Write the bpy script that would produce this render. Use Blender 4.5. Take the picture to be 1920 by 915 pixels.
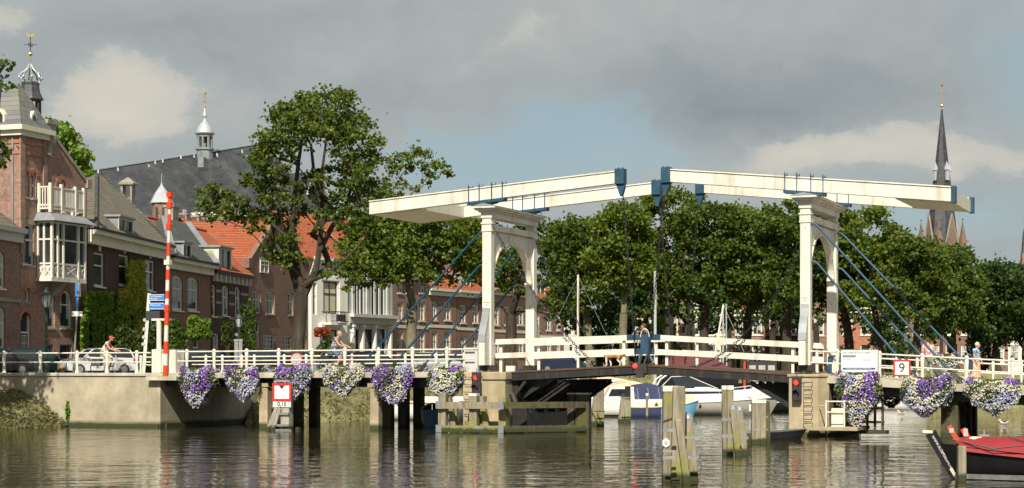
import bpy, bmesh, math, random
import numpy as np
from mathutils import Vector, Matrix
random.seed(7)
RNG = np.random.default_rng(11)
S = bpy.context.scene
COL = S.collection
R = math.radians
for _o in list(bpy.data.objects):
 bpy.data.objects.remove(_o)
# ------------------------------------------------------------------ camera
F_PX, EYE, HOR, CX = 3540.0, 2.9, 690.0, 960.0      # focal length in photo pixels, eye height, horizon row
cam_d = bpy.data.cameras.new('camera')
cam = bpy.data.objects.new('camera', cam_d)
COL.objects.link(cam)
cam.location = (0, 0, EYE)
cam.rotation_euler = (R(90), 0, 0)
cam_d.sensor_fit = 'HORIZONTAL'
cam_d.sensor_width = 36
cam_d.lens = 36 * F_PX / 1920
cam_d.shift_y = (HOR - 457.5) / 1920
cam_d.clip_start = 0.5
cam_d.clip_end = 6000
S.camera = cam
# ------------------------------------------------------------------ light
SUN_EL, SUN_AZ = 41.0, -9.0      # azimuth from straight behind the camera, negative = to the left
sd = bpy.data.lights.new('sun', 'SUN')
sd.energy = 5.0
sd.angle = R(0.55)
sd.color = (1.0, 0.93, 0.80)
sun = bpy.data.objects.new('sun', sd)
COL.objects.link(sun)
_sv = Vector((math.sin(R(SUN_AZ)) * math.cos(R(SUN_EL)), -math.cos(R(SUN_AZ)) * math.cos(R(SUN_EL)), math.sin(R(SUN_EL))))
sun.rotation_euler = _sv.to_track_quat('Z', 'Y').to_euler()
sun.location = (0, -40, 60)
W = bpy.data.worlds.new('World')
S.world = W
W.use_nodes = True
S.view_settings.view_transform = 'Standard'
S.view_settings.look = 'None'
S.view_settings.exposure = 0.3
S.view_settings.gamma = 1
S.view_settings.use_curve_mapping = False
def build_world():
 nt = W.node_tree
 N, L = nt.nodes, nt.links
 N.clear()
 out = N.new('ShaderNodeOutputWorld')
 bg = N.new('ShaderNodeBackground')
 bg.inputs[1].default_value = 0.082
 L.new(bg.outputs[0], out.inputs[0])
 sky = N.new('ShaderNodeTexSky')
 sky.sky_type = 'NISHITA'
 sky.sun_disc = False
 sky.sun_elevation = R(SUN_EL)
 sky.sun_rotation = math.atan2(_sv.x, _sv.y)
 sky.air_density = 1.0
 sky.dust_density = 1.5
 sky.ozone_density = 1.2
 tc = N.new('ShaderNodeTexCoord')
 sep = N.new('ShaderNodeSeparateXYZ')
 L.new(tc.outputs['Generated'], sep.inputs[0])
 def m(op, a, b=None, c=None, clamp=False):
  n = N.new('ShaderNodeMath')
  n.operation = op
  n.use_clamp = clamp
  for i, v in enumerate((a, b, c)):
   if v is None: continue
   if isinstance(v, (int, float)): n.inputs[i].default_value = v
   else: L.new(v, n.inputs[i])
  return n.outputs[0]
 az = m('ARCTAN2', sep.outputs[0], sep.outputs[1])
 el = m('ARCSINE', sep.outputs[2])
 comb = N.new('ShaderNodeCombineXYZ')
 L.new(az, comb.inputs[0]); L.new(m('MULTIPLY', el, 1.6), comb.inputs[1])
 def noise(scale, detail, rough, seed, src=None, dist=0.0):
  mp = N.new('ShaderNodeMapping')
  mp.inputs['Location'].default_value = (seed * 3.1, seed * 1.7, seed)
  L.new(src or comb.outputs[0], mp.inputs[0])
  n = N.new('ShaderNodeTexNoise')
  n.inputs['Scale'].default_value = scale
  n.inputs['Detail'].default_value = detail
  n.inputs['Roughness'].default_value = rough
  n.inputs['Distortion'].default_value = dist
  L.new(mp.outputs[0], n.inputs['Vector'])
  return n
 nz = noise(11, 9, 0.64, 3)
 w1 = N.new('ShaderNodeVectorMath'); w1.operation = 'SUBTRACT'
 L.new(nz.outputs['Color'], w1.inputs[0]); w1.inputs[1].default_value = (0.5, 0.5, 0.5)
 w2 = N.new('ShaderNodeVectorMath'); w2.operation = 'MULTIPLY'
 L.new(w1.outputs[0], w2.inputs[0]); w2.inputs[1].default_value = (0.085, 0.055, 0)
 cv = N.new('ShaderNodeCombineXYZ')
 L.new(az, cv.inputs[0]); L.new(el, cv.inputs[1])
 w3 = N.new('ShaderNodeVectorMath'); w3.operation = 'ADD'
 L.new(cv.outputs[0], w3.inputs[0]); L.new(w2.outputs[0], w3.inputs[1])
 def blobs(lst):
  tot = None
  for (px, py, rx, ry, wt) in lst:
   a = (px - CX) / F_PX; e = (HOR - py) / F_PX
   s1 = N.new('ShaderNodeVectorMath'); s1.operation = 'SUBTRACT'
   L.new(w3.outputs[0], s1.inputs[0]); s1.inputs[1].default_value = (a, e, 0)
   s2 = N.new('ShaderNodeVectorMath'); s2.operation = 'MULTIPLY'
   L.new(s1.outputs[0], s2.inputs[0]); s2.inputs[1].default_value = (F_PX / rx, F_PX / ry, 0)
   s3 = N.new('ShaderNodeVectorMath'); s3.operation = 'LENGTH'
   L.new(s2.outputs[0], s3.inputs[0])
   g = m('MULTIPLY', m('POWER', m('SUBTRACT', 1.0, m('MULTIPLY', s3.outputs['Value'], 0.5), clamp=True), 1.6), wt)
   tot = g if tot is None else m('ADD', tot, g)
  return tot
 blue = blobs([(1090, 250, 150, 60, 1.5), (950, 320, 150, 60, 1.4), (1250, 300, 130, 40, .8), (1890, 170, 110, 130, 1.0), (1850, 420, 150, 70, .9),
                  (1700, 420, 120, 60, .6), (165, 110, 40, 20, .4), (830, 300, 90, 50, .7), (1240, 60, 120, 40, .3), (760, 240, 60, 60, .5)])
 cream = blobs([(235, 160, 95, 50, 1.5), (190, 225, 110, 50, 1.0), (290, 250, 110, 60, .8), (25, 50, 90, 40, 1.1), (1480, 312, 110, 38, 1.3), (1640, 290, 110, 35, 1.1),
                   (1780, 310, 100, 40, 1.0), (950, 60, 120, 60, .55), (620, 110, 130, 60, .35), (1890, 330, 70, 40, .7), (1150, 40, 130, 40, .35), (870, 130, 70, 40, .4)])
 dark = blobs([(1400, 210, 260, 55, .9), (1200, 150, 200, 60, .5), (1600, 150, 200, 70, .6), (330, 60, 190, 45, .6), (420, 130, 120, 45, .45), (780, 160, 140, 80, .5), (600, 30, 200, 40, .3)])
 nb = noise(12, 10, 0.62, 9, w3.outputs[0])
 def crisp(v, lo, hi, amt):
  q = N.new('ShaderNodeMapRange'); q.interpolation_type = 'SMOOTHSTEP'; q.inputs[1].default_value = lo; q.inputs[2].default_value = hi
  L.new(m('ADD', v, m('MULTIPLY', m('SUBTRACT', nb.outputs['Fac'], .5), amt)), q.inputs[0]); return q.outputs[0]
 cream = m('ADD', m('MULTIPLY', cream, .45), m('MULTIPLY', crisp(cream, .34, .72, 1.2), .62))
 blue = m('ADD', m('MULTIPLY', blue, .5), m('MULTIPLY', crisp(blue, .3, .9, 1.2), .6))
 nb2 = noise(3.0, 3, 0.5, 5)
 shade = m('ADD', m('MULTIPLY', m('SUBTRACT', nb.outputs['Fac'], .5), 1.05), m('SUBTRACT', m('MULTIPLY', cream, .62), m('MULTIPLY', dark, .62)))
 shade = m('ADD', shade, m('MULTIPLY', m('SUBTRACT', nb2.outputs['Fac'], .5), .3))
 ramp = N.new('ShaderNodeValToRGB')
 L.new(m('ADD', m('MULTIPLY', shade, .5), .5, clamp=True), ramp.inputs[0])
 el_ = ramp.color_ramp.elements
 el_[0].position = 0.12; el_[0].color = (.262, .300, .322, 1)
 el_[1].position = 0.95; el_[1].color = (.68, .635, .54, 1)
 for p, c in ((.36, (.330, .370, .382, 1)), (.52, (.405, .440, .440, 1)), (.70, (.52, .525, .49, 1))):
  e = el_.new(p); e.color = c
 up = N.new('ShaderNodeVectorMath'); up.operation = 'SCALE'
 L.new(ramp.outputs[0], up.inputs[0]); up.inputs['Scale'].default_value = 10.0
 veil = N.new('ShaderNodeMix'); veil.data_type = 'RGBA'
 veil.inputs[0].default_value = 0.55
 L.new(sky.outputs[0], veil.inputs[6]); veil.inputs[7].default_value = (2.95, 4.05, 4.35, 1)
 mx = N.new('ShaderNodeMix'); mx.data_type = 'RGBA'
 nb3 = noise(6, 6, .6, 14, w3.outputs[0])
 fac = m('ADD', m('MULTIPLY', m('SUBTRACT', nb3.outputs['Fac'], .5), 1.2), m('MULTIPLY', blue, .75))
 fac = m('SUBTRACT', fac, m('MULTIPLY', cream, .25), clamp=True)
 L.new(fac, mx.inputs[0]); L.new(up.outputs[0], mx.inputs[6]); L.new(veil.outputs[2], mx.inputs[7])
 L.new(mx.outputs[2], bg.inputs[0])
build_world()
# ------------------------------------------------------------------ helpers
class MB:
 """collects primitives of ONE mesh"""
 def __init__(s): s.v = []; s.f = []; s.m = []; s.M = None
 def add(s, vs, fs, mi=0):
  o = len(s.v)
  for v in vs:
   s.v.append(tuple(s.M @ Vector(v)) if s.M else tuple(v))
  for f in fs:
   s.f.append(tuple(i + o for i in f)); s.m.append(mi)
  return s
 def box(s, a, b, mi=0):
  x0, y0, z0 = [min(a[i], b[i]) for i in range(3)]; x1, y1, z1 = [max(a[i], b[i]) for i in range(3)]
  return s.add([(x0, y0, z0), (x1, y0, z0), (x1, y1, z0), (x0, y1, z0), (x0, y0, z1), (x1, y0, z1), (x1, y1, z1), (x0, y1, z1)],
                     [(0, 3, 2, 1), (4, 5, 6, 7), (0, 1, 5, 4), (1, 2, 6, 5), (2, 3, 7, 6), (3, 0, 4, 7)], mi)
 def cb(s, c, d, mi=0):
  return s.box((c[0] - d[0] / 2, c[1] - d[1] / 2, c[2] - d[2] / 2), (c[0] + d[0] / 2, c[1] + d[1] / 2, c[2] + d[2] / 2), mi)
 def prism(s, poly, ax, a0, a1, mi=0):
  """poly = 2D points in the plane normal to axis ax, extruded from a0 to a1"""
  n = len(poly)
  def p(q, a):
   return (a, q[0], q[1]) if ax == 'x' else (q[0], a, q[1]) if ax == 'y' else (q[0], q[1], a)
  vs = [p(q, a0) for q in poly] + [p(q, a1) for q in poly]
  fs = [tuple(range(n)), tuple(reversed(range(n, 2 * n)))]
  fs += [(i, i + n, (i + 1) % n + n, (i + 1) % n) for i in range(n)]
  return s.add(vs, fs, mi)
 def ring(s, outer, inner, ax, a0, a1, mi=0):
  """plate with a hole; outer and inner have the same number of points"""
  n = len(outer)
  def p(q, a):
   return (a, q[0], q[1]) if ax == 'x' else (q[0], a, q[1]) if ax == 'y' else (q[0], q[1], a)
  vs = [p(q, a) for a in (a0, a1) for P in (outer, inner) for q in P]
  fs = []
  for i in range(n):
   j = (i + 1) % n
   fs += [(i, j, n + j, n + i), (2 * n + i, 3 * n + i, 3 * n + j, 2 * n + j), (i, 2 * n + i, 2 * n + j, j), (n + i, n + j, 3 * n + j, 3 * n + i)]
  return s.add(vs, fs, mi)
 def beam(s, p, q, w, h, mi=0, up=(0, 0, 1)):
  """rectangular bar from p to q, w across, h in the up direction"""
  p, q = Vector(p), Vector(q); d = (q - p).normalized(); side = d.cross(Vector(up))
  if side.length < 1e-4: side = Vector((1, 0, 0))
  side.normalize(); u = side.cross(d).normalized()
  vs = []
  for c in (p, q):
   for a, b in ((-1, -1), (1, -1), (1, 1), (-1, 1)):
    vs.append(tuple(c + side * (a * w / 2) + u * (b * h / 2)))
  return s.add(vs, [(0, 3, 2, 1), (4, 5, 6, 7), (0, 1, 5, 4), (1, 2, 6, 5), (2, 3, 7, 6), (3, 0, 4, 7)], mi)
 def tube(s, pts, r, n=8, mi=0, closed=False):
  pts = [Vector(p) for p in pts]; k = len(pts)
  rs = r if isinstance(r, (list, tuple)) else [r] * k
  vs = []; prev = None
  for i, p in enumerate(pts):
   if closed: t = (pts[(i + 1) % k] - pts[i - 1])
   else: t = pts[min(i + 1, k - 1)] - pts[max(i - 1, 0)]
   t.normalize()
   if prev is None:
    a = Vector((0, 0, 1)) if abs(t.z) < .9 else Vector((1, 0, 0))
    e1 = t.cross(a).normalized()
   else:
    e1 = (prev - t * prev.dot(t)).normalized()
   prev = e1; e2 = t.cross(e1)
   for j in range(n):
    an = 2 * math.pi * j / n
    vs.append(tuple(p + (e1 * math.cos(an) + e2 * math.sin(an)) * rs[i]))
  fs = []
  for i in range(k if closed else k - 1):
   i2 = (i + 1) % k
   for j in range(n):
    j2 = (j + 1) % n
    fs.append((i * n + j, i * n + j2, i2 * n + j2, i2 * n + j))
  if not closed:
   fs.append(tuple(reversed(range(n)))); fs.append(tuple((k - 1) * n + j for j in range(n)))
  return s.add(vs, fs, mi)
 def lathe(s, prof, c=(0, 0, 0), n=12, mi=0, rot=0.0):
  vs = []; k = len(prof)
  for r, z in prof:
   for j in range(n):
    an = 2 * math.pi * j / n + rot
    vs.append((c[0] + r * math.cos(an), c[1] + r * math.sin(an), c[2] + z))
  fs = []
  for i in range(k - 1):
   for j in range(n):
    j2 = (j + 1) % n
    fs.append((i * n + j, i * n + j2, (i + 1) * n + j2, (i + 1) * n + j))
  fs.append(tuple(reversed(range(n)))); fs.append(tuple((k - 1) * n + j for j in range(n)))
  return s.add(vs, fs, mi)
 def ball(s, c, r, n=10, m_=6, mi=0):
  if isinstance(r, (int, float)): r = (r, r, r)
  vs = [(c[0], c[1], c[2] - r[2])]
  for i in range(1, m_):
   t = math.pi * i / m_
   for j in range(n):
    a = 2 * math.pi * j / n
    vs.append((c[0] + r[0] * math.sin(t) * math.cos(a), c[1] + r[1] * math.sin(t) * math.sin(a), c[2] - r[2] * math.cos(t)))
  vs.append((c[0], c[1], c[2] + r[2])); L_ = len(vs) - 1
  fs = [(0, 1 + (j + 1) % n, 1 + j) for j in range(n)]
  for i in range(m_ - 2):
   for j in range(n):
    a = 1 + i * n
    fs.append((a + j, a + (j + 1) % n, a + n + (j + 1) % n, a + n + j))
  a = 1 + (m_ - 2) * n
  fs += [(a + j, a + (j + 1) % n, L_) for j in range(n)]
  return s.add(vs, fs, mi)
 def build(s, name, mats, parent=None, smooth=False, bevel=0.0, kind=None, fix=True):
  me = bpy.data.meshes.new(name)
  me.from_pydata(s.v, [], s.f)
  if not isinstance(mats, (list, tuple)): mats = [mats]
  for x in mats: me.materials.append(x)
  if len(mats) > 1: me.polygons.foreach_set('material_index', s.m)
  if fix:
   bm = bmesh.new(); bm.from_mesh(me); bmesh.ops.recalc_face_normals(bm, faces=bm.faces); bm.to_mesh(me); bm.free()
  o = bpy.data.objects.new(name, me)
  COL.objects.link(o)
  if parent: o.parent = parent
  if smooth:
   me.polygons.foreach_set('use_smooth', [True] * len(me.polygons))
   me.set_sharp_from_angle(angle=R(40))
  if bevel:
   b = o.modifiers.new('bevel', 'BEVEL'); b.width = bevel; b.segments = 2; b.limit_method = 'ANGLE'; b.angle_limit = R(50)
  if kind: o['kind'] = kind
  return o
def meta(o, label, cat=None, group=None, kind=None):
 if label: o['label'] = label
 if cat: o['category'] = cat
 if group: o['group'] = group
 if kind: o['kind'] = kind
 return o
def empty(name, loc, rz=0.0, label=None, cat=None, group=None):
 o = bpy.data.objects.new(name, None)
 o.empty_display_size = .3
 COL.objects.link(o)
 o.location = loc; o.rotation_euler = (0, 0, rz)
 return meta(o, label, cat, group)
def fastmesh(name, V, Fq, mats, parent=None, mi=None, loc=None):
 """V (n,3), Fq (m,4) numpy quads"""
 me = bpy.data.meshes.new(name)
 nv, nf = len(V), len(Fq)
 me.vertices.add(nv); me.vertices.foreach_set('co', np.asarray(V, dtype=np.float32).ravel())
 me.loops.add(nf * 4); me.loops.foreach_set('vertex_index', np.asarray(Fq, dtype=np.int32).ravel())
 me.polygons.add(nf)
 me.polygons.foreach_set('loop_start', np.arange(0, nf * 4, 4, dtype=np.int32))
 try: me.polygons.foreach_set('loop_total', np.full(nf, 4, dtype=np.int32))
 except Exception: pass
 if not isinstance(mats, (list, tuple)): mats = [mats]
 for x in mats: me.materials.append(x)
 if mi is not None: me.polygons.foreach_set('material_index', np.asarray(mi, dtype=np.int32))
 me.update(calc_edges=True)
 me.validate()
 o = bpy.data.objects.new(name, me)
 COL.objects.link(o)
 if parent: o.parent = parent
 if loc: o.location = loc
 return o
def dup(root, loc, rz, label=None):
 r = root.copy(); COL.objects.link(r); r.location = loc; r.rotation_euler = (0, 0, rz)
 if label: r['label'] = label
 for ch in list(root.children):
  c = ch.copy(); COL.objects.link(c); c.parent = r
  for g in ch.children:
   d = g.copy(); COL.objects.link(d); d.parent = c
 return r
def sxy(px, s):
 """plan point seen at column px where the picture scale is s px/m"""
 D = F_PX / s
 return ((px - CX) / s, D)
def zat(py, s): return EYE + (HOR - py) / s
class Frame:
 """a vertical reference plane: local x along it, local y away from the viewer"""
 def __init__(s, p, q, z0=0.0):
  s.p = Vector(p); d = Vector(q) - s.p; s.len = d.length; s.u = d.normalized(); s.v = Vector((-s.u.y, s.u.x))
  s.ang = math.atan2(s.u.y, s.u.x); s.z0 = z0
 def x(s, px, w=0.0):
  m_ = (px - CX) / F_PX; A = s.p + s.v * w
  return (m_ * A.y - A.x) / (s.u.x - m_ * s.u.y)
 def D(s, k, w=0.0): return s.p.y + k * s.u.y + w * s.v.y
 def z(s, py, k, w=0.0): return EYE + (HOR - py) / F_PX * s.D(k, w) - s.z0
 def pt(s, px, py, w=0.0):
  k = s.x(px, w); return (k, w, s.z(py, k, w))
 def world(s, k, w=0.0, z=0.0):
  q = s.p + s.u * k + s.v * w; return (q.x, q.y, z + s.z0)
 def loc(s): return (s.p.x, s.p.y, s.z0)
# ------------------------------------------------------------------ materials
def node_mat(name):
 m = bpy.data.materials.new(name); m.use_nodes = True
 nt = m.node_tree; b = nt.nodes['Principled BSDF']
 return m, nt, nt.nodes, nt.links, b
def rgba(c): return (c[0], c[1], c[2], 1)
def mixn(N, L, fac, a, b, mode='MIX'):
 n = N.new('ShaderNodeMix'); n.data_type = 'RGBA'; n.blend_type = mode
 for i, v in ((0, fac), (6, a), (7, b)):
  if hasattr(v, 'is_linked'): L.new(v, n.inputs[i])
  elif i == 0: n.inputs[0].default_value = v
  else: n.inputs[i].default_value = rgba(v)
 return n.outputs[2]
def noisen(N, L, scale, detail=4, rough=.55, stretch=(1, 1, 1), coord='Object', rot=(0, 0, 0)):
 tc = N.new('ShaderNodeTexCoord'); mp = N.new('ShaderNodeMapping')
 mp.inputs['Scale'].default_value = stretch; mp.inputs['Rotation'].default_value = rot
 L.new(tc.outputs[coord], mp.inputs[0])
 n = N.new('ShaderNodeTexNoise'); n.inputs['Scale'].default_value = scale
 n.inputs['Detail'].default_value = detail; n.inputs['Roughness'].default_value = rough
 L.new(mp.outputs[0], n.inputs['Vector'])
 return n.outputs['Fac']
def contrast(N, L, v, lo, hi):
 n = N.new('ShaderNodeMapRange'); n.inputs[1].default_value = lo; n.inputs[2].default_value = hi
 L.new(v, n.inputs[0]); return n.outputs[0]
def bumpn(N, L, h, strength, dist, b):
 n = N.new('ShaderNodeBump'); n.inputs['Strength'].default_value = strength; n.inputs['Distance'].default_value = dist
 L.new(h, n.inputs['Height']); L.new(n.outputs[0], b.inputs['Normal'])
def plain(name, c, rough=.6, metal=0.0, var=.18, scale=3.0, bump=.15, dirt=None, dirt_amt=.5, streak=False, spec=.5, bdist=.01, emit=None):
 m, nt, N, L, b = node_mat(name)
 n1 = noisen(N, L, scale, 5)
 lo = [max(0, x * (1 - var)) for x in c]; hi = [min(1, x * (1 + var)) for x in c]
 colr = mixn(N, L, contrast(N, L, n1, .3, .7), lo, hi)
 if dirt:
  st = (1, 1, .12) if streak else (1, 1, 1)
  n2 = noisen(N, L, scale * (1.6 if streak else .6), 6, .65, st)
  f = contrast(N, L, n2, .5, .72)
  mm = N.new('ShaderNodeMath'); mm.operation = 'MULTIPLY'; L.new(f, mm.inputs[0]); mm.inputs[1].default_value = dirt_amt
  colr = mixn(N, L, mm.outputs[0], colr, dirt)
 L.new(colr, b.inputs['Base Color'])
 b.inputs['Roughness'].default_value = rough; b.inputs['Metallic'].default_value = metal
 b.inputs['Specular IOR Level'].default_value = spec
 if bump: bumpn(N, L, noisen(N, L, scale * 8, 4), bump, bdist, b)
 if emit:
  b.inputs['Emission Color'].default_value = rgba(emit[0]); b.inputs['Emission Strength'].default_value = emit[1]
 return m
def brick_mat(name, c1, c2, mortar=(.24, .20, .165), dirt=(.10, .075, .06)):
 m, nt, N, L, b = node_mat(name)
 tc = N.new('ShaderNodeTexCoord'); sp = N.new('ShaderNodeSeparateXYZ'); L.new(tc.outputs['Object'], sp.inputs[0])
 ad = N.new('ShaderNodeMath'); ad.operation = 'ADD'; L.new(sp.outputs[0], ad.inputs[0]); L.new(sp.outputs[1], ad.inputs[1])
 cb = N.new('ShaderNodeCombineXYZ'); L.new(ad.outputs[0], cb.inputs[0]); L.new(sp.outputs[2], cb.inputs[1])
 br = N.new('ShaderNodeTexBrick'); L.new(cb.outputs[0], br.inputs['Vector'])
 br.inputs['Color1'].default_value = rgba(c1); br.inputs['Color2'].default_value = rgba(c2); br.inputs['Mortar'].default_value = rgba(mortar)
 br.inputs['Scale'].default_value = 1; br.inputs['Brick Width'].default_value = .30; br.inputs['Row Height'].default_value = .11
 br.inputs['Mortar Size'].default_value = .012; br.inputs['Mortar Smooth'].default_value = .3
 n = noisen(N, L, .55, 6, .62)
 c = mixn(N, L, contrast(N, L, n, .52, .8), br.outputs[0], dirt)
 n2 = noisen(N, L, 4.5, 5, .75)
 c = mixn(N, L, contrast(N, L, n2, .48, .7), c, [min(1, x * 1.45) for x in c1])
 c = mixn(N, L, contrast(N, L, noisen(N, L, 6.5, 4, .7), .56, .7), c, [x * .5 for x in c2])
 L.new(c, b.inputs['Base Color']); b.inputs['Roughness'].default_value = .88
 bumpn(N, L, br.outputs['Fac'], -.35, .012, b)
 return m
def tile_mat(name, c, dark, moss=None):
 """rows of pantiles: local x runs along the eaves, z up"""
 m, nt, N, L, b = node_mat(name)
 tc = N.new('ShaderNodeTexCoord'); sp = N.new('ShaderNodeSeparateXYZ'); L.new(tc.outputs['Object'], sp.inputs[0])
 def sn(src, per, op='SINE'):
  a = N.new('ShaderNodeMath'); a.operation = 'MULTIPLY'; L.new(src, a.inputs[0]); a.inputs[1].default_value = 2 * math.pi / per
  q = N.new('ShaderNodeMath'); q.operation = op; L.new(a.outputs[0], q.inputs[0]); return q.outputs[0]
 sx = sn(sp.outputs[0], .27)
 fr = N.new('ShaderNodeMath'); fr.operation = 'MULTIPLY'; L.new(sp.outputs[2], fr.inputs[0]); fr.inputs[1].default_value = 1 / .24
 fz = N.new('ShaderNodeMath'); fz.operation = 'FRACT'; L.new(fr.outputs[0], fz.inputs[0])
 h = N.new('ShaderNodeMath'); h.operation = 'SUBTRACT'; L.new(sx, h.inputs[0]); L.new(fz.outputs[0], h.inputs[1])
 n = noisen(N, L, 1.3, 6, .65); n2 = noisen(N, L, 9, 2, .5)
 c0 = mixn(N, L, contrast(N, L, n2, .3, .7), [x * .6 for x in c], [min(1, x * 1.3) for x in c])
 c0 = mixn(N, L, contrast(N, L, n, .48, .75), c0, dark)
 g = contrast(N, L, fz.outputs[0], .0, .4)                # shadow under each course painted in as a darker clay colour
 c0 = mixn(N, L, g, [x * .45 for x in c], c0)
 if moss: c0 = mixn(N, L, contrast(N, L, noisen(N, L, .9, 5, .7), .55, .7), c0, moss)
 L.new(c0, b.inputs['Base Color']); b.inputs['Roughness'].default_value = .75
 bumpn(N, L, h.outputs[0], 1.0, .07, b)
 return m
def slate_mat(name, c, light):
 m, nt, N, L, b = node_mat(name)
 tc = N.new('ShaderNodeTexCoord'); sp = N.new('ShaderNodeSeparateXYZ'); L.new(tc.outputs['Object'], sp.inputs[0])
 cb = N.new('ShaderNodeCombineXYZ'); L.new(sp.outputs[0], cb.inputs[0]); L.new(sp.outputs[2], cb.inputs[1])
 br = N.new('ShaderNodeTexBrick'); L.new(cb.outputs[0], br.inputs['Vector'])
 br.inputs['Color1'].default_value = rgba([x * .8 for x in c]); br.inputs['Color2'].default_value = rgba([x * 1.3 for x in c])
 br.inputs['Mortar'].default_value = rgba([x * .5 for x in c]); br.inputs['Scale'].default_value = 1
 br.inputs['Brick Width'].default_value = .4; br.inputs['Row Height'].default_value = .3; br.inputs['Mortar Size'].default_value = .02
 n = noisen(N, L, .35, 7, .7, (1, 1, .45), rot=(0, R(12), 0)); n3 = noisen(N, L, 2.2, 4, .7, (2.2, 1, .25))
 c0 = mixn(N, L, contrast(N, L, n, .48, .78), br.outputs[0], light)
 f = contrast(N, L, n3, .62, .74)
 c0 = mixn(N, L, f, c0, [x * 1.3 for x in light])
 L.new(c0, b.inputs['Base Color']); b.inputs['Roughness'].default_value = .55
 bumpn(N, L, br.outputs['Fac'], -.4, .02, b)
 return m
def leaf_mat(name, c1, c2, c3, trans=.38):
 m, nt, N, L, b = node_mat(name)
 g = N.new('ShaderNodeNewGeometry')
 r = N.new('ShaderNodeValToRGB'); L.new(g.outputs['Random Per Island'], r.inputs[0])
 e = r.color_ramp.elements; e[0].color = rgba(c1); e[1].color = rgba(c3); e[1].position = 1
 x = e.new(.55); x.color = rgba(c2)
 n = noisen(N, L, .45, 3, .6)
 cc = mixn(N, L, contrast(N, L, n, .4, .7), r.outputs[0], c3)
 cc = mixn(N, L, .5, r.outputs[0], cc)
 L.new(cc, b.inputs['Base Color']); b.inputs['Roughness'].default_value = .5; b.inputs['Specular IOR Level'].default_value = .35
 t = N.new('ShaderNodeBsdfTranslucent'); L.new(cc, t.inputs[0])
 ms = N.new('ShaderNodeMixShader'); ms.inputs[0].default_value = trans
 out = [q for q in N if q.type == 'OUTPUT_MATERIAL'][0]
 L.new(b.outputs[0], ms.inputs[1]); L.new(t.outputs[0], ms.inputs[2]); L.new(ms.outputs[0], out.inputs[0])
 return m
def wood_mat(name, c, dark, moss, waterline=True):
 m, nt, N, L, b = node_mat(name)
 n = noisen(N, L, 5, 6, .7, (1, 1, .12)); n2 = noisen(N, L, 1.1, 4, .6)
 c0 = mixn(N, L, contrast(N, L, n, .35, .65), dark, c)
 c0 = mixn(N, L, contrast(N, L, n2, .5, .62), c0, moss)
 if waterline:
  g = N.new('ShaderNodeNewGeometry'); sp = N.new('ShaderNodeSeparateXYZ'); L.new(g.outputs['Position'], sp.inputs[0])
  nn = noisen(N, L, 3, 3, .6)
  ad = N.new('ShaderNodeMath'); ad.operation = 'MULTIPLY_ADD'; L.new(nn, ad.inputs[0]); ad.inputs[1].default_value = -.25; L.new(sp.outputs[2], ad.inputs[2])
  c0 = mixn(N, L, contrast(N, L, ad.outputs[0], .02, .14), (.035, .042, .012), c0)
 L.new(c0, b.inputs['Base Color']); b.inputs['Roughness'].default_value = .85
 bumpn(N, L, n, .6, .02, b)
 return m
def concrete_mat(name, c, dark, waterline=True):
 m, nt, N, L, b = node_mat(name)
 n = noisen(N, L, .8, 7, .65); n2 = noisen(N, L, 1.5, 5, .6, (1, 1, .1)); n3 = noisen(N, L, 14, 3, .6)
 c0 = mixn(N, L, contrast(N, L, n, .35, .7), [x * .7 for x in c], [x * 1.18 for x in c])
 c0 = mixn(N, L, contrast(N, L, noisen(N, L, 5, 6, .75), .55, .75), c0, [x * .62 for x in c])
 f = contrast(N, L, n2, .5, .72)
 q = N.new('ShaderNodeMath'); q.operation = 'MULTIPLY'; L.new(f, q.inputs[0]); q.inputs[1].default_value = .75
 c0 = mixn(N, L, q.outputs[0], c0, dark)
 if waterline:
  g = N.new('ShaderNodeNewGeometry'); sp = N.new('ShaderNodeSeparateXYZ'); L.new(g.outputs['Position'], sp.inputs[0])
  ad = N.new('ShaderNodeMath'); ad.operation = 'MULTIPLY_ADD'; L.new(n, ad.inputs[0]); ad.inputs[1].default_value = -.3; L.new(sp.outputs[2], ad.inputs[2])
  c0 = mixn(N, L, contrast(N, L, ad.outputs[0], .0, .18), (.05, .055, .02), c0)
 L.new(c0, b.inputs['Base Color']); b.inputs['Roughness'].default_value = .9
 bumpn(N, L, n3, .3, .012, b)
 return m
M = {}
M['white'] = plain('white_paint', (.70, .67, .58), .5, var=.07, scale=1.2, bump=.08, dirt=(.34, .26, .17), dirt_amt=.6, streak=True)
M['white2'] = plain('cream_paint', (.72, .68, .55), .55, var=.08, scale=2, bump=.1, dirt=(.42, .38, .30), dirt_amt=.3)
M['whitewall'] = plain('white_render', (.74, .72, .66), .8, var=.06, scale=.8, bump=.1, dirt=(.52, .50, .44), dirt_amt=.4, streak=True)
M['lightgrey'] = plain('grey_render', (.52, .52, .50), .7, var=.08, scale=1, dirt=(.34, .33, .30), dirt_amt=.4, streak=True)
M['lead'] = plain('lead_sheet', (.30, .32, .33), .45, metal=.3, var=.15, scale=1.5, dirt=(.16, .17, .17))
M['leadwhite'] = plain('zinc_sheet', (.50, .53, .55), .4, metal=.3, var=.12, scale=1.5)
M['blue'] = plain('blue_paint', (.008, .055, .108), .55, var=.2, scale=3, dirt=(.10, .13, .15), dirt_amt=.35)
M['blueband'] = plain('blue_sign_paint', (.03, .20, .62), .4, var=.05)
M['black'] = plain('black_steel', (.018, .017, .017), .5, var=.3, scale=2, dirt=(.09, .055, .04), dirt_amt=.6, streak=True)
M['dark'] = plain('dark_steel', (.03, .028, .026), .6, var=.3, scale=2, dirt=(.07, .05, .035), dirt_amt=.5)
M['iron'] = plain('galvanised_iron', (.32, .33, .33), .45, metal=.5, var=.2, scale=6, dirt=(.16, .10, .06), dirt_amt=.5)
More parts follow.
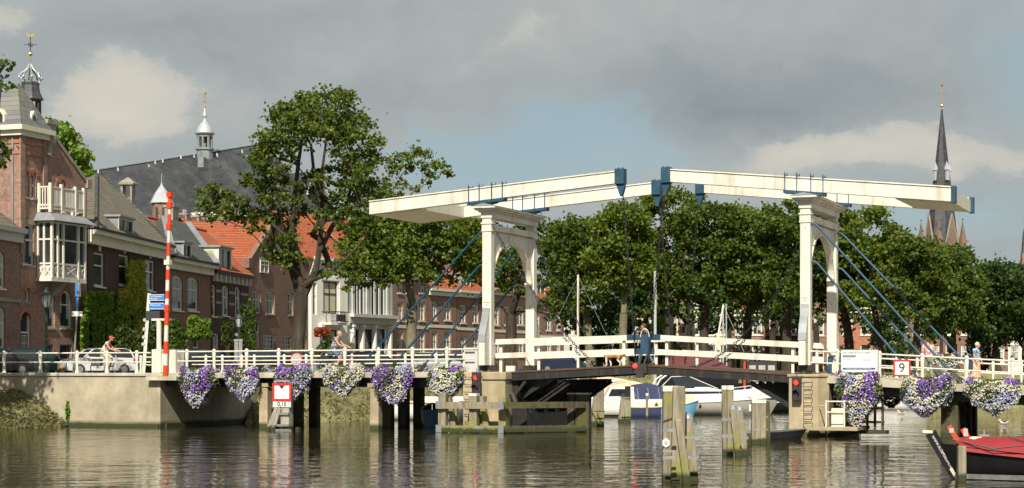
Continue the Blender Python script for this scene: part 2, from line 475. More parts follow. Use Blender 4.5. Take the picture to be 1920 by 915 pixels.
M['chain'] = plain('tarred_chain', (.05, .05, .052), .45, metal=.6, var=.3, scale=8)
M['rust'] = plain('rusty_iron', (.10, .05, .03), .8, var=.3, scale=6)
M['concrete'] = concrete_mat('abutment_concrete', (.42, .365, .26), (.24, .20, .13))
M['concrete2'] = concrete_mat('pier_concrete', (.46, .38, .25), (.26, .20, .11))
M['slab'] = concrete_mat('deck_concrete', (.50, .46, .36), (.25, .22, .16), False)
M['stone'] = concrete_mat('carved_stone', (.36, .33, .27), (.16, .15, .12), False)
M['wood'] = wood_mat('weathered_timber', (.34, .30, .21), (.13, .11, .075), (.24, .24, .055))
M['woodgrey'] = wood_mat('grey_timber', (.42, .39, .32), (.24, .21, .17), (.34, .31, .24))
M['wooddark'] = wood_mat('dark_shaded_timber', (.10, .085, .05), (.035, .03, .02), (.085, .09, .025))  # dark timber, also shade painted into fender end and under-deck piles
M['zinc'] = plain('pale_pile_cap', (.66, .64, .56), .6, var=.1, scale=4)
M['redpaint'] = plain('red_paint', (.70, .055, .015), .4, var=.08, scale=4)
M['signred'] = plain('sign_red', (.55, .03, .03), .45, var=.08)
M['signwhite'] = plain('sign_white', (.78, .77, .70), .45, var=.04)
M['signblack'] = plain('sign_black', (.03, .03, .035), .5, var=.05)
M['signgrey'] = plain('sign_back_grey', (.42, .40, .40), .5, var=.08)
M['lampred'] = plain('lit_red_lamp', (.5, .01, .01), .3, emit=((1, .02, .01), 5.0))
M['lampdarkred'] = plain('red_glass', (.45, .015, .01), .25, var=.1)
M['glass'] = plain('window_glass', (.035, .042, .045), .07, var=.5, scale=.9, bump=.05, spec=.6)
M['curtain'] = plain('net_curtain', (.40, .41, .38), .8, var=.15, scale=3)
M['blind'] = plain('pulled_blind', (.55, .50, .36), .8, var=.1, scale=1)
M['brickA'] = brick_mat('rose_brick', (.33, .19, .145), (.24, .13, .10))
M['brickB'] = brick_mat('pink_brown_brick', (.265, .145, .108), (.195, .098, .074))
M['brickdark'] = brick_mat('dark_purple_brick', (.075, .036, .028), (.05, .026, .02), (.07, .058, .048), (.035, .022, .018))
M['brickC'] = brick_mat('brown_brick', (.23, .11, .078), (.17, .078, .055))
M['brickred'] = brick_mat('orange_brick', (.44, .16, .09), (.36, .12, .07))
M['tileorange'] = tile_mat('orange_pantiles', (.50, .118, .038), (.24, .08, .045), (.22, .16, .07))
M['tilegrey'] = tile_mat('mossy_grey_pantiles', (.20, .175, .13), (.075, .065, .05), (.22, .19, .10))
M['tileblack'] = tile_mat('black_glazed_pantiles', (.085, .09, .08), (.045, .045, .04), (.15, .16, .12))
M['slate'] = slate_mat('church_slate', (.045, .047, .051), (.10, .105, .108))
M['slate2'] = slate_mat('spire_slate', (.045, .048, .055), (.10, .105, .11))
M['slatebrown'] = slate_mat('lichened_slate', (.15, .155, .16), (.22, .20, .12))
M['towerstone'] = plain('brown_tower_stone', (.20, .135, .105), .9, var=.25, scale=2)
M['gold'] = plain('gilding', (.85, .55, .12), .3, metal=.9, var=.1)
M['bark'] = plain('tree_bark', (.050, .038, .026), .95, var=.35, scale=2, bump=1.0, bdist=.08, dirt=(.13, .12, .075), dirt_amt=.7, streak=True)
M['barklight'] = plain('pale_bark', (.17, .15, .10), .95, var=.3, scale=2, bump=.8, bdist=.04, dirt=(.12, .14, .05), dirt_amt=.6)
M['leafA'] = leaf_mat('maple_leaves', (.042, .083, .010), (.085, .142, .016), (.17, .195, .026))
M['leafB'] = leaf_mat('chestnut_leaves', (.036, .076, .010), (.070, .128, .015), (.135, .172, .022))
M['leafC'] = leaf_mat('far_leaves', (.026, .06, .012), (.042, .092, .016), (.07, .118, .02))
M['leafD'] = leaf_mat('bright_leaves', (.08, .17, .015), (.14, .25, .025), (.22, .32, .04))
M['ivyY'] = leaf_mat('yellow_creeper', (.20, .26, .02), (.36, .38, .03), (.50, .46, .06))
M['leafE'] = leaf_mat('yellowing_leaves', (.050, .100, .009), (.095, .165, .015), (.20, .23, .025))
M['bush'] = leaf_mat('garden_bush', (.025, .055, .010), (.05, .085, .012), (.12, .13, .03))
M['redleaf'] = leaf_mat('red_flowers', (.45, .03, .02), (.60, .10, .05), (.15, .15, .03))
M['asphalt'] = plain('asphalt', (.055, .055, .055), .9, var=.2, scale=2)
M['paving'] = plain('paving', (.20, .16, .13), .9, var=.2, scale=1.5)
M['earth'] = plain('ground_soil', (.13, .12, .07), .95, var=.3, scale=.4)
M['tyre'] = plain('tyre_rubber', (.025, .025, .025), .8)
M['rim'] = plain('alloy_rim', (.55, .55, .55), .3, metal=.7)
M['carglass'] = plain('car_glass', (.02, .025, .03), .05, var=.2, spec=.8)
M['plate'] = plain('yellow_number_plate', (.72, .40, .01), .5, var=.03)
M['carlight'] = plain('headlamp', (.75, .76, .78), .1, var=.05)
M['taillight'] = plain('tail_lamp', (.5, .02, .01), .2, var=.05)
M['gelcoat'] = plain('white_gelcoat', (.80, .79, .75), .25, var=.04, scale=1, dirt=(.60, .58, .50), dirt_amt=.3)
M['greyhull'] = plain('grey_hull', (.36, .36, .30), .3, var=.15, scale=1)
M['navy'] = plain('navy_canvas', (.035, .045, .10), .85, var=.2, scale=1.5, bump=.3)
M['tan'] = plain('tan_tarpaulin', (.62, .47, .30), .8, var=.1, scale=1, bump=.3)
M['redtarp'] = plain('red_boat_cover', (.25, .018, .024), .62, var=.15, scale=.8, bump=.25, bdist=.05)
M['boatblack'] = plain('black_boat_paint', (.012, .012, .013), .28, var=.2)
M['boatred'] = plain('red_boat_paint', (.09, .008, .009), .4, var=.2)
M['lightblue'] = plain('pale_blue_boat_paint', (.16, .42, .62), .35, var=.1)
M['bluebarrel'] = plain('blue_plastic_hull', (.015, .10, .20), .45, var=.2)
M['mast'] = plain('aluminium_mast', (.60, .60, .57), .35, metal=.4, var=.08)
M['rope'] = plain('rope', (.10, .09, .08), .9)
M['skin'] = plain('skin', (.52, .27, .18), .55, var=.08, bump=.05)
M['hairwhite'] = plain('grey_hair', (.62, .58, .50), .8, var=.15, scale=30)
M['hairbrown'] = plain('brown_hair', (.10, .035, .018), .8, var=.2, scale=30)
M['hairgrey'] = plain('ash_hair', (.38, .30, .24), .8, var=.15, scale=30)
M['jeans'] = plain('denim', (.085, .14, .21), .85, var=.25, scale=8)
M['beige'] = plain('beige_cloth', (.50, .43, .31), .85, var=.1, scale=8)
M['greycloth'] = plain('grey_green_cloth', (.22, .22, .15), .85, var=.1, scale=8)
M['tealcloth'] = plain('teal_cloth', (.015, .09, .16), .85, var=.1, scale=8)
M['blackcloth'] = plain('black_cloth', (.02, .02, .022), .85, var=.1, scale=8)
M['fur'] = plain('tan_fur', (.42, .24, .12), .9, var=.25, scale=14, bump=.4)
M['furwhite'] = plain('white_fur', (.68, .62, .52), .9, var=.1, scale=14, bump=.4)
M['basket'] = plain('dark_basket', (.03, .03, .028), .9)
M['greenlamp'] = plain('dark_green_iron', (.02, .045, .03), .5)
M['lampglass'] = plain('lantern_glass', (.42, .44, .42), .2, var=.1)
def striped(name, c1, c2, per, ax=2):
 m, nt, N, L, b = node_mat(name)
 tc = N.new('ShaderNodeTexCoord'); sp = N.new('ShaderNodeSeparateXYZ'); L.new(tc.outputs['Object'], sp.inputs[0])
 a = N.new('ShaderNodeMath'); a.operation = 'MULTIPLY'; L.new(sp.outputs[ax], a.inputs[0]); a.inputs[1].default_value = 1 / per
 q = N.new('ShaderNodeMath'); q.operation = 'FRACT'; L.new(a.outputs[0], q.inputs[0])
 g = N.new('ShaderNodeMath'); g.operation = 'GREATER_THAN'; L.new(q.outputs[0], g.inputs[0]); g.inputs[1].default_value = .5
 L.new(mixn(N, L, g.outputs[0], c1, c2), b.inputs['Base Color']); b.inputs['Roughness'].default_value = .8
 return m
def patterned(name, cols, scale):
 m, nt, N, L, b = node_mat(name)
 tc = N.new('ShaderNodeTexCoord'); v = N.new('ShaderNodeTexVoronoi'); v.inputs['Scale'].default_value = scale
 L.new(tc.outputs['Object'], v.inputs['Vector'])
 r = N.new('ShaderNodeValToRGB'); r.color_ramp.interpolation = 'CONSTANT'
 sp = N.new('ShaderNodeSeparateColor'); L.new(v.outputs['Color'], sp.inputs[0]); L.new(sp.outputs[0], r.inputs[0])
 e = r.color_ramp.elements; e[0].color = rgba(cols[0]); e[1].color = rgba(cols[-1]); e[1].position = (len(cols) - 1) / len(cols)
 for i, c in enumerate(cols[1:-1], 1):
  x = e.new(i / len(cols)); x.color = rgba(c)
 L.new(r.outputs[0], b.inputs['Base Color']); b.inputs['Roughness'].default_value = .8
 return m
M['stripes'] = striped('striped_jersey', (.62, .64, .64), (.05, .09, .15), .085)
M['barrier'] = striped('red_white_bands', (.72, .05, .015), (.80, .78, .72), 1.76)
M['floral'] = patterned('pink_floral_cloth', [(.65, .55, .52), (.55, .16, .18), (.60, .42, .42), (.35, .20, .25)], 16)
M['bluefloral'] = patterned('blue_floral_cloth', [(.10, .42, .66), (.62, .70, .72), (.04, .22, .55), (.30, .55, .65)], 14)
M['orangecloth'] = patterned('peach_cloth', [(.62, .35, .20), (.66, .48, .34), (.60, .30, .18)], 14)
def water_mat():
 m, nt, N, L, b = node_mat('canal_water')
 b.inputs['Base Color'].default_value = (.026, .025, .009, 1)
 b.inputs['Roughness'].default_value = .02
 b.inputs['IOR'].default_value = 1.333
 b.inputs['Specular IOR Level'].default_value = .5
 a = noisen(N, L, 1.0, 2, .5, (.55, .75, 1)); c = noisen(N, L, 1.0, 3, .55, (1.3, 2.2, 1)); d = noisen(N, L, 1.0, 2, .5, (.06, .12, 1))
 s = N.new('ShaderNodeMath'); s.operation = 'MULTIPLY_ADD'; L.new(c, s.inputs[0]); s.inputs[1].default_value = .36; L.new(a, s.inputs[2])
 amp = contrast(N, L, d, .3, .7)
 am2 = N.new('ShaderNodeMath'); am2.operation = 'MULTIPLY_ADD'; L.new(amp, am2.inputs[0]); am2.inputs[1].default_value = .6; am2.inputs[2].default_value = .7
 q = N.new('ShaderNodeMath'); q.operation = 'MULTIPLY'; L.new(s.outputs[0], q.inputs[0]); L.new(am2.outputs[0], q.inputs[1])
 bumpn(N, L, q.outputs[0], 1.0, .046, b)
 return m
M['water'] = water_mat()
def grass_ground(name, c1, c2, c3):
 m, nt, N, L, b = node_mat(name)
 c = mixn(N, L, contrast(N, L, noisen(N, L, 1.2, 6, .7), .35, .7), c1, c2)
 c = mixn(N, L, contrast(N, L, noisen(N, L, 5, 5, .7), .5, .7), c, c3)
 L.new(c, b.inputs['Base Color']); b.inputs['Roughness'].default_value = .95
 bumpn(N, L, noisen(N, L, 7, 5, .7), 1.0, .1, b)
 return m
M['bank'] = grass_ground('bank_grass', (.22, .19, .10), (.30, .27, .12), (.13, .15, .04))
M['grassblade'] = leaf_mat('grass_blades', (.10, .125, .03), (.19, .18, .07), (.25, .22, .11))
# ------------------------------------------------------------------ setting: water, land
BR = Frame((-1.10, 86.3), (12.63, 81.0))          # bridge axis: local x along the bridge, y across it (away from us)
STREET = 2.52
def bw(k, w, z=0.0): return BR.world(k, w, z)
def build_land():
 MB().add([(-400, -60, 0), (400, -60, 0), (400, 200, 0), (-400, 200, 0)], [(0, 1, 2, 3)]).build('water', M['water'], kind='structure')
 kA = BR.x(305)
 edge = [bw(-300, .3)[:2], bw(kA + .1, .3)[:2], bw(kA + .1, 11)[:2], (-12.5, 104.5), (-9.5, 115), (-3, 128), (6, 141), (16, 150), (30, 146), (48, 140), (90, 120), (130, 100)]
 lvl = [STREET] * len(edge)
 v = [(x, y, STREET) for x, y in edge]; n = len(v)
 far = [(2500, 100), (2500, 5000), (-2500, 5000), (-2500, 700)]
 v += [(x, y, STREET) for x, y in far]
 MB().add(v, [tuple(range(len(v)))]).build('ground', M['earth'], kind='structure')
 tops = edge[2:]
 toes = []
 for i, (x, y) in enumerate(tops):
  a = Vector(tops[max(i - 1, 0)]); b_ = Vector(tops[min(i + 1, len(tops) - 1)]); t = (b_ - a).normalized(); nn = Vector((t.y, -t.x))
  dd = 4.2 if i < 6 else 5.0
  toes.append((x + nn.x * dd, y + nn.y * dd))
 toes[0] = bw(kA + .3, 7.3)[:2];
 V = []; Fq = []; rows = 7; cols = (len(tops) - 1) * 10
 for c in range(cols + 1):
  f = c / 10; i = min(int(f), len(tops) - 2); t = f - i
  A = Vector(tops[i]).lerp(Vector(tops[i + 1]), t); B = Vector(toes[i]).lerp(Vector(toes[i + 1]), t)
  for r in range(rows + 1):
   q = r / rows
   z = STREET + .003 - (STREET + .35) * (q ** 1.15) + (0 if r in (0, rows) else random.uniform(-.08, .08))
   p = A.lerp(B, q); V.append((p.x, p.y, z))
 for c in range(cols):
  for r in range(rows):
   a = c * (rows + 1) + r; Fq.append((a, a + 1, a + rows + 2, a + rows + 1))
 MB().add(V, Fq).build('bank', M['bank'], kind='structure', smooth=True)
 P = []
 for _ in range(7000):
  f = random.uniform(0, len(tops) - 1.01); i = int(f); t = f - i
  A = Vector(tops[i]).lerp(Vector(tops[i + 1]), t); B = Vector(toes[i]).lerp(Vector(toes[i + 1]), t); q = random.uniform(0, .93)
  p = A.lerp(B, q); P.append((p.x, p.y, STREET - (STREET + .35) * q ** 1.15))
 tufts('grass', P, .06, .2, 'rough grass and weeds on the bank below the quay')
 V = []; Fq = []; nx, ny = 24, 12
 for i in range(nx + 1):
  for j in range(ny + 1):
   k = -60 + (kA - 5.1 + 60) * i / nx; w = -14 + 13.8 * j / ny
   t = (k - (kA - 5.1)) / -3.0; hh = min(1.0, max(0, t)) ** .8 * 1.85
   z = -.35 + (hh + .35) * (max(0, (w + 11.5)) / 11.4) ** 1.3
   if t <= 0: z = -.35
   V.append(bw(k, w, z + random.uniform(-.06, .06)))
 for i in range(nx):
  for j in range(ny):
   a = i * (ny + 1) + j; Fq.append((a, a + ny + 1, a + ny + 2, a + 1))
 MB().add(V, Fq).build('embankment', M['bank'], kind='structure', smooth=True)
 P = []
 for _ in range(6000):
  k = random.uniform(kA - 14, kA - 5.2); w = random.uniform(-12, -.3); t = (k - (kA - 5.1)) / -3.0
  z = -.35 + (min(1.0, max(0, t)) ** .8 * 1.85 + .35) * (max(0, (w + 11.5)) / 11.4) ** 1.3
  if z > .02: P.append(bw(k, w, z))
 tufts('weeds', P, .04, .13, 'dry weeds and grass on the slope beside the concrete wall')
 rd = MB(); rd.add([(-60, 99.5, STREET + .004), (-21.5, 96.8, STREET + .004), (-19.5, 100, STREET + .004), (-21.5, 118, STREET + .004), (-19, 145, STREET + .004), (-12, 172, STREET + .004), (3, 226, STREET + .004), (-1.5, 228, STREET + .004),
                       (-15, 178, STREET + .004), (-23, 146, STREET + .004), (-26.5, 112, STREET + .004), (-60, 106, STREET + .004)], [tuple(range(12))])
 rd.build('road', M['asphalt'], kind='structure')
def tufts(name, P, h0, h1, label):
 n = len(P); P = np.array(P); nb = 3
 V = np.zeros((n * nb, 4, 3));
 for b in range(nb):
  an = RNG.uniform(0, 2 * np.pi, n); h = RNG.uniform(h0, h1, n); wd = RNG.uniform(.03, .07, n); ln = RNG.uniform(-.15, .15, (n, 2))
  d = np.stack([np.cos(an), np.sin(an), 0 * an], 1) * wd[:, None]
  off = np.stack([RNG.uniform(-.12, .12, n), RNG.uniform(-.12, .12, n), 0 * an - .04], 1)
  base = P + off; top = base + np.stack([ln[:, 0], ln[:, 1], h], 1)
  V[b::nb, 0] = base - d; V[b::nb, 1] = base + d; V[b::nb, 2] = top + d * .3; V[b::nb, 3] = top - d * .3
 Fq = np.arange(n * nb * 4).reshape(-1, 4)
 o = fastmesh(name, V.reshape(-1, 3), Fq, M['grassblade'])
 meta(o, label, 'grass', kind='stuff')
build_land()
# ------------------------------------------------------------------ houses
def wall_grid(mb, x0, x1, z0, z1, ops, y=0.0, rev=.2, mi=0, top=None):
 """front wall in plane y with rectangular openings and reveals; top = function x->z for a gable (triangle part added separately)"""
 xs = sorted({x0, x1, *[o[0] for o in ops], *[o[1] for o in ops]}); xs = [x for x in xs if x0 - 1e-6 <= x <= x1 + 1e-6]
 zs = sorted({z0, z1, *[o[2] for o in ops], *[o[3] for o in ops]}); zs = [z for z in zs if z0 - 1e-6 <= z <= z1 + 1e-6]
 for i in range(len(xs) - 1):
  for j in range(len(zs) - 1):
   cx, cz = (xs[i] + xs[i + 1]) / 2, (zs[j] + zs[j + 1]) / 2
   if any(o[0] < cx < o[1] and o[2] < cz < o[3] for o in ops): continue
   mb.add([(xs[i], y, zs[j]), (xs[i + 1], y, zs[j]), (xs[i + 1], y, zs[j + 1]), (xs[i], y, zs[j + 1])], [(0, 1, 2, 3)], mi)
 for o in ops:
  a, b, c, d = o[:4]; y1 = y + rev
  mb.add([(a, y, c), (a, y1, c), (a, y1, d), (a, y, d)], [(3, 2, 1, 0)], mi)
  mb.add([(b, y, c), (b, y1, c), (b, y1, d), (b, y, d)], [(0, 1, 2, 3)], mi)
  mb.add([(a, y, d), (a, y1, d), (b, y1, d), (b, y, d)], [(3, 2, 1, 0)], mi)
  mb.add([(a, y, c), (a, y1, c), (b, y1, c), (b, y, c)], [(0, 1, 2, 3)], mi)
  if len(o) > 4 and o[4]:            # arched head: brick spandrels fill the upper corners
   r = (b - a) / 2; cx = (a + b) / 2; hh = min(r, o[4] if o[4] > 1e-3 and o[4] != 1 else r)
   for sgn in (-1, 1):
    arc = [(cx + sgn * r * math.cos(t), d - hh + hh * math.sin(t)) for t in [i * math.pi / 2 / 6 for i in range(7)]]
    poly = [(cx + sgn * r, d)] + arc
    mb.prism([(p[0], p[1]) for p in poly], 'y', y, y + rev * .98, mi)
def window(parent, x0, x1, z0, z1, y=0.0, arch=0.0, bars='T', fw=.09, fm='white2', curtain=0.0, sill=True, name='window', glass='glass', sillm=None, blind=False):
 d = y + .15
 pane = MB().box((x0, d + .03, z0), (x1, d + .05, z1)).build(name, M[glass] if not blind else M['blind'], parent)
 f = MB(); e = .004
 xa, xb, za, zb = x0 + e, x1 - e, z0 + e, z1 - e
 f.box((xa, d - .05, za), (xa + fw, d + .03, zb)); f.box((xb - fw, d - .05, za), (xb, d + .03, zb))
 f.box((xa + fw, d - .05, za), (xb - fw, d + .03, za + fw))
 if arch:
  r = (x1 - x0) / 2 - e; cx = (x0 + x1) / 2; hh = min(r, arch if arch != 1 else r)
  arc = [(cx + r * math.cos(t), d, zb - hh + hh * math.sin(t)) for t in [i * math.pi / 10 for i in range(11)]]
  for i in range(10): f.beam((arc[i][0], d - .01, arc[i][2] - fw * .5), (arc[i + 1][0], d - .01, arc[i + 1][2] - fw * .5), .08, fw, up=(0, 0, 1) if 2 < i < 7 else (1, 0, 0))
 else: f.box((xa + fw, d - .05, zb - fw), (xb - fw, d + .03, zb))
 t = .045; zt = z0 + (z1 - z0) * .62; xc = (x0 + x1) / 2
 if 'T' in bars or 't' in bars: f.box((xa + fw, d - .035, zt - t), (xb - fw, d + .03, zt + t))
 if 't' in bars or '|' in bars: f.box((xc - t * .7, d - .035, za + fw), (xc + t * .7, d + .03, zb - fw))
 if 'H' in bars: f.box((xa + fw, d - .035, (z0 + z1) / 2 - t), (xb - fw, d + .03, (z0 + z1) / 2 + t))
 if '#' in bars:
  for q in (1 / 3, 2 / 3):
   xx = x0 + (x1 - x0) * q; f.box((xx - .02, d - .02, za + fw), (xx + .02, d + .028, zb - fw))
  for q in (.25, .5, .75):
   zz = z0 + (z1 - z0) * q; f.box((xa + fw, d - .02, zz - .02), (xb - fw, d + .028, zz + .02))
 f.build('frame', M[fm], pane)
 if sill:
  MB().box((x0 - .06, y - .10, z0 - .10), (x1 + .06, y + .10, z0 - .003)).build('sill', M[sillm or 'white2'], pane)
 if curtain:
  c = MB(); w_ = (x1 - x0)
  c.box((xa + fw, d + .018, z0 + fw + .35 * (z1 - z0)), (xa + fw + w_ * curtain, d + .028, zb - fw)); c.box((xb - fw - w_ * curtain, d + .018, z0 + fw + .2 * (z1 - z0)), (xb - fw, d + .028, zb - fw))
  c.build('curtain', M['curtain'], pane)
 return pane
def door(parent, x0, x1, z0, z1, y=0.0, m_='black', arch=0.0, fm='white2', fan=.3):
 zt = z1 - (z1 - z0) * fan
 d = MB(); d.box((x0 + .1, y + .14, z0), (x1 - .1, y + .19, zt))
 for (a, b, c, e) in ((.2, .8, .08, .42), (.2, .8, .52, .9)):
  w_ = x1 - x0 - .2; d.box((x0 + .1 + w_ * a, y + .12, z0 + (zt - z0) * c), (x0 + .1 + w_ * b, y + .14, z0 + (zt - z0) * e))
 o = d.build('door', M[m_], parent)
 MB().ball((x1 - .2, y + .10, z0 + (zt - z0) * .47), .05).build('door_handle', M['gold'], o)
 MB().box((x0, y + .17, zt), (x1, y + .2, z1)).build('fanlight', M['glass'], o)
 f = MB(); f.box((x0 + .004, y + .08, z0), (x0 + .1, y + .2, z1 - .01)); f.box((x1 - .1, y + .08, z0), (x1 - .004, y + .2, z1 - .01)); f.box((x0 + .1, y + .1, zt - .05), (x1 - .1, y + .17, zt + .05))
 f.build('door_frame', M[fm], o)
 return o
def shell(fr, x0, x1, z0, z1, depth, ops, m_, name='wall', parent=None, gable=None, y=0.0, extra=None):
 mb = MB()
 wall_grid(mb, x0, x1, z0, z1, ops, y)
 mb.add([(x0, y, z0), (x0, y + depth, z0), (x0, y + depth, z1), (x0, y, z1)], [(0, 1, 2, 3)])
 mb.add([(x1, y, z0), (x1, y + depth, z0), (x1, y + depth, z1), (x1, y, z1)], [(3, 2, 1, 0)])
 mb.add([(x0, y + depth, z0), (x1, y + depth, z0), (x1, y + depth, z1), (x0, y + depth, z1)], [(3, 2, 1, 0)])
 if gable: mb.prism(gable, 'y', y, y + .35)
 return mb.build(name, M[m_], parent, fix=False)
def gable_roof(parent, x0, x1, ze, zr, y0, y1, m_, t=.14, over=.3, name='roof', hipL=0.0, hipR=0.0):
 """ridge parallel to the facade"""
 yr = (y0 + y1) / 2
 a, b = x0 - (0 if hipL else 0), x1
 v = [(a, y0 - over, ze - over * .8 * (zr - ze) / (yr - y0)), (b, y0 - over, ze - over * .8 * (zr - ze) / (yr - y0)), (b - hipR, yr, zr), (a + hipL, yr, zr), (b, y1 + over, ze - .1), (a, y1 + over, ze - .1)]
 mb = MB()
 up = [(p[0], p[1], p[2] + t) for p in v]
 mb.add(v + up, [(0, 3, 2, 1), (3, 5, 4, 2), (6, 7, 8, 9), (9, 8, 10, 11), (0, 1, 7, 6), (4, 5, 11, 10), (1, 2, 8, 7), (2, 4, 10, 8), (0, 6, 9, 3), (3, 9, 11, 5)])
 return mb.build(name, M[m_], parent)
def dormer(parent, x0, x1, zb, zt, y, depth=1.6, fm='white2', cheek='lead', bars='t'):
 o = MB().box((x0, y, zb), (x0 + .1, y + depth, zt)).box((x1 - .1, y, zb), (x1, y + depth, zt)).box((x0 + .1, y + .2, zb), (x1 - .1, y + .26, zt)).build('dormer', M[cheek], parent)
 MB().box((x0 - .15, y - .18, zt), (x1 + .15, y + depth + .4, zt + .13)).build('dormer_roof', M['lead'], o)
 p = MB().box((x0 + .1, y + .1, zb), (x1 - .1, y + .14, zt)).build('pane', M['glass'], o)
 f = MB(); f.box((x0 - .03, y - .03, zb), (x0 + .16, y - .001, zt)); f.box((x1 - .16, y - .03, zb), (x1 + .03, y - .001, zt)); f.box((x0 + .16, y, zt - .14), (x1 - .16, y + .1, zt)); f.box((x0 + .16, y, zb), (x1 - .16, y + .1, zb + .1))
 xc = (x0 + x1) / 2; f.box((xc - .04, y + .02, zb + .1), (xc + .04, y + .1, zt - .14))
 f.build('frame', M[fm], o)
 return o
def cornice(parent, x0, x1, z, h=.5, y=0.0, out=.4, m_='white2', name='cornice'):
 mb = MB(); mb.box((x0, y - out * .45, z - h), (x1, y - .002, z - h * .35)); mb.box((x0 - .02, y - out, z - h * .35 + .002), (x1 + .02, y - .002, z))
 return mb.build(name, M[m_], parent)
def chimney(parent, x, y, z0, z1, w=.8, m_='brickC', name='chimney'):
 mb = MB(); mb.box((x - w / 2, y - .35, z0), (x + w / 2, y + .35, z1)); mb.box((x - w / 2 - .08, y - .43, z1 + .002), (x + w / 2 + .08, y + .43, z1 + .16))
 for q in (-.2, .2): mb.lathe([(.11, 0), (.09, .35)], (x + q, y, z1 + .162), 8)
 return mb.build(name, M[m_], parent)
def fr2(pa, sa, pb, sb):
 return Frame(sxy(pa, sa), sxy(pb, sb), STREET)
def rect(fr, xa, xb, ya, yb, w=0.0, h=None):
 """opening from photo measurements taken on this facade: left, right column; top, bottom row at its middle"""
 a, b = fr.x(xa, w), fr.x(xb, w); m_ = (a + b) / 2
 return (a, b, fr.z(yb, m_, w), fr.z(ya, m_, w))
def H(fr, name, label, group=None):
 return empty(name, fr.loc(), fr.ang, label, 'house', group)
def house_A():
 fr = fr2(-160, 37.0, 38, 32.5); L_ = fr.len
 h = H(fr, 'town_house', 'pink brick house with white cornice cut off by the left edge, beside the tower house')
 zc = fr.z(440, L_ - .6)
 ops = [rect(fr, -16, 9, 470, 540), rect(fr, -16, 10, 575, 655), rect(fr, -90, -50, 470, 540), rect(fr, -90, -50, 575, 655)]
 ops = [(a, b, c, d, .25) for a, b, c, d in ops]
 shell(fr, 0, L_ - .02, 0, zc, 8, ops, 'brickB', parent=h)
 for o in ops: window(h, *o[:4], arch=.25, curtain=.2, fw=.14)
 cornice(h, 0, L_ - .05, zc + .35, .8, out=.5, m_='lightgrey')
 MB().box((0, -.08, fr.z(560, L_ / 2)), (L_ - .05, -.003, fr.z(553, L_ / 2))).build('string_course', M['stone'], h)
 gable_roof(h, 0, L_ - .05, zc + .3, zc + 3.6, 0, 8, 'tilegrey', hipR=1.2)
house_A()
def brick_arch(h, cx, r, zt):
 arch = MB(); arc = [(cx + (r + .14) * math.cos(t), -.02, zt - r + (r + .14) * math.sin(t)) for t in [i * math.pi / 8 for i in range(9)]]
 for i in range(8): arch.beam(arc[i], arc[i + 1], .26, .05, up=(0, 1, 0))
 arch.build('brick_arch', M['brickred'], h)
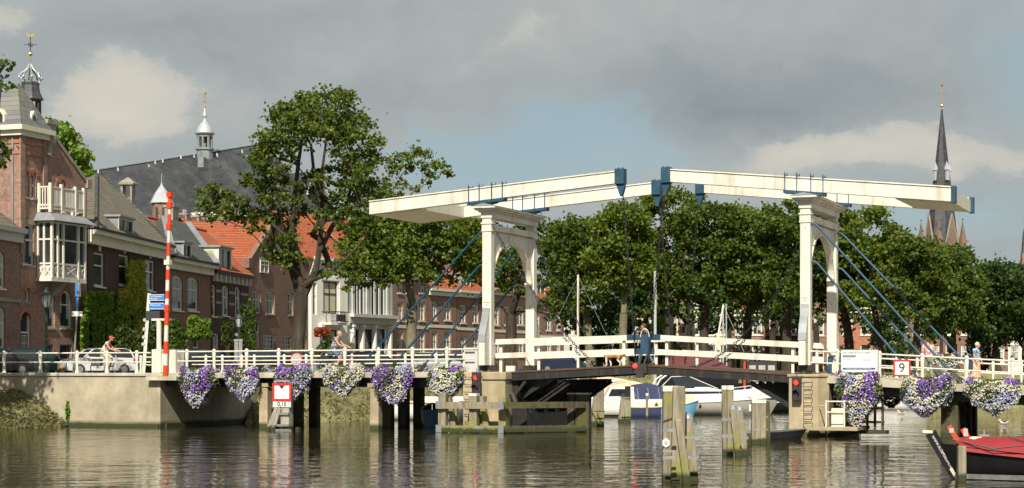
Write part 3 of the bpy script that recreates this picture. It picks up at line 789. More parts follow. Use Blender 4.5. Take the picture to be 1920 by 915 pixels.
def house_B():
 fr = fr2(38.5, 32.5, 163, 30.6); L_ = fr.len
 h = H(fr, 'tower_house', 'tall rose brick house with corner tower, white bay window and balcony')
 xt = fr.x(86); zt = fr.z(250, xt * .6)
 zg = fr.z(345, L_)                  # foot of the gable on the right
 ops = [rect(fr, 41, 64, 421, 497), (*rect(fr, 47, 55, 540, 566), 1), (*rect(fr, 33 + 6, 57, 585, 700), 1),
           (*rect(fr, 47, 54.5, 321, 370), 1), (*rect(fr, 60, 67.5, 323, 372), 1)]
 ops[2] = (ops[2][0], ops[2][1], .15, ops[2][3], 1)
 o2 = [(*rect(fr, 86, 103, 545, 615), 1), (*rect(fr, 113, 135, 545, 615), 1), (*rect(fr, 108, 124, 332, 400), 1), rect(fr, 86, 100, 646, 680), rect(fr, 112, 135, 646, 680), rect(fr, 92, 150, 420, 490)]
 opsT = [o for o in ops]; opsM = o2
 mb = MB(); wall_grid(mb, 0, xt, 0, zt, opsT, 0)
 dT = 2.4
 mb.add([(0, 0, 0), (0, dT, 0), (0, dT, zt), (0, 0, zt)], [(0, 1, 2, 3)]); mb.add([(xt, 0, 0), (xt, dT, 0), (xt, dT, zt), (xt, 0, zt)], [(3, 2, 1, 0)]); mb.add([(0, dT, 0), (xt, dT, 0), (xt, dT, zt), (0, dT, zt)], [(3, 2, 1, 0)])
 mb.box((-.12, -.1, 7), (.35, -.003, zt - .3)); mb.box((xt - .35, -.1, 9), (xt + .02, -.003, zt - .3))
 mb.build('tower_wall', M['brickA'], h, fix=False)
 bands = MB()
 for zz in (zt - .75, zt - 1.35): bands.box((-.06, -.06, zz), (xt + .03, -.004, zz + .22)); bands.box((-.06, .01, zz), (-.003, dT, zz + .22))
 for o in opsT[3:] + [opsT[1], opsT[2]]:
  cx = (o[0] + o[1]) / 2; r = (o[1] - o[0]) / 2
  brick_arch(h, cx, r, o[3])
 bands.build('brick_band', M['brickred'], h)
 c = MB(); c.box((-.55, -.45, zt), (xt + .35, dT + .3, zt + .28)); c.box((-.3, -.22, zt - .3), (xt + .2, dT + .1, zt - .002)); c.build('tower_cornice', M['white2'], h)
 apx = fr.pt(33, 155, dT / 2); ax_, az_ = xt / 2, fr.z(157, xt / 2, dT / 2)
 x0, x1, y0, y1, zb = -.4, xt + .25, -.3, dT + .2, zt + .28
 r_ = MB().add([(x0, y0, zb), (x1, y0, zb), (x1, y1, zb), (x0, y1, zb), (ax_ - .12, dT / 2 - .2, az_), (ax_ + .12, dT / 2 - .2, az_), (ax_ + .12, dT / 2 + .2, az_), (ax_ - .12, dT / 2 + .2, az_)],
                  [(0, 1, 5, 4), (1, 2, 6, 5), (2, 3, 7, 6), (3, 0, 4, 7), (4, 5, 6, 7), (3, 2, 1, 0)]).build('tower_roof', M['slatebrown'], h)
 for (cx, cy, dx, dy) in ((xt * .5, -.02, 1, 0), (-.22, dT * .5, 0, 1)):
  d = MB()
  if dx: d.prism([(cx - .3, zb), (cx + .3, zb), (cx + .3, zb + .65), (cx, zb + 1.0), (cx - .3, zb + .65)], 'y', cy - .05, cy + .9)
  else: d.prism([(cy - .3, zb), (cy + .3, zb), (cy + .3, zb + .65), (cy, zb + 1.0), (cy - .3, zb + .65)], 'x', cx - .05, cx + .9)
  o = d.build('dormer', M['white2'], r_)
  g = MB()
  if dx: g.prism([(cx - .18, zb + .12), (cx + .18, zb + .12), (cx + .18, zb + .6), (cx, zb + .82), (cx - .18, zb + .6)], 'y', cy - .08, cy - .052)
  else: g.prism([(cy - .18, zb + .12), (cy + .18, zb + .12), (cy + .18, zb + .6), (cy, zb + .82), (cy - .18, zb + .6)], 'x', cx - .08, cx - .052)
  g.build('pane', M['glass'], r_)
 for o, b_, a_ in ((opsT[0], 'T', 0), (opsT[1], '', 1), (opsT[3], 'H', 1), (opsT[4], 'H', 1)):
  window(h, *o[:4], arch=a_, bars=b_, fw=.07, sillm='stone', curtain=.15 if b_ == 'T' else 0)
 MB().box((ops[0][0] - .1, -.03, ops[0][3] + .003), (ops[0][1] + .1, .1, ops[0][3] + .3)).build('lintel', M['stone'], h)
 o = opsT[2]; door(h, o[0], o[1], .15, o[3], m_='black', fan=.34)
 gr = MB()
 for q in (.25, .4, .55, .7): gr.box((o[0] + (o[1] - o[0]) * q, .105, .9), (o[0] + (o[1] - o[0]) * q + .035, .118, 2.3))
 for q in (1.0, 1.4, 1.8, 2.25): gr.box((o[0] + .2, .102, q), (o[1] - .2, .119, q + .035))
 gr.build('door_grille', M['white2'], h)
 xa = xt; xr = L_; pk = fr.pt(98, 262)
 mm = MB(); zw = zg
 wall_grid(mm, xa + .002, xr, 0, zw, [o for o in opsM if o[3] < zw - .05] + [(opsM[2][0], opsM[2][1], opsM[2][2], min(opsM[2][3], zw - .02))] if opsM[2][3] > zw else opsM, 0)
 mm.add([(xr, 0, 0), (xr, 9, 0), (xr, 9, zw), (xr, 0, zw)], [(3, 2, 1, 0)])
 zpk = fr.z(262, fr.x(97)); zlx = fr.x(97)
 mm.prism([(xa + .002, zw + .002), (xr, zw + .002), (zlx + .5, zpk), (xa + .002, zpk)], 'y', 0, .4)
 mm.build('wall', M['brickA'], h, fix=False)
 vg = MB(); vg.beam((zlx + .35, .2, zpk + .15), (xr + .15, .2, zw + .02), .55, .22); vg.box((xr - .15, -.15, zw - .25), (xr + .35, .6, zw + .25))
 vg.box((zlx - .55, -.12, zpk - .2), (zlx + .3, .55, zpk + .9)); vg.box((zlx - .7, -.2, zpk + .9), (zlx + .45, .62, zpk + 1.15)); vg.beam((xa + .05, -.1, zpk - 1.0), (zlx - .3, -.1, zpk + .3), .3, .3)
 vg.build('gable_coping', M['stone'], h)
 gr_ = MB(); gr_.add([(xa, .4, zpk - .15), (zlx + .4, .4, zpk - .15), (xr + .1, .4, zw - .1), (xa, 9, zpk - .15), (zlx + .4, 9, zpk - .15), (xr + .1, 9, zw - .1)], [(0, 1, 4, 3), (1, 2, 5, 4)])
 gr_.build('roof', M['tilegrey'], h, fix=False)
 for o, b_ in ((opsM[0], 'T'), (opsM[1], 'T')): window(h, *o[:4], arch=1, bars=b_, fw=.12, sillm='stone', curtain=.2)
 for o in (opsM[3], opsM[4]): window(h, *o[:4], bars='', fw=.06, sill=False, fm='stone')
 o = opsM[2]; window(h, o[0], o[1], o[2], min(o[3], zw - .02), arch=1, bars='|', name='balcony_door', sill=False)
 o = opsM[2]; cx = (o[0] + o[1]) / 2; r = (o[1] - o[0]) / 2
 brick_arch(h, cx, r, min(o[3], zw - .02))
 for o in (opsM[0], opsM[1]): brick_arch(h, (o[0] + o[1]) / 2, (o[1] - o[0]) / 2, o[3])
 y0 = -1.0; bx0, bx1 = fr.x(96, y0), fr.x(160, y0)
 bz0, bz1 = fr.z(521, bx0, y0), fr.z(418, (bx0 + bx1) / 2, y0)
 bay = MB().box((bx0 + .08, y0 + .08, bz0 + .9), (bx1 - .08, -.01, bz1 - .02)).build('bay_window', M['glass'], h)
 bf = MB(); ps = [bx0, bx0 + .18 * (bx1 - bx0), bx0 + .34 * (bx1 - bx0), bx0 + .78 * (bx1 - bx0), bx1]
 bf.box((bx0 - .06, y0 - .06, bz0 - .18), (bx1 + .06, -.005, bz0))
 for i, x in enumerate((bx0 + .07, ps[1], ps[2], ps[3], bx1 - .07)): bf.cb((x, y0, (bz0 + bz1) / 2), (.14, .14, bz1 - bz0 - .002))
 for yy in (y0 / 2, -.09): bf.cb((bx0 + .07, yy, (bz0 + bz1) / 2), (.14, .12, bz1 - bz0 - .004)); bf.cb((bx1 - .07, yy, (bz0 + bz1) / 2), (.14, .12, bz1 - bz0 - .004))
 zm = bz0 + (bz1 - bz0) * .68
 for z_ in (bz0 + .06, bz0 + .86, zm, bz1 - .08):
  bf.box((bx0 + .01, y0 - .045, z_ - .05), (bx1 - .01, y0 + .045, z_ + .05)); bf.box((bx0 + .005, y0 + .05, z_ - .05), (bx0 + .12, -.03, z_ + .05)); bf.box((bx1 - .12, y0 + .05, z_ - .05), (bx1 - .005, -.03, z_ + .05))
 xs_ = [bx0 + .07, ps[1], ps[2], ps[3], bx1 - .07]
 for i in range(4):
  bf.beam((xs_[i], y0, bz0 + .1), (xs_[i + 1], y0, bz0 + .82), .05, .07); bf.beam((xs_[i], y0 + .004, bz0 + .82), (xs_[i + 1], y0 + .004, bz0 + .1), .05, .07)
 for a, b in ((y0, y0 / 2), (y0 / 2, -.09)):
  for x in (bx0 + .03, bx1 - .03):
   bf.beam((x, a, bz0 + .1), (x, b, bz0 + .82), .05, .07); bf.beam((x + .004, a, bz0 + .82), (x + .004, b, bz0 + .1), .05, .07)
 bf.build('bay_frame', M['white'], bay)
 ap = MB(); ap.box((bx0 + .09, y0 + .09, bz0 + .01), (bx1 - .09, -.012, bz0 + .88)); ap.build('bay_panel', M['lightgrey'], bay)
 rf = MB(); e = .5
 rf.add([(bx0 - .35, y0 - e, bz1), (bx1 + .5, y0 - e, bz1), (bx1 + .5, -.01, bz1), (bx0 - .35, -.01, bz1), (bx0 + .05, y0 + .1, bz1 + .5), (bx1 + .05, y0 + .1, bz1 + .5), (bx1 + .05, -.01, bz1 + .5), (bx0 + .05, -.01, bz1 + .5)],
           [(3, 2, 1, 0), (4, 5, 6, 7), (0, 1, 5, 4), (1, 2, 6, 5), (2, 3, 7, 6), (3, 0, 4, 7)])
 rf.build('bay_roof', M['lead'], h)
 z0b, z1b = bz1 + .52, fr.z(369, bx0, y0); bl = MB()
 zz1 = z0b + 1.5
 for x in (bx0 + .1, bx0 + .34 * (bx1 - bx0), bx0 + .75 * (bx1 - bx0), bx1): bl.cb((x, y0 + .12, (z0b + zz1) / 2 + .1), (.16, .16, zz1 - z0b + .22))
 for x in (bx0 + .1, bx1): bl.cb((x, -.12, (z0b + zz1) / 2 + .1), (.15, .15, zz1 - z0b + .2))
 for z_ in (z0b + .22, zz1 - .02, z0b + .42):
  bl.box((bx0 + .1, y0 + .07, z_ - .045), (bx1, y0 + .16, z_ + .045))
  for x in (bx0 + .1, bx1): bl.box((x - .04, y0 + .2, z_ - .045), (x + .04, -.03, z_ + .045))
 nb_ = 22
 for i in range(nb_):
  x = bx0 + .15 + (bx1 - bx0 - .2) * (i + .5) / nb_; bl.box((x - .035, y0 + .09, z0b + .2), (x + .035, y0 + .14, zz1))
 for i in range(4):
  for x in (bx0 + .1, bx1): yy = y0 + .2 + (-y0 - .3) * (i + .5) / 4; bl.box((x - .02, yy - .035, z0b + .2), (x + .02, yy + .035, zz1))
 bl.build('balcony_railing', M['white'], h)
 MB().prism([(y0, bz0 - .18), (-.01, bz0 - .18), (-.01, bz0 - 1.0), (y0 * .45, bz0 - .5)], 'x', (bx0 + bx1) / 2 - .35, (bx0 + bx1) / 2 + .35).build('bay_console', M['stone'], h)
 MB().tube([(-.06, .5, 7), (-.06, .5, zt - .4)], .06).build('downpipe', M['lead'], h)
 MB().box((-.05, -.09, 0), (L_, -.004, .6)).build('plinth', M['stone'], h)
house_B()
def house_C():
 fr = fr2(165, 30.5, 311, 26.5); L_ = fr.len
 h = H(fr, 'dark_house', 'dark brick house with mossy grey tiled roof and creeper over its front')
 ze = fr.z(452, L_ * .5)
 ops = [rect(fr, 176, 196, 474, 537), rect(fr, 223, 242, 478, 535), rect(fr, 272, 290, 488, 545), rect(fr, 178, 197, 575, 680), rect(fr, 224, 243, 575, 680), rect(fr, 271, 288, 580, 680)]
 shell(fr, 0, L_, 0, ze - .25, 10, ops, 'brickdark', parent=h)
 for i, o in enumerate(ops): window(h, *o, bars='T', fw=.11, curtain=.12 if i in (1,) else 0)
 for o in ops[:3]: cx = (o[0] + o[1]) / 2; MB().prism([(cx - .16, o[3] + .1), (cx + .16, o[3] + .1), (cx + .24, o[3] + .75), (cx - .24, o[3] + .75)], 'y', -.06, -.003).build('keystone', M['white2'], h)
 cn = MB(); cn.box((-.1, -.3, ze - .75), (L_ + .1, -.003, ze - .15)); cn.box((-.1, -.62, ze - .148), (L_ + .15, -.003, ze + .12)); cn.build('cornice', M['tan'] if False else M['white2'], h)
 MB().box((-.08, -.72, ze + .123), (L_ + .15, -.4, ze + .26)).build('gutter', M['dark'], h)
 yr = 4.6; rl = fr.pt(181, 327, yr); rr = fr.pt(196, 330, yr)
 zr = rl[2]
 t = .12; v = [(-.05, -.5, ze + .2), (L_ + .1, -.5, ze + .2), (L_ + .1, 9.8, ze + .2), (-.05, 9.8, ze + .2), (rl[0], yr, zr), (rr[0], yr, zr)]
 MB().add(v, [(0, 1, 5, 4), (1, 2, 5), (2, 3, 4, 5), (3, 0, 4), (3, 2, 1, 0)]).build('roof', M['tilegrey'], h)
 rg = MB(); rg.tube([(v[1][0], v[1][1], v[1][2] + .05), (v[5][0], v[5][1], v[5][2] + .06)], .12, 6); rg.tube([(v[0][0] + .05, v[0][1], v[0][2] + .05), (v[4][0] + .05, v[4][1], v[4][2] + .05)], .12, 6); rg.build('ridge_tiles', M['tileblack'], h)
 yd = -.12; a, b = fr.x(222, yd), fr.x(249, yd); zb = fr.z(440, a, yd); zt_ = fr.z(406, a, yd)
 dormer(h, a, b, zb, zt_, yd, 2.2)
 yc = 5.2; cx = fr.x(240, yc); cz0, cz1 = fr.z(375, cx, yc), fr.z(347, cx, yc)
 c = MB(); c.cb((cx, yc, cz0 - .6), (.85, .85, 1.6))
 for sx in (-.36, 0, .36):
  for sy in (-.36, .36): c.cb((cx + sx, yc + sy, (cz0 + .2 + cz1) / 2), (.15, .15, cz1 - cz0 - .2))
 c.cb((cx, yc, cz1 + .06), (1.15, 1.15, .12)); c.add([(cx - .6, yc - .6, cz1 + .122), (cx + .6, yc - .6, cz1 + .122), (cx + .6, yc + .6, cz1 + .122), (cx - .6, yc + .6, cz1 + .122), (cx, yc, cz1 + .6)], [(0, 1, 4), (1, 2, 4), (2, 3, 4), (3, 0, 4), (3, 2, 1, 0)])
 c.build('chimney', M['stone'], h)
 return fr
FC = house_C()
def house_B2():
 fr = Frame(sxy(146, 29.5), sxy(181, 28.6), STREET)
 h = H(fr, 'rear_house', 'house behind the dark one showing only an orange pantile roof edge')
 zr = fr.z(325, 0); zl = fr.z(372, 0)
 L_ = fr.len
 MB().add([(-1.5, 0, zl - 2), (L_ + .4, 0, zl - 2), (L_ + .1, 4.5, zr + .2), (-1.5, 4.5, zr + .3), (L_ + .4, 9, zl - 2), (-1.5, 9, zl - 2)], [(0, 1, 2, 3), (3, 2, 4, 5), (0, 5, 4, 1)]).build('roof', M['tileorange'], h)
 MB().box((-1.4, .3, 0), (L_ + .3, 8.7, zl - 2.005)).build('wall', M['brickC'], h)
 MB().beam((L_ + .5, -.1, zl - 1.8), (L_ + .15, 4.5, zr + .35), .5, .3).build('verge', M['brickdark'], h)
house_B2()
def house_D():
 fr = fr2(311.5, 26.45, 395, 24.5); L_ = fr.len
 h = H(fr, 'brown_house', 'brown brick house with two tall arched white windows and black tiled roof')
 ze = fr.z(497, L_ * .6)
 ops = [(*rect(fr, 322.5, 343, 517, 582), .35), (*rect(fr, 352, 372, 520, 583), .35), rect(fr, 338, 352, 628, 690), rect(fr, 362, 374, 628, 690)]
 shell(fr, 0, L_, 0, ze - .3, 9, ops, 'brickC', parent=h)
 for o in ops[:2]: window(h, *o[:4], arch=.35, bars='T', fw=.17, curtain=.28, fm='white')
 for o in ops[2:]: window(h, *o[:4], bars='T', fw=.12)
 cornice(h, .1, L_ + .05, ze + .18, .75, out=.6)
 MB().box((0, -.72, ze + .185), (L_, -.4, ze + .32)).build('gutter', M['dark'], h)
 yr = 4; zr = fr.z(412, fr.x(322, yr), yr)
 xl, xrr = fr.x(308, yr), fr.x(352, yr)
 MB().add([(.02, -.5, ze + .25), (L_ + .05, -.5, ze + .25), (L_ + .05, 8.8, ze + .25), (.02, 8.8, ze + .25), (xl, yr, zr), (xrr, yr, zr)], [(0, 1, 5, 4), (1, 2, 5), (2, 3, 4, 5), (3, 0, 4), (3, 2, 1, 0)]).build('roof', M['tileblack'], h)
 lf = MB(); lf.beam((L_ + .0, -.5, ze + .4), (xrr, yr, zr + .12), .5, .1); lf.beam((.12, -.5, ze + .4), (xl, yr, zr + .12), .5, .1); lf.build('lead_flashing', M['lead'], h)
 yd = -.1; a, b = fr.x(343, yd), fr.x(358, yd)
 dormer(h, a, b, fr.z(489, a, yd), fr.z(455, a, yd), yd, 2.0)
 yc = 5; cx = fr.x(322, yc)
 chimney(h, cx, yc, zr - 1.5, fr.z(383, cx, yc) - .3, 1.5, 'stone')
house_D()
def stair_turret():
 s = 21; x, y = sxy(303, s); z0 = STREET; zb = zat(410, s); ze = zat(381, s); zt = zat(342, s)
 h = empty('stair_turret', (x, y, z0), 0, 'small round brick turret with pale pointed cap behind the black tiled roof', 'turret')
 MB().lathe([(.85, 0), (.85, ze - z0)], (0, 0, 0), 12).build('turret_wall', M['brickB'], h, smooth=True)
 MB().lathe([(1.05, 0), (.62, .9), (.12, (zt - ze) * .85), (.03, zt - ze), (.02, zt - ze + .8)], (0, 0, ze - z0), 8).build('turret_roof', M['leadwhite'], h)
 w = MB()
 for a in (-1.9, -1.2): w.cb((.86 * math.cos(a), .86 * math.sin(a), ze - z0 - .9), (.22, .12, .9))
 w.build('window', M['dark'], h)
stair_turret()
def house_E():
 fr = fr2(396, 24.45, 465, 22.9); L_ = fr.len
 h = H(fr, 'banded_house', 'narrow dark brick house with white banded windows and orange roof with white dormer')
 ze = fr.z(514, L_ * .5)
 ops = [rect(fr, 391 + 1.5, 405, 533, 593), rect(fr, 417, 429, 536, 592), rect(fr, 441, 451, 538, 594), rect(fr, 400, 411, 625, 690), rect(fr, 422, 433, 625, 700), rect(fr, 444, 454, 625, 690)]
 ops = [(max(o[0], .12), o[1], max(o[2], .05), o[3], .2) for o in ops]
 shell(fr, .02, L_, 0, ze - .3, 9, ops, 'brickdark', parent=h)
 for i, o in enumerate(ops): window(h, *o[:4], bars='T' if i != 4 else '|', arch=.2, fw=.12, curtain=.2, name='window' if i != 4 else 'door')
 bd = MB()
 for zz in (ops[0][2] + 1.9, ops[0][2] + 1.0, ops[0][2] - .12, ops[0][3] + .25):
  prev = .02
  for o in sorted(ops[:3]):
   if zz < o[3]: bd.box((prev, -.03, zz), (o[0] - .003, -.003, zz + .2))
   prev = o[1] + .003
  bd.box((prev, -.03, zz), (L_, -.003, zz + .2))
 bd.build('stone_bands', M['stone'], h)
 for i in range(9): x = .4 + (L_ - .8) * i / 8; MB().cb((x, -.2, ze - .45), (.16, .38, .6)).build('cornice_bracket', M['white2'], h)
 MB().box((0, -.5, ze - .148), (L_, -.003, ze + .08)).build('cornice', M['dark'], h)
 yr = 4.6; zr = fr.z(437, fr.x(400, yr), yr); xl, xrr = fr.x(352, yr), fr.x(487, yr)
 MB().add([(0, -.55, ze + .1), (L_ + .05, -.55, ze + .1), (L_ + 3.2, yr, zr), (-2.2, yr, zr), (-2.2, 9, ze), (L_ + 3.2, 9, ze)], [(0, 1, 2, 3), (3, 2, 5, 4), (0, 4, 5, 1), (1, 5, 2), (0, 3, 4)]).build('roof', M['tileorange'], h)
 MB().tube([(-2.2, yr, zr + .05), (L_ + 3.2, yr, zr + .05)], .13, 6).build('ridge_tiles', M['tileorange'], h)
 yd = -.15; a, b = fr.x(409, yd), fr.x(433, yd); zb, zt_ = fr.z(503, a, yd), fr.z(463, a, yd)
 d = MB().prism([(yd, zb), (yd + 2.9, zt_), (yd, zt_)], 'x', a, a + .1).prism([(yd, zb), (yd + 2.9, zt_), (yd, zt_)], 'x', b - .1, b).box((a + .1, yd + .2, zb), (b - .1, yd + .26, zt_)).build('dormer', M['white2'], h)
 MB().prism([(yd + .35, zb + .7), (yd + 1.7, zt_ - .25), (yd + .35, zt_ - .25)], 'x', a - .02, a - .002).build('green_panel', plain('sage_paint', (.30, .38, .18)), d)
 MB().box((a - .2, yd - .25, zt_), (b + .2, yd + 3.0, zt_ + .14)).build('dormer_roof', M['lead'], d)
 MB().box((a + .1, yd + .1, zb), (b - .1, yd + .14, zt_)).build('pane', M['glass'], d)
 f = MB(); f.box((a - .03, yd - .05, zb), (a + .2, yd - .002, zt_)); f.box((b - .2, yd - .05, zb), (b + .03, yd - .002, zt_)); f.box((a + .2, yd, zt_ - .15), (b - .2, yd + .1, zt_)); f.box((a + .2, yd, zb), (b - .2, yd + .1, zb + .12)); f.cb(((a + b) / 2, yd + .06, (zb + zt_) / 2), (.08, .08, zt_ - zb - .3)); f.build('frame', M['white2'], d)
 st = MB(); st.box((fr.x(421), -1.3, 2.9), (fr.x(440), -.01, 3.1)); st.build('balcony', M['stone'], h)
 br = MB()
 for i in range(9): x = fr.x(421) + .1 + (fr.x(440) - fr.x(421) - .2) * i / 8; br.box((x - .015, -1.25, 3.1), (x + .015, -1.22, 3.9))
 br.box((fr.x(421), -1.27, 3.9), (fr.x(440), -1.2, 3.95)); br.build('balcony_railing', M['black'], h)
house_E()
def house_E2():
 fr = Frame(sxy(336, 20), sxy(400, 19.2), STREET)
 h = H(fr, 'rear_gabled_house', 'house with orange roof rising behind the white dormer house')
 L_ = fr.len; zr = fr.z(414, L_ * .5); ze = fr.z(455, L_ * .5)
 gable_roof(h, 0, L_, ze, zr, -3, 3, 'tileorange'); MB().box((.1, -2.8, 0), (L_ - .1, 2.8, ze)).build('wall', M['brickC'], h)
 MB().box((-.4, -.2, zr), (L_ + .5, .2, zr + .22)).build('ridge_lead', M['lead'], h)
 for q in (.15, .5, .95): chimney(h, L_ * q, 0, zr - .8, zr + .35, .6, 'stone')
house_E2()
def house_F():
 fr = fr2(466, 22.85, 583, 20.9); L_ = fr.len
 h = H(fr, 'gabled_house', 'brown brick house with a pointed street gable behind the big tree')
 zs = fr.z(492, 0)
 xg = fr.x(520)
 ops = [rect(fr, 474, 489, 546, 588), rect(fr, 498, 515, 548, 590), rect(fr, 487 - 1, 502, 488, 512), rect(fr, 540, 550, 550, 592), rect(fr, 559, 567, 552, 594),
           rect(fr, 494, 515, 628, 662), rect(fr, 531, 547, 630, 662), rect(fr, 564, 575, 630, 664)]
 dr = (fr.x(476), fr.x(487), .1, fr.z(605, fr.x(480)))
 zt = fr.z(412, xg)
 mb = MB(); low = [o for o in ops if o[3] < zs - .05] + [dr]; hi = [o for o in ops if o[3] >= zs - .05]
 wall_grid(mb, 0, L_, 0, zs, low)
 mb.add([(0, 0, 0), (0, 9, 0), (0, 9, zs), (0, 0, zs)], [(0, 1, 2, 3)]); mb.add([(L_, 0, 0), (L_, 9, 0), (L_, 9, zs), (L_, 0, zs)], [(3, 2, 1, 0)])
 xm = L_ * .46
 mb.prism([(0, zs + .001), (L_, zs + .001), (xm + .6, zt), (xm - .6, zt)], 'y', 0, .4)
 mb.build('wall', M['brickB'], h, fix=False)
 cp = MB(); cp.beam((.1, .15, zs + .1), (xm - .5, .15, zt + .06), .45, .14); cp.beam((L_ - .1, .15, zs + .1), (xm + .5, .15, zt + .06), .45, .14); cp.box((-.2, -.12, zs - .45), (.5, .5, zs + .35)); cp.box((L_ - .5, -.12, zs - .45), (L_ + .2, .5, zs + .35))
 cp.box((xm - .7, -.12, zt), (xm + .7, .5, zt + .5)); cp.build('gable_coping', M['brickC'], h)
 gr = MB(); gr.add([(0, .4, zs), (xm, .4, zt), (L_, .4, zs), (0, 10, zs), (xm, 10, zt), (L_, 10, zs)], [(0, 1, 4, 3), (1, 2, 5, 4)]); gr.build('roof', M['tileorange'], h, fix=False)
 for i, o in enumerate(ops):
  if o in hi:
   window(h, o[0], o[1], o[2], o[3], y=-.22, bars='t', fw=.12, sill=False)
  else: window(h, *o, bars='t' if i < 5 else '#', fw=.11, sillm='brickC', curtain=.2 if i < 5 else 0, fm='white')
 door(h, *dr, m_='greenlamp' if False else 'stone', fan=.2)
house_F()
def house_G():
 fr = fr2(584, 21.0, 650, 20.4); L_ = fr.len
 h = H(fr, 'white_house', 'white plastered house with orange roof and small black balcony')
 ze = fr.z(487, L_ * .5)
 o1 = rect(fr, 606, 633, 528, 588); o2 = rect(fr, 600, 632, 618, 690); o3 = rect(fr, 587, 594, 530, 590)
 shell(fr, 0, L_, 0, ze - .2, 9, [o1, o2, o3], 'whitewall', parent=h)
 for o in (o1, o2): window(h, *o, bars='t', fw=.1, fm='signblack', glass='blind' if o is o1 else 'blind', sill=False)
 window(h, *o3, bars='T', fw=.08, sill=False)
 cornice(h, 0, L_, ze + .15, .8, out=.5, m_='whitewall')
 ml = MB(); ml.box((o1[0] - .3, -.12, o1[3] + .1), (o1[1] + .3, -.003, o1[3] + .45)); ml.box((L_ - 1.3, -.12, .1), (L_ - .02, -.003, ze - .7)); ml.box((0, -.1, fr.z(505, L_ / 2)), (L_ - 1.35, -.003, fr.z(501, L_ / 2))); ml.box((o2[0] - .2, -.35, o2[3] + .2), (o2[1] + .2, -.003, o2[3] + .5)); ml.build('moulding', M['whitewall'], h)
 gable_roof(h, -2.0, L_ + .4, ze + .15, fr.z(402, L_ * .5, 4.5), 0, 9, 'tileorange')
 zb = fr.z(605, L_ * .5); b = MB(); b.box((o1[0] - .35, -1.1, zb - .22), (o1[1] + .35, -.01, zb)); b.build('balcony', M['whitewall'], h)
 r_ = MB(); x0, x1 = o1[0] - .3, o1[1] + .3
 for i in range(15): x = x0 + (x1 - x0) * i / 14; r_.box((x - .015, -1.07, zb), (x + .015, -1.04, zb + 1.0))
 for z_ in (zb + .12, zb + .98): r_.box((x0, -1.08, z_ - .03), (x1, -1.03, z_ + .03))
 for x in (x0, x1): r_.box((x - .02, -1.07, zb + .95), (x + .02, -.02, zb + 1.0)); r_.box((x - .02, -.55, zb), (x + .02, -.52, zb + .95))
 r_.build('balcony_railing', M['black'], h)
 MB().box(((x0 + x1) / 2 - .65, -1.25, zb + .1), ((x0 + x1) / 2 + .65, -1.085, zb + .72)).build('balcony_panel', M['signblack'], h)
house_G()
def house_H():
 fr = fr2(650.5, 20.38, 736, 19.42); L_ = fr.len
 h = H(fr, 'pale_house', 'pale grey and white house with tall narrow windows and a columned ground floor')
 ze = fr.z(478, L_ * .5)
 up = [(664, 669), (671, 675), (677, 682), (697, 702), (705, 711), (714, 720)]
 ops = [rect(fr, a, b, 524, 590) for a, b in up]
 lo = [rect(fr, 659, 673, 617, 675), rect(fr, 684, 698, 617, 675), rect(fr, 707, 722, 617, 675)]
 top = [rect(fr, 664, 682, 488, 510), rect(fr, 697, 720, 488, 510)]
 shell(fr, 0, L_, 0, ze, 9, ops + lo + top, 'lightgrey', parent=h)
 for o in ops: window(h, *o, bars='', fw=.05, sill=False, fm='signblack')
 for o in lo: window(h, *o, bars='T', fw=.1, sill=False, fm='signblack')
 for o in top: window(h, *o, bars='t', fw=.1, fm='white')
 cornice(h, 0, L_, ze + .3, .9, out=.5, m_='lightgrey')
 zc = fr.z(590, L_ * .5); cornice(h, 0, L_, zc, .9, out=.75, m_='lightgrey', name='balcony_cornice')
 for px in (658, 676, 699, 728):
  x = fr.x(px); c = MB(); c.cb((x, -.2, (zc - 1.0) / 2), (.3, .34, zc - 1.0)); c.cb((x, -.24, zc - 1.12), (.5, .44, .22)); c.build('column', M['whitewall'], h)
 for px in (661.5, 688, 726): x = fr.x(px); MB().box((x - .22, -.1, zc), (x + .22, -.003, ze - .6)).build('pilaster', M['lightgrey'], h)
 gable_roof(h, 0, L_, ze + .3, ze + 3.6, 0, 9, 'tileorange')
house_H()
def row_house(pa, sa, pb, sb, ytop, m_, label, wins, rowsy, roofm='tileorange', corn='white2', chim=True, ztop_s=None, group='brick houses along the receding street', curtain=.2):
 fr = fr2(pa, sa, pb, sb); L_ = fr.len
 h = H(fr, 'brick_house', label, group)
 ze = fr.z(ytop, L_ * .5); ops = []
 for (ya, yb) in rowsy:
  for (xa, xb) in wins:
   o = rect(fr, xa, xb, ya, yb)
   if o[0] > .1 and o[1] < L_ - .1: ops.append((o[0], o[1], max(o[2], .1), o[3]))
 shell(fr, 0, L_, 0, ze - .2, 9, ops, m_, parent=h)
 for o in ops: window(h, *o, bars='t' if o[1] - o[0] > .9 else 'T', fw=.14, curtain=curtain, fm='white')
 cornice(h, 0, L_, ze + .1, .7, out=.45, m_=corn)
 zg = [fr.z(yb + 14, L_ / 2) for ya, yb in rowsy[:-1]]
 MB().box((0, -.05, zg[-1]), (L_, -.003, zg[-1] + .3)).build('string_course', M[corn], h)
 gable_roof(h, 0, L_, ze, ze + 3.3, 0, 9, roofm)
 if chim: chimney(h, L_ * .7, 4.5, ze + 2, ze + 4.6, .9, 'brickC')
 dormer(h, L_ * .38, L_ * .62, ze + .5, ze + 1.9, .7, 2)
 return fr
ROWY = [(566, 601), (621, 668)]
row_house(737, 19.4, 802, 18.6, 513, 'brickA', 'brick house right of the pale columned house, behind the second tree', [(745, 756), (761, 775), (785, 797)], [(520, 550), (566, 602), (621, 664)])
row_house(803, 18.58, 856, 18.0, 544, 'brickB', 'brick house with cream lintels and shop front, third from the columned house', [(810, 820), (833, 846)], ROWY)
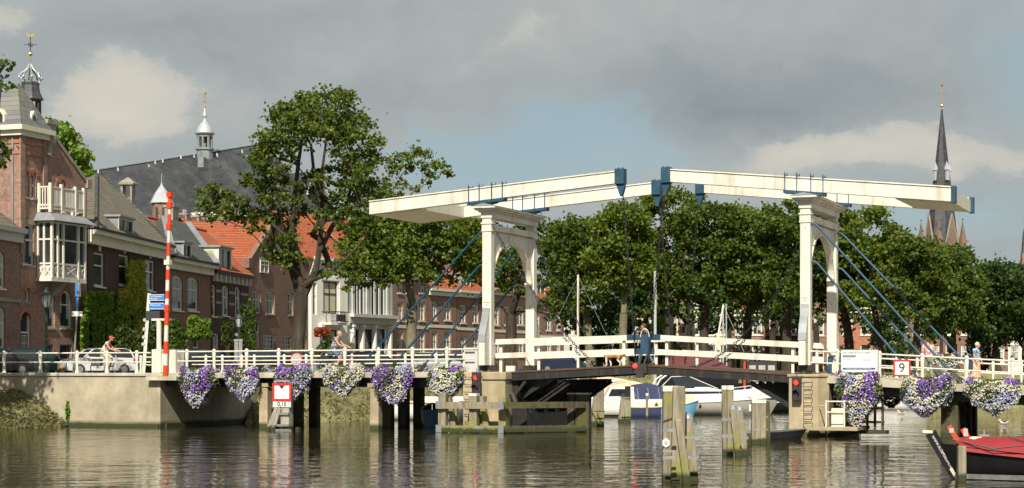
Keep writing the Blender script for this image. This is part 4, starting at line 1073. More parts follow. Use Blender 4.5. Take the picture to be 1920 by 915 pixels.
row_house(857, 17.98, 915, 17.3, 548, 'brickC', 'low brick house with stone bands just left of the left portal post', [(863, 874), (886, 898)], [(572, 606), (630, 668)])
row_house(916, 17.28, 990, 16.4, 545, 'brickA', 'brick house seen through the arch of the left portal', [(925, 936), (946, 957), (970, 982)], [(575, 610), (632, 668)])
row_house(991, 16.38, 1056, 15.8, 562, 'brickB', 'brick house just right of the left portal behind the low rails', [(1003, 1012), (1024, 1034), (1043, 1051)], [(588, 620), (636, 668)])
def gable_white():
 fr = fr2(1057, 15.78, 1113, 15.5); L_ = fr.len
 h = H(fr, 'white_gabled_house', 'white plastered house with pointed gable left of the pale tree trunk')
 zs, zp = fr.z(598, L_ / 2), fr.z(560, L_ / 2); ops = [rect(fr, 1085, 1093, 578 + 22, 628), rect(fr, 1068, 1074, 600, 628), rect(fr, 1068, 1076, 640, 665), rect(fr, 1090, 1100, 640, 665)]
 mb = MB(); wall_grid(mb, 0, L_, 0, zs, ops); mb.prism([(0, zs + .001), (L_, zs + .001), (L_ * .75, zp), (L_ * .25, zp)], 'y', 0, .3)
 mb.add([(L_, 0, 0), (L_, 8, 0), (L_, 8, zs), (L_, 0, zs)], [(3, 2, 1, 0)]); mb.build('wall', M['whitewall'], h, fix=False)
 for o in ops: window(h, *o, bars='T', fw=.1, sill=False)
 gr = MB(); gr.add([(0, .2, zs), (L_ * .25, .2, zp), (L_ * .75, .2, zp), (L_, .2, zs), (0, 9, zs), (L_ * .25, 9, zp), (L_ * .75, 9, zp), (L_, 9, zs)], [(0, 1, 5, 4), (1, 2, 6, 5), (2, 3, 7, 6)]); gr.build('roof', M['slate'], h, fix=False)
gable_white()
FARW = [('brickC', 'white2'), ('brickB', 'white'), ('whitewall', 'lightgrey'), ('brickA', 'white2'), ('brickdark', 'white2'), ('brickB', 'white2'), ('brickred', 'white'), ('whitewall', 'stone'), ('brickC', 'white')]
def far_row():
 xs = [1150, 1225, 1298, 1372, 1436, 1500, 1572, 1640, 1705, 1768, 1826, 1890, 1960]
 names = ['behind the yellowish tree trunk', 'behind the tall white mast', 'behind the leaning white pole', 'between the masts and the right portal', 'just left of the right portal',
             'seen through the right portal', 'above the white notice board', 'above the number nine sign', 'behind the woman in the pink blouse', 'between the two women', 'behind the woman in blue', 'at the right edge under the dark trees']
 for i in range(12):
  ma, co = FARW[i % len(FARW)]
  s = 18.6 + .25 * math.sin(i * 2.1)
  fr = fr2(xs[i] + .3, s, xs[i + 1] - .3, s + .02); L_ = fr.len
  kind = {'whitewall': 'white plastered', 'brickdark': 'dark brick', 'brickred': 'orange brick'}.get(ma, 'brown brick' if ma != 'brickA' else 'rose brick')
  h = H(fr, 'far_house', kind + ' house ' + names[i] + ' on the far quay', 'houses on the far quay behind the trees')
  ze = (7.2 + 1.2 * math.sin(i * 1.7)) * (1 if i < 7 else .8); nw = 3 if L_ > 3.6 else 2; ops = []
  for (a, b) in ((.9, 2.7), (3.7, 5.5)):
   for j in range(nw):
    c = L_ * (j + .5) / nw; ops.append((c - .5, c + .5, a, b))
  dj = random.randrange(nw); c = L_ * (dj + .5) / nw; ops[dj] = (c - .5, c + .5, .05, 2.7)
  shell(fr, 0, L_, 0, ze, 8, ops, ma, parent=h)
  for j, o in enumerate(ops):
   if j == dj: door(h, *o, fm=co if co in ('white', 'white2') else 'white2', m_=random.choice(['black', 'greenlamp', 'blue', 'boatred']))
   else: window(h, *o, bars='t', fw=.13, fm='white', curtain=.25)
  cornice(h, 0, L_, ze + .1, .6, out=.4, m_=co)
  gable_roof(h, 0, L_, ze, ze + 2.8, 0, 8, ['tileblack', 'tilegrey', 'tileblack', 'tileorange'][i % 4] if i < 8 else 'tileblack')
  if i % 2: chimney(h, L_ * .3, 4, ze + 1.5, ze + 4, .9)
far_row()
# ------------------------------------------------------------------ churches
def big_church():
 s = 17.5; fr = Frame(sxy(150, 18.6), sxy(640, 15.2), STREET)
 h = empty('church', fr.loc(), fr.ang, 'large church with long dark slate roof and small bell turret above the houses', 'church')
 def roofpart(name, px0, px1, y0r, y1r, w, ze_py, mat_, gabR=False):
  a = fr.pt(px0, y0r, w); b = fr.pt(px1, y1r, w); ze = fr.z(ze_py, (a[0] + b[0]) / 2, 0)
  hw = (max(a[2], b[2]) - ze) * .9
  v = [(a[0], w - hw, ze), (b[0], w - hw, ze), (b[0], w, b[2]), (a[0], w, a[2]), (b[0], w + hw, ze), (a[0], w + hw, ze)]
  o = MB().add(v, [(0, 1, 2, 3), (3, 2, 4, 5), (0, 3, 5), (1, 4, 2), (0, 5, 4, 1)]).build(name, M[mat_], h)
  MB().box((a[0] + .3, w - hw + .6, 0), (b[0] - .3, w + hw - .6, ze)).build('wall', M['brickB'], h)
  rg = MB(); rg.beam((a[0], w, a[2] + .08), (b[0], w, b[2] + .08), .35, .16); rg.build('ridge', M['leadwhite'], o)
  return a, b, hw, ze
 a, b, hw, ze = roofpart('nave_roof', 160, 372, 322, 289, 10, 445, 'slate')
 a2, b2, hw2, ze2 = roofpart('choir_roof', 376, 500, 288, 268, 8, 452, 'slate')
 gm = MB()
 for (pa, pb, pk, yk, yb) in ((488, 560, 520, 318, 395), (548, 640, 590, 322, 440)):
  A = fr.pt(pa, yb, 6); B = fr.pt(pb, yb, 6); K = fr.pt(pk, yk, 6)
  gm.prism([(A[0], A[2] - 3), (B[0], B[2] - 3), (B[0], B[2]), (K[0], K[2]), (A[0], A[2])], 'y', 6, 14)
 gm.build('transept_wall', M['slate'], h)
 ed = MB()
 for (pa, pb, pk, yk, yb) in ((488, 560, 520, 318, 395), (548, 640, 590, 322, 440)):
  A = fr.pt(pa, yb, 6); B = fr.pt(pb, yb, 6); K = fr.pt(pk, yk, 6)
  ed.beam((A[0], 5.8, A[2] + .1), (K[0], 5.8, K[2] + .1), .3, .2); ed.beam((B[0], 5.8, B[2] + .1), (K[0], 5.8, K[2] + .1), .3, .2)
 ed.build('gable_trim', M['leadwhite'], h)
 A = fr.pt(425, 402, -2); B = fr.pt(640, 396, -2)
 al = MB(); al.box((A[0], -2, 0), (B[0], 4, A[2])); al.build('aisle_wall', M['brickB'], h)
 MB().box((A[0] - .2, -2.4, A[2]), (B[0], 4.2, A[2] + .35)).build('aisle_cornice', M['white2'], h)
 for px in (448, 490, 535, 580): q = fr.pt(px, 430, -2); MB().prism([(q[0] - .9, q[2] - 3), (q[0] + .9, q[2] - 3), (q[0] + .9, q[2]), (q[0], q[2] + 1.3), (q[0] - .9, q[2])], 'y', -2.1, -2.003).build('pointed_window', M['dark'], h)
 sk = MB()
 for (px, py) in ((185, 322), (222, 318), (280, 312), (292, 305), (306, 302), (340, 295), (365, 293), (408, 291), (455, 284), (350, 402), (330, 330), (245, 345)):
  w_ = 10 if px < 372 else 8; q = fr.pt(px, py, w_)
  zr_ = (a[2] + (b[2] - a[2]) * max(0, min(1, (q[0] - a[0]) / (b[0] - a[0])))) if px < 372 else b2[2]
  yy = w_ - max(.4, (zr_ - q[2])) * .9 - .25; q2 = fr.pt(px, py, yy)
  sk.beam((q2[0] - .12, yy - .05, q2[2] - .22), (q2[0] + .12, yy + .2, q2[2] + .22), .14, .1)
 sk.build('roof_hooks', M['leadwhite'], h)
 c = fr.pt(384, 288, 8); zb = c[2]; x, y = c[0], c[1]; zs = lambda py: fr.z(py, x, y)
 t = MB(); t.lathe([(.95, zs(315) - zb), (.95, zs(282) - zb), (1.15, zs(281) - zb), (1.15, zs(278) - zb)], (x, y, zb), 8, rot=.39); tb = t.build('turret_base', M['lead'], h)
 p = MB()
 for i in range(8): an = i * math.pi / 4 + .39; p.cb((x + .82 * math.cos(an), y + .82 * math.sin(an), (zs(278) + zs(254)) / 2), (.2, .2, zs(254) - zs(278)))
 for i in range(8):
  a1 = i * math.pi / 4 + .39; a2_ = a1 + math.pi / 4
  p.beam((x + .82 * math.cos(a1), y + .82 * math.sin(a1), zs(254)), (x + .82 * math.cos(a2_), y + .82 * math.sin(a2_), zs(254)), .2, .4)
 p.lathe([(1.15, 0), (1.2, .12), (1.0, .2)], (x, y, zs(252)), 8, rot=.39); p.build('lantern_columns', M['lead'], h)
 MB().lathe([(.18, 0), (.3, .1), (.22, .5), (.05, .6)], (x, y, zs(268)), 10).build('bell', M['dark'], h)
 k = zs(225) - zs(250)
 MB().lathe([(1.05, 0), (.95, k * .3), (.72, k * .62), (.35, k * .88), (.16, k), (.13, k * 1.2), (.28, k * 1.35), (.24, k * 1.5), (.07, k * 1.75), (.04, k * 2.2)], (x, y, zs(251)), 10).build('dome', M['leadwhite'], h, smooth=True)
 v = MB(); v.tube([(x, y, zs(205)), (x, y, zs(174))], .04, 6); v.ball((x, y, zs(200)), .13); v.beam((x - .3, y, zs(190)), (x + .3, y, zs(190)), .05, .05); v.prism([(x - .1, zs(176)), (x + .35, zs(177)), (x + .25, zs(172)), (x, zs(173))], 'y', y - .02, y + .02); v.build('weather_vane', M['gold'], h)
big_church()
def crown_tower():
 s = 17; x, y = sxy(57, s); zf = lambda py: zat(py, s) - STREET
 h = empty('bell_tower', (x, y, STREET), 0, 'grey bell tower with open crown lantern and gilded weather cock at far left', 'tower')
 MB().lathe([(2.2, 0), (2.2, zf(228)), (1.6, zf(222))], (0, 0, 0), 8, rot=.39).build('shaft', M['brickB'], h)
 p = MB(); r = 1.05
 for i in range(8): an = i * math.pi / 4 + .39; p.lathe([(.14, 0), (.12, zf(188) - zf(222))], (r * math.cos(an), r * math.sin(an), zf(222)), 6)
 p.lathe([(.7, 0), (.9, .3), (.5, .5)], (0, 0, zf(224)), 8); p.build('lantern_columns', M['dark'], h)
 MB().lathe([(.12, 0), (.42, .1), (.3, .8), (.1, .95)], (0, 0, zf(206)), 10).build('bell', M['dark'], h)
 MB().lathe([(1.45, 0), (1.4, .15), (1.05, zf(172) - zf(187)), (.95, zf(160) - zf(187)), (1.02, zf(157) - zf(187)), (.9, zf(154) - zf(187))], (0, 0, zf(187)), 8, rot=.39).build('lantern_roof', M['slate2'], h)
 c = MB(); n = 8
 prof = [(.85, 155), (1.15, 150), (1.2, 144), (1.0, 138), (.62, 134), (.3, 128), (.12, 120)]
 for i in range(n):
  an = i * 2 * math.pi / n + .39; c.tube([(q * math.cos(an), q * math.sin(an), zf(py)) for q, py in prof], .085, 6)
  c.ball((1.22 * math.cos(an), 1.22 * math.sin(an), zf(146)), .16, 6, 4)
 c.tube([(0, 0, zf(155)), (0, 0, zf(104))], [.1, .06], 6); c.build('crown', M['lead'], h)
 MB().ball((0, 0, zf(101)), .24).build('gilded_ball', M['gold'], h)
 v = MB(); v.tube([(0, 0, zf(98)), (0, 0, zf(68))], .045, 6); v.beam((-.75, 0, zf(84)), (.75, 0, zf(84)), .06, .06); v.beam((0, -.7, zf(84)), (0, .7, zf(84)), .06, .06)
 v.tube([(.25 * math.cos(t), 0, zf(84) + .25 * math.sin(t)) for t in [i * math.pi / 6 for i in range(12)]], .03, 5, closed=True); v.build('iron_cross', M['dark'], h)
 g = MB(); g.prism([(-.35, zf(67)), (-.1, zf(69)), (.2, zf(68.5)), (.45, zf(65)), (.35, zf(63)), (.1, zf(66)), (-.15, zf(65.5)), (-.3, zf(62)), (-.5, zf(63.5))], 'y', -.04, .04); g.build('weather_cock', M['gold'], h)
crown_tower()
def gothic_tower():
 s = 15.5; x, y = sxy(1766, s); zf = lambda py: zat(py, s) - STREET
 h = empty('church_tower', (x, y, STREET), R(24), 'brown church tower with tall dark spire and corner pinnacles beyond the far trees', 'tower')
 e = 1.75
 mb = MB(); mb.box((-e, -e, 0), (e, e, zf(462)));
 for sx in (-1, 1):
  for sy in (-1, 1): mb.box((sx * e - .34, sy * e - .34, 0), (sx * e + .34, sy * e + .34, zf(452)))
 mb.box((-e - .15, -e - .15, zf(462)), (e + .15, e + .15, zf(458)))
 mb.build('shaft', M['brickB'], h)
 for sx in (-1, 1):
  for sy in (-1, 1):
   st = MB(); cx, cy = sx * e, sy * e; st.add([(cx - .34, cy - .34, zf(452)), (cx + .34, cy - .34, zf(452)), (cx + .34, cy + .34, zf(452)), (cx - .34, cy + .34, zf(452)), (cx, cy, zf(413))], [(0, 1, 4), (1, 2, 4), (2, 3, 4), (3, 0, 4), (3, 2, 1, 0)]); st.ball((cx, cy, zf(412)), .13, 6, 4); st.build('pinnacle', M['towerstone'], h)
 gb = MB()
 for (a, b) in (('y', -e - .16), ('y', e - .02), ('x', -e - .16), ('x', e - .02)): gb.prism([(-.85, zf(458)), (.85, zf(458)), (0, zf(404))], a, b, b + .18)
 gb.build('gable', M['towerstone'], h)
 gt = MB()
 for yy in (-e - .2, e + .2):
  [gt.beam((q, yy, zf(458)), (0, yy, zf(402)), .14, .12) for q in (-.9, .9)]; [gt.beam((yy, q, zf(458)), (yy, 0, zf(402)), .14, .12) for q in (-.9, .9)]
 gt.build('gable_coping', M['stone'], h)
 wd = MB()
 for a in ('x', 'y'):
  for xx in (-.75, .75): wd.prism([(xx - .4, zf(505)), (xx + .4, zf(505)), (xx + .4, zf(478)), (xx, zf(468)), (xx - .4, zf(478))], a, -e - .03, -e - .003)
 wd.build('belfry_window', M['dark'], h)
 MB().lathe([(1.95, 0), (1.7, zf(420) - zf(458)), (1.15, zf(350) - zf(458)), (.62, zf(280) - zf(458)), (.16, zf(216) - zf(458)), (.1, zf(205) - zf(458))], (0, 0, zf(458)), 8, rot=.39).build('spire', M['slate2'], h)
 for an in (0, math.pi / 2, math.pi, -math.pi / 2):
  lu = MB(); cx, cy = 1.0 * math.cos(an), 1.0 * math.sin(an); lu.cb((cx, cy, zf(330)), (.42, .42, 1.2)); lu.add([(cx - .3, cy - .3, zf(320)), (cx + .3, cy - .3, zf(320)), (cx + .3, cy + .3, zf(320)), (cx - .3, cy + .3, zf(320)), (cx * .95, cy * .95, zf(303))], [(0, 1, 4), (1, 2, 4), (2, 3, 4), (3, 0, 4), (3, 2, 1, 0)]); lu.build('lucarne', M['leadwhite'], h)
 v = MB(); v.tube([(0, 0, zf(205)), (0, 0, zf(160))], .055, 6); v.beam((-.55, 0, zf(175)), (.55, 0, zf(175)), .07, .07); v.ball((0, 0, zf(198)), .2); v.ball((0, 0, zf(160)), .18, 6, 4); v.build('gilded_cross', M['gold'], h)
 s = 12; x, y = sxy(1921, s); zf = lambda py: zat(py, s) - STREET
 h = empty('far_spire', (x, y, STREET), 0, 'thin distant spire at the right edge above the dark trees', 'tower')
 MB().box((-.5, -.5, 0), (.5, .5, zf(475))).build('shaft', M['brickB'], h)
 MB().lathe([(.55, 0), (.3, zf(440) - zf(475)), (.06, zf(425) - zf(475))], (0, 0, zf(475)), 8).build('spire', M['slate2'], h)
 MB().tube([(0, 0, zf(425)), (0, 0, zf(405))], .06, 6).build('finial', M['dark'], h)
gothic_tower()
# ------------------------------------------------------------------ the drawbridge
K = BR.x; Z = BR.z
BW = 5.6                                   # distance between the two posts of a portal
KA = K(305)                                # end of the left abutment
KL, KR = K(915.5), K(1511.5)               # posts of the left and right portal
def bridge_empty(name, k, label, cat, group=None):
 e = empty(name, BR.world(k, 0, 0), BR.ang, label, cat, group); e['k'] = k
 return e
def rail_post(h=1.1, r=.075):
 return [(r * 1.5, 0), (r * 1.45, .05), (r * 1.05, .16), (r * .9, h * .35), (r * .95, h * .55), (r * 1.25, h * .8), (r * 1.2, h * .86), (r * .8, h * .9), (r * 1.25, h * .95), (r * 1.15, h * 1.0), (r * .5, h * 1.05)]
_postmesh = {}
def railing(parent, pts, ks, w, h=1.1, r=.075, kfun=None, name='railing', low=.5, rr=.035, k0=0.0):
 """top and middle rail through pts=[(k,z)], a turned post at each k in ks"""
 zf = lambda k: float(np.interp(k, [p[0] for p in pts], [p[1] for p in pts]))
 m = MB()
 m.tube([(p[0] - k0, w, p[1] + h * .93) for p in pts], rr, 8); m.tube([(p[0] - k0, w, p[1] + h * low) for p in pts], rr * .9, 8)
 o = m.build(name, M['white'], parent, smooth=True)
 key = (round(h, 3), round(r, 3))
 for k in ks:
  if key not in _postmesh:
   p = MB().lathe(rail_post(h, r), (0, 0, 0), 10).build('post', M['white'], o, smooth=True); _postmesh[key] = p.data
  else:
   p = bpy.data.objects.new('post', _postmesh[key]); COL.objects.link(p); p.parent = o
  p.location = (k - k0, w, zf(k))
 return o
def chain(parent, pts, link=.15, r=.017, name='chain'):
 """oval links along a polyline"""
 P = [Vector(p) for p in pts]; L_ = [0]
 for a, b in zip(P, P[1:]): L_.append(L_[-1] + (b - a).length)
 n = int(L_[-1] / (link * .72)); mb = MB()
 for i in range(n):
  d = (i + .5) * L_[-1] / n; j = max(q for q in range(len(L_) - 1) if L_[q] <= d); t = (P[j + 1] - P[j]).normalized(); c = P[j] + t * (d - L_[j])
  s = t.cross(Vector((0, 1, 0))) if i % 2 else t.cross(Vector((1, 0, .3)))
  if s.length < .1: s = Vector((1, 0, 0))
  s.normalize()
  mb.tube([c + t * (link / 2 * math.cos(a)) + s * (link * .3 * math.sin(a)) for a in [q * math.pi / 3 for q in range(6)]], r, 4, closed=True)
 return mb.build(name, M['chain'], parent, fix=False)
def drawbridge():
 B = bridge_empty('drawbridge', 0, 'white wooden double drawbridge with blue fittings, two arched portals and balance beams', 'bridge')
 # ---- portals
 def portal(kc, zb, zcap, ztop, sgn):
  P = empty('portal', (kc, 0, 0), 0); P.parent = B
  cw, cd = .44, .40
  for i, w in enumerate((0, BW)):
   c = MB(); c.box((-cw / 2, w - cd / 2, zb + .12), (cw / 2, w + cd / 2, zcap)); c.box((-cw / 2 - .06, w - cd / 2 - .06, zcap - .28), (cw / 2 + .06, w + cd / 2 + .06, zcap - .20))
   c.box((-cw / 2 - .04, w - cd / 2 - .04, zcap - .62), (cw / 2 + .04, w + cd / 2 + .04, zcap - .56))
   c.box((-cw / 2 + .07, w - cd / 2 - .025, zb + 3.0), (cw / 2 - .07, w - cd / 2 - .003, zcap - .9))
   c.build('column', M['white'], P, bevel=.015)
   MB().box((-cw / 2 - .1, w - cd / 2 - .12, zb - .12), (cw / 2 + .1, w + cd / 2 + .12, zb + .118)).build('column_foot', M['black'], P)
   sg = -1 if i == 0 else 1
   y = lambda q: w + sg * (cd / 2 + q)
   prof = [(y(.002), zb + .13), (y(.62), zb + .13), (y(.62), zb + 1.18), (y(.56), zb + 1.5), (y(.40), zb + 1.9), (y(.20), zb + 2.25), (y(.10), zb + 2.55), (y(.06), zb + 2.75), (y(.002), zb + 2.75)]
   MB().prism(prof, 'x', -.15, .15).build('buttress', M['white'], P)
   lp = prof[2:-1]; l_ = MB()
   for a, b in zip(lp, lp[1:]): l_.beam((0, a[0] + sg * .015, a[1]), (0, b[0] + sg * .015, b[1]), .34, .03, up=(0, sg, .4))
   l_.build('lead_cover', M['lead'], P)
   for q in range(7): MB().ball((.0, w - cd / 2 - .01, zb + 2.9 + q * .62), .03, 6, 4).build('bolt', M['iron'], P)
  a0, a1 = cd / 2, BW - cd / 2; yc = (a0 + a1) / 2; hwid = (a1 - a0) / 2
  zsp = zcap - 2.75; zap = zcap - .95; n = 20
  inner = [(yc + (hwid - .30 * min(1, math.sin(t) * 2 + .15)) * math.cos(t), zsp + (zap - zsp) * math.sin(t) ** .85) for t in [math.pi * i / n for i in range(n + 1)]]
  outer = []
  for (yy, zz) in inner:
   t = (yy - yc) / hwid
   outer.append((yc + max(-1, min(1, t * 1.6)) * hwid, zcap - .62))
  pb = MB()
  for x0, x1 in ((-.10, .10),):
   for i in range(n):
    A, Bq, C, D_ = inner[i], inner[i + 1], outer[i + 1], outer[i]
    vs = [(x0, *A), (x0, *Bq), (x0, *C), (x0, *D_), (x1, *A), (x1, *Bq), (x1, *C), (x1, *D_)]
    pb.add(vs, [(0, 1, 2, 3), (7, 6, 5, 4), (0, 4, 5, 1), (2, 6, 7, 3)])
   for (A, D_, y_) in ((inner[0], outer[0], a1), (inner[-1], outer[-1], a0)):
    pass
  pb.build('arch_panel', M['white'], P, fix=False)
  tr = MB()
  for i in range(n):
   tr.beam((0, inner[i][0], inner[i][1]), (0, inner[i + 1][0], inner[i + 1][1]), .30, .10, up=(0, 0, 1) if 4 < i < n - 5 else (0, 1, 0))
  tr.box((-.16, a0, zsp - .14), (.16, a0 + .30, zsp)); tr.box((-.16, a1 - .30, zsp - .14), (.16, a1, zsp))
  tr.build('arch_trim', M['white'], P)
  fl = MB(); fl.box((-.09, a0, zsp), (.09, a0 + .10, zcap - .63)); fl.box((-.09, a1 - .10, zsp), (.09, a1, zcap - .63)); fl.build('arch_side', M['white'], P)
  e = MB(); y0, y1 = -cd / 2, BW + cd / 2
  e.box((-cw / 2 - .02, y0 - .02, zcap - .558), (cw / 2 + .02, y1 + .02, zcap - .29)); e.box((-cw / 2 - .05, y0 - .05, zcap + .002), (cw / 2 + .05, y1 + .05, zcap + .26))
  e.box((-cw / 2 - .14, y0 - .14, zcap + .262), (cw / 2 + .14, y1 + .14, zcap + .34)); e.box((-cw / 2 - .26, y0 - .30, zcap + .342), (cw / 2 + .26, y1 + .28, zcap + .43))
  e.prism([(-cw / 2 - .36, zcap + .432), (cw / 2 + .36, zcap + .432), (cw / 2 + .36, zcap + .52), (0, zcap + .62), (-cw / 2 - .36, zcap + .52)], 'y', y0 - .42, y1 + .4)
  e.build('cornice', M['stone'] if False else M['white'], P)
  MB().prism([(-cw / 2 - .38, zcap + .523), (cw / 2 + .38, zcap + .523), (0, zcap + .645)], 'y', y0 - .44, y1 + .42).build('lead_capping', M['lead'], P)
  return P
 zcL, ztL = Z(408, KL), Z(380, KL); zcR, ztR = Z(392, KR), Z(362, KR)
 zL, zR = Z(690, KL), Z(690, KR)
 zcap = (zcL + zcR) / 2; ztopP = zcap + .6
 portal(KL, zL, zcap, ztL, 1); portal(KR, zR, zcap, ztR, -1)
 # ---- balance frames (two beams, counterweight box, blue fittings)
 def balance(kc, kback, ktip, pyb, pyt, kbp, side):
  """py tops of near beam at back end and tip"""
  zb, zt = Z(pyb, kback), Z(pyt, ktip); hB, hT = .64, .57
  G = empty('balance_frame', (0, 0, 0), 0); G.parent = B
  zl = lambda k: zb + (zt - zb) * (k - kback) / (ktip - kback)
  hh = lambda k: hB + (hT - hB) * (k - kback) / (ktip - kback)
  for w in (0, BW):
   m = MB(); y0, y1 = w - .17, w + .17
   q = [(kback, zl(kback) - hB), (ktip, zl(ktip) - hT), (ktip, zl(ktip)), (kback, zl(kback))]
   m.prism([(a, b - .06) if i > 1 else (a, b) for i, (a, b) in enumerate(q)], 'y', y0, y1)
   m.prism([(q[3][0], q[3][1] - .058), (q[2][0], q[2][1] - .058), q[2], q[3]], 'y', y0 - .05, y1 + .05)
   m.build('beam', M['white'], G, bevel=.01)
   d = 1 if ktip > kback else -1
   c = MB(); a, b = ktip - d * .12, ktip + d * .30
   c.box((a, w - .235, zl(ktip) - hT - .03), (b, w + .235, zl(ktip) + .07))
   c.prism([(a, zl(ktip) - hT - .032), (b, zl(ktip) - hT - .032), (b, zl(ktip) - hT - .18), (b - d * .12, zl(ktip) - hT - .58), (b - d * .2, zl(ktip) - hT - .58), (a + d * .06, zl(ktip) - hT - .12)], 'y', w - .12, w + .12)
   for qx in (-.1, .1): c.cb((ktip + d * .12 + qx, w - .1, zl(ktip) + .1), (.05, .05, .06))
   c.build('beam_cap', M['blue'], G)
   s_ = MB(); k0, k1 = kc - .95, kc + .85
   f0 = lambda k: zl(k) - hh(k)
   s_.add([(k0, w - .24, f0(k0) - .14), (k1, w - .24, f0(k1) - .14), (k1, w + .24, f0(k1) - .14), (k0, w + .24, f0(k0) - .14), (k0, w - .24, f0(k0) - .003), (k1, w - .24, f0(k1) - .003), (k1, w + .24, f0(k1) - .003), (k0, w + .24, f0(k0) - .003)],
                   [(0, 3, 2, 1), (4, 5, 6, 7), (0, 1, 5, 4), (1, 2, 6, 5), (2, 3, 7, 6), (3, 0, 4, 7)])
   s_.prism([(kc - .5, f0(kc) - .14), (kc + .5, f0(kc) - .14), (kc + .13, zcap + .62), (kc - .13, zcap + .62)], 'y', w - .16, w + .16)
   for t in (.04, .33, .67, .96):
    k = k0 + (k1 - k0) * t
    for yy in (w - .255, w + .255): s_.tube([(k, yy, f0(k) - .16), (k, yy, zl(k) + .16)], .022, 5)
    s_.box((k - .03, w - .28, zl(k) + .02), (k + .03, w + .28, zl(k) + .06))
   s_.build('saddle', M['blue'], G)
  d = 1 if ktip > kback else -1
  ke = kback + d * kbp; m = MB()
  m.add([(x, y, zl(x) - hh(x) + o) for x in (kback + d * .05, ke) for y in (.172, BW - .172) for o in (-.02, hh(x) - .1)],
              [(0, 1, 3, 2), (4, 6, 7, 5), (0, 2, 6, 4), (1, 5, 7, 3), (0, 4, 5, 1), (2, 3, 7, 6)])
  m.build('counterweight', M['white2'], G)
  if side > 0:
   for w in (0, BW): e = MB(); e.prism([(w - .24, zl(kback) - hB - .04), (w + .24, zl(kback) - hB - .04), (w + .24, zl(kback) + .02), (w - .24, zl(kback) + .02)], 'x', kback - .12, kback + .06); e.build('end_plate', M['blue'], G)
  return zl, hh
 kb1, kt1 = K(695), K(1160); kb2, kt2 = K(1790), K(1254)
 zl1, h1 = balance(KL, kb1, kt1, 377, 320, 2.5, -1)
 zl2, h2 = balance(KR, kb2, kt2, 350, 317, 2.5, 1)
 # ---- leaves
 def leaf(k0, k1, z0, z1, kr0, kr1, rt, rl, nm):
  G = empty('bridge_leaf', (0, 0, 0), 0); G.parent = B
  zf = lambda k: z0 + (z1 - z0) * (k - k0) / (k1 - k0)
  m = MB()
  for w in (-.12, 1.7, 3.6, BW + .12): m.prism([(k0, zf(k0) - .36), (k1, zf(k1) - .34), (k1, zf(k1) - .06), (k0, zf(k0) - .06)], 'y', w - .09, w + .09)
  for w in (-.12, BW + .12):
   m.prism([(k0, zf(k0) - .40), (k1, zf(k1) - .38), (k1, zf(k1) - .34), (k0, zf(k0) - .36)], 'y', w - .16, w + .16)
  nx = 7
  for i in range(nx): k = k0 + (k1 - k0) * (i + .5) / nx; m.box((k - .08, -.02, zf(k) - .3), (k + .08, BW + .02, zf(k) - .07))
  m.build('girder', M['black'], G)
  d = MB(); d.prism([(k0, zf(k0) - .058), (k1, zf(k1) - .058), (k1, zf(k1) + .02), (k0, zf(k0) + .02)], 'y', -.25, BW + .25); d.build('deck', M['woodgrey'] if False else M['rust'], G)
  for w in (.30, BW - .30):
   h = MB()
   for (za, zb_, hh) in rt:
    h.prism([(kr0, za - hh), (kr1, zb_ - hh), (kr1, zb_), (kr0, za)], 'y', w - .06, w + .06)
   h.build('handrail', M['white'], G)
   for t_ in ((.03, .9) if km > k0 + 1 else (.1, .95)): k = kr0 + (kr1 - kr0) * t_; MB().box((k - .06, w + .065, zf(k) + .02), (k + .06, w + .16, zf(k) + 1.15)).build('rail_post', M['white2'], G)
  return G
 km = (K(1206) + K(1206)) / 2
 kl0 = K(946); zA, zB = Z(698, kl0), Z(684, km)
 def rr_(pa, ya, yb_, pb, yc, yd): ka, kb = K(pa), K(pb); return (Z(ya, ka), Z(yc, kb), (Z(ya, ka) - Z(yb_, ka) + Z(yc, kb) - Z(yd, kb)) / 2)
 leaf(kl0, km - .04, zA, zB, K(930, .3), K(1196, .3), [rr_(930, 636, 646, 1196, 627.5, 637.5), rr_(930, 662, 672, 1196, 653.5, 663.5)], None, 'l')
 kr0 = K(1484)
 leaf(km + .04, kr0, Z(684, km), Z(701, kr0), K(1222, .3), K(1500, .3), [rr_(1222, 627, 638, 1500, 641, 651.5), rr_(1222, 654, 664.5, 1500, 668, 678.5)], None, 'r')
 j = MB(); w = .30
 for (a, b, c, d_) in ((1176, 1239, 627, 637.5), (1190, 1228, 653.5, 664)): j.box((K(a, w), w - .075, Z(d_, km)), (K(b, w), w - .062, Z(c, km)))
 j.box((km - .20, w - .09, Z(664, km)), (km + .18, w - .076, Z(628, km)))
 j.build('junction_plate', M['blue'], B)
 lk = MB(); lk.box((km - .32, -.42, Z(700, km)), (km + .28, -.25, Z(682, km))); lk.box((km - .18, -.5, Z(708, km)), (km + .16, -.3, Z(690, km))); lk.tube([(km - .12, w - .12, Z(664, km)), (km - .1, -.4, Z(690, km))], .05); lk.tube([(km + .14, w - .12, Z(664, km)), (km + .1, -.4, Z(690, km))], .05)
 lk.build('locking_gear', M['dark'], B)
 hoop = MB(); hoop.tube([(km - .18 + .2 - .2 * math.cos(t), w - .12, Z(632, km) + .38 * math.sin(t)) for t in [math.pi * i / 10 for i in range(11)]], .02, 6); hoop.build('lock_handle', M['white2'], B)
 # ---- stays (blue tie rods from the posts down to the approach decks)
 def stay(p0, p1):
  m = MB(); a, b = Vector(p0), Vector(p1); d = (b - a).normalized(); h = Vector((1 if b.x > a.x else -1, 0, 0))
  m.tube([a, a + h * .16, a + h * .16 + (b - a - h * .16) * .03 + Vector((0, 0, .03)), b], .05, 8); m.build('stay', M['blue'], B, smooth=True)
  f = MB(); f.tube([b + d * -.5, b + d * .05], .11, 8); f.build('stay_foot', M['dark'], B)
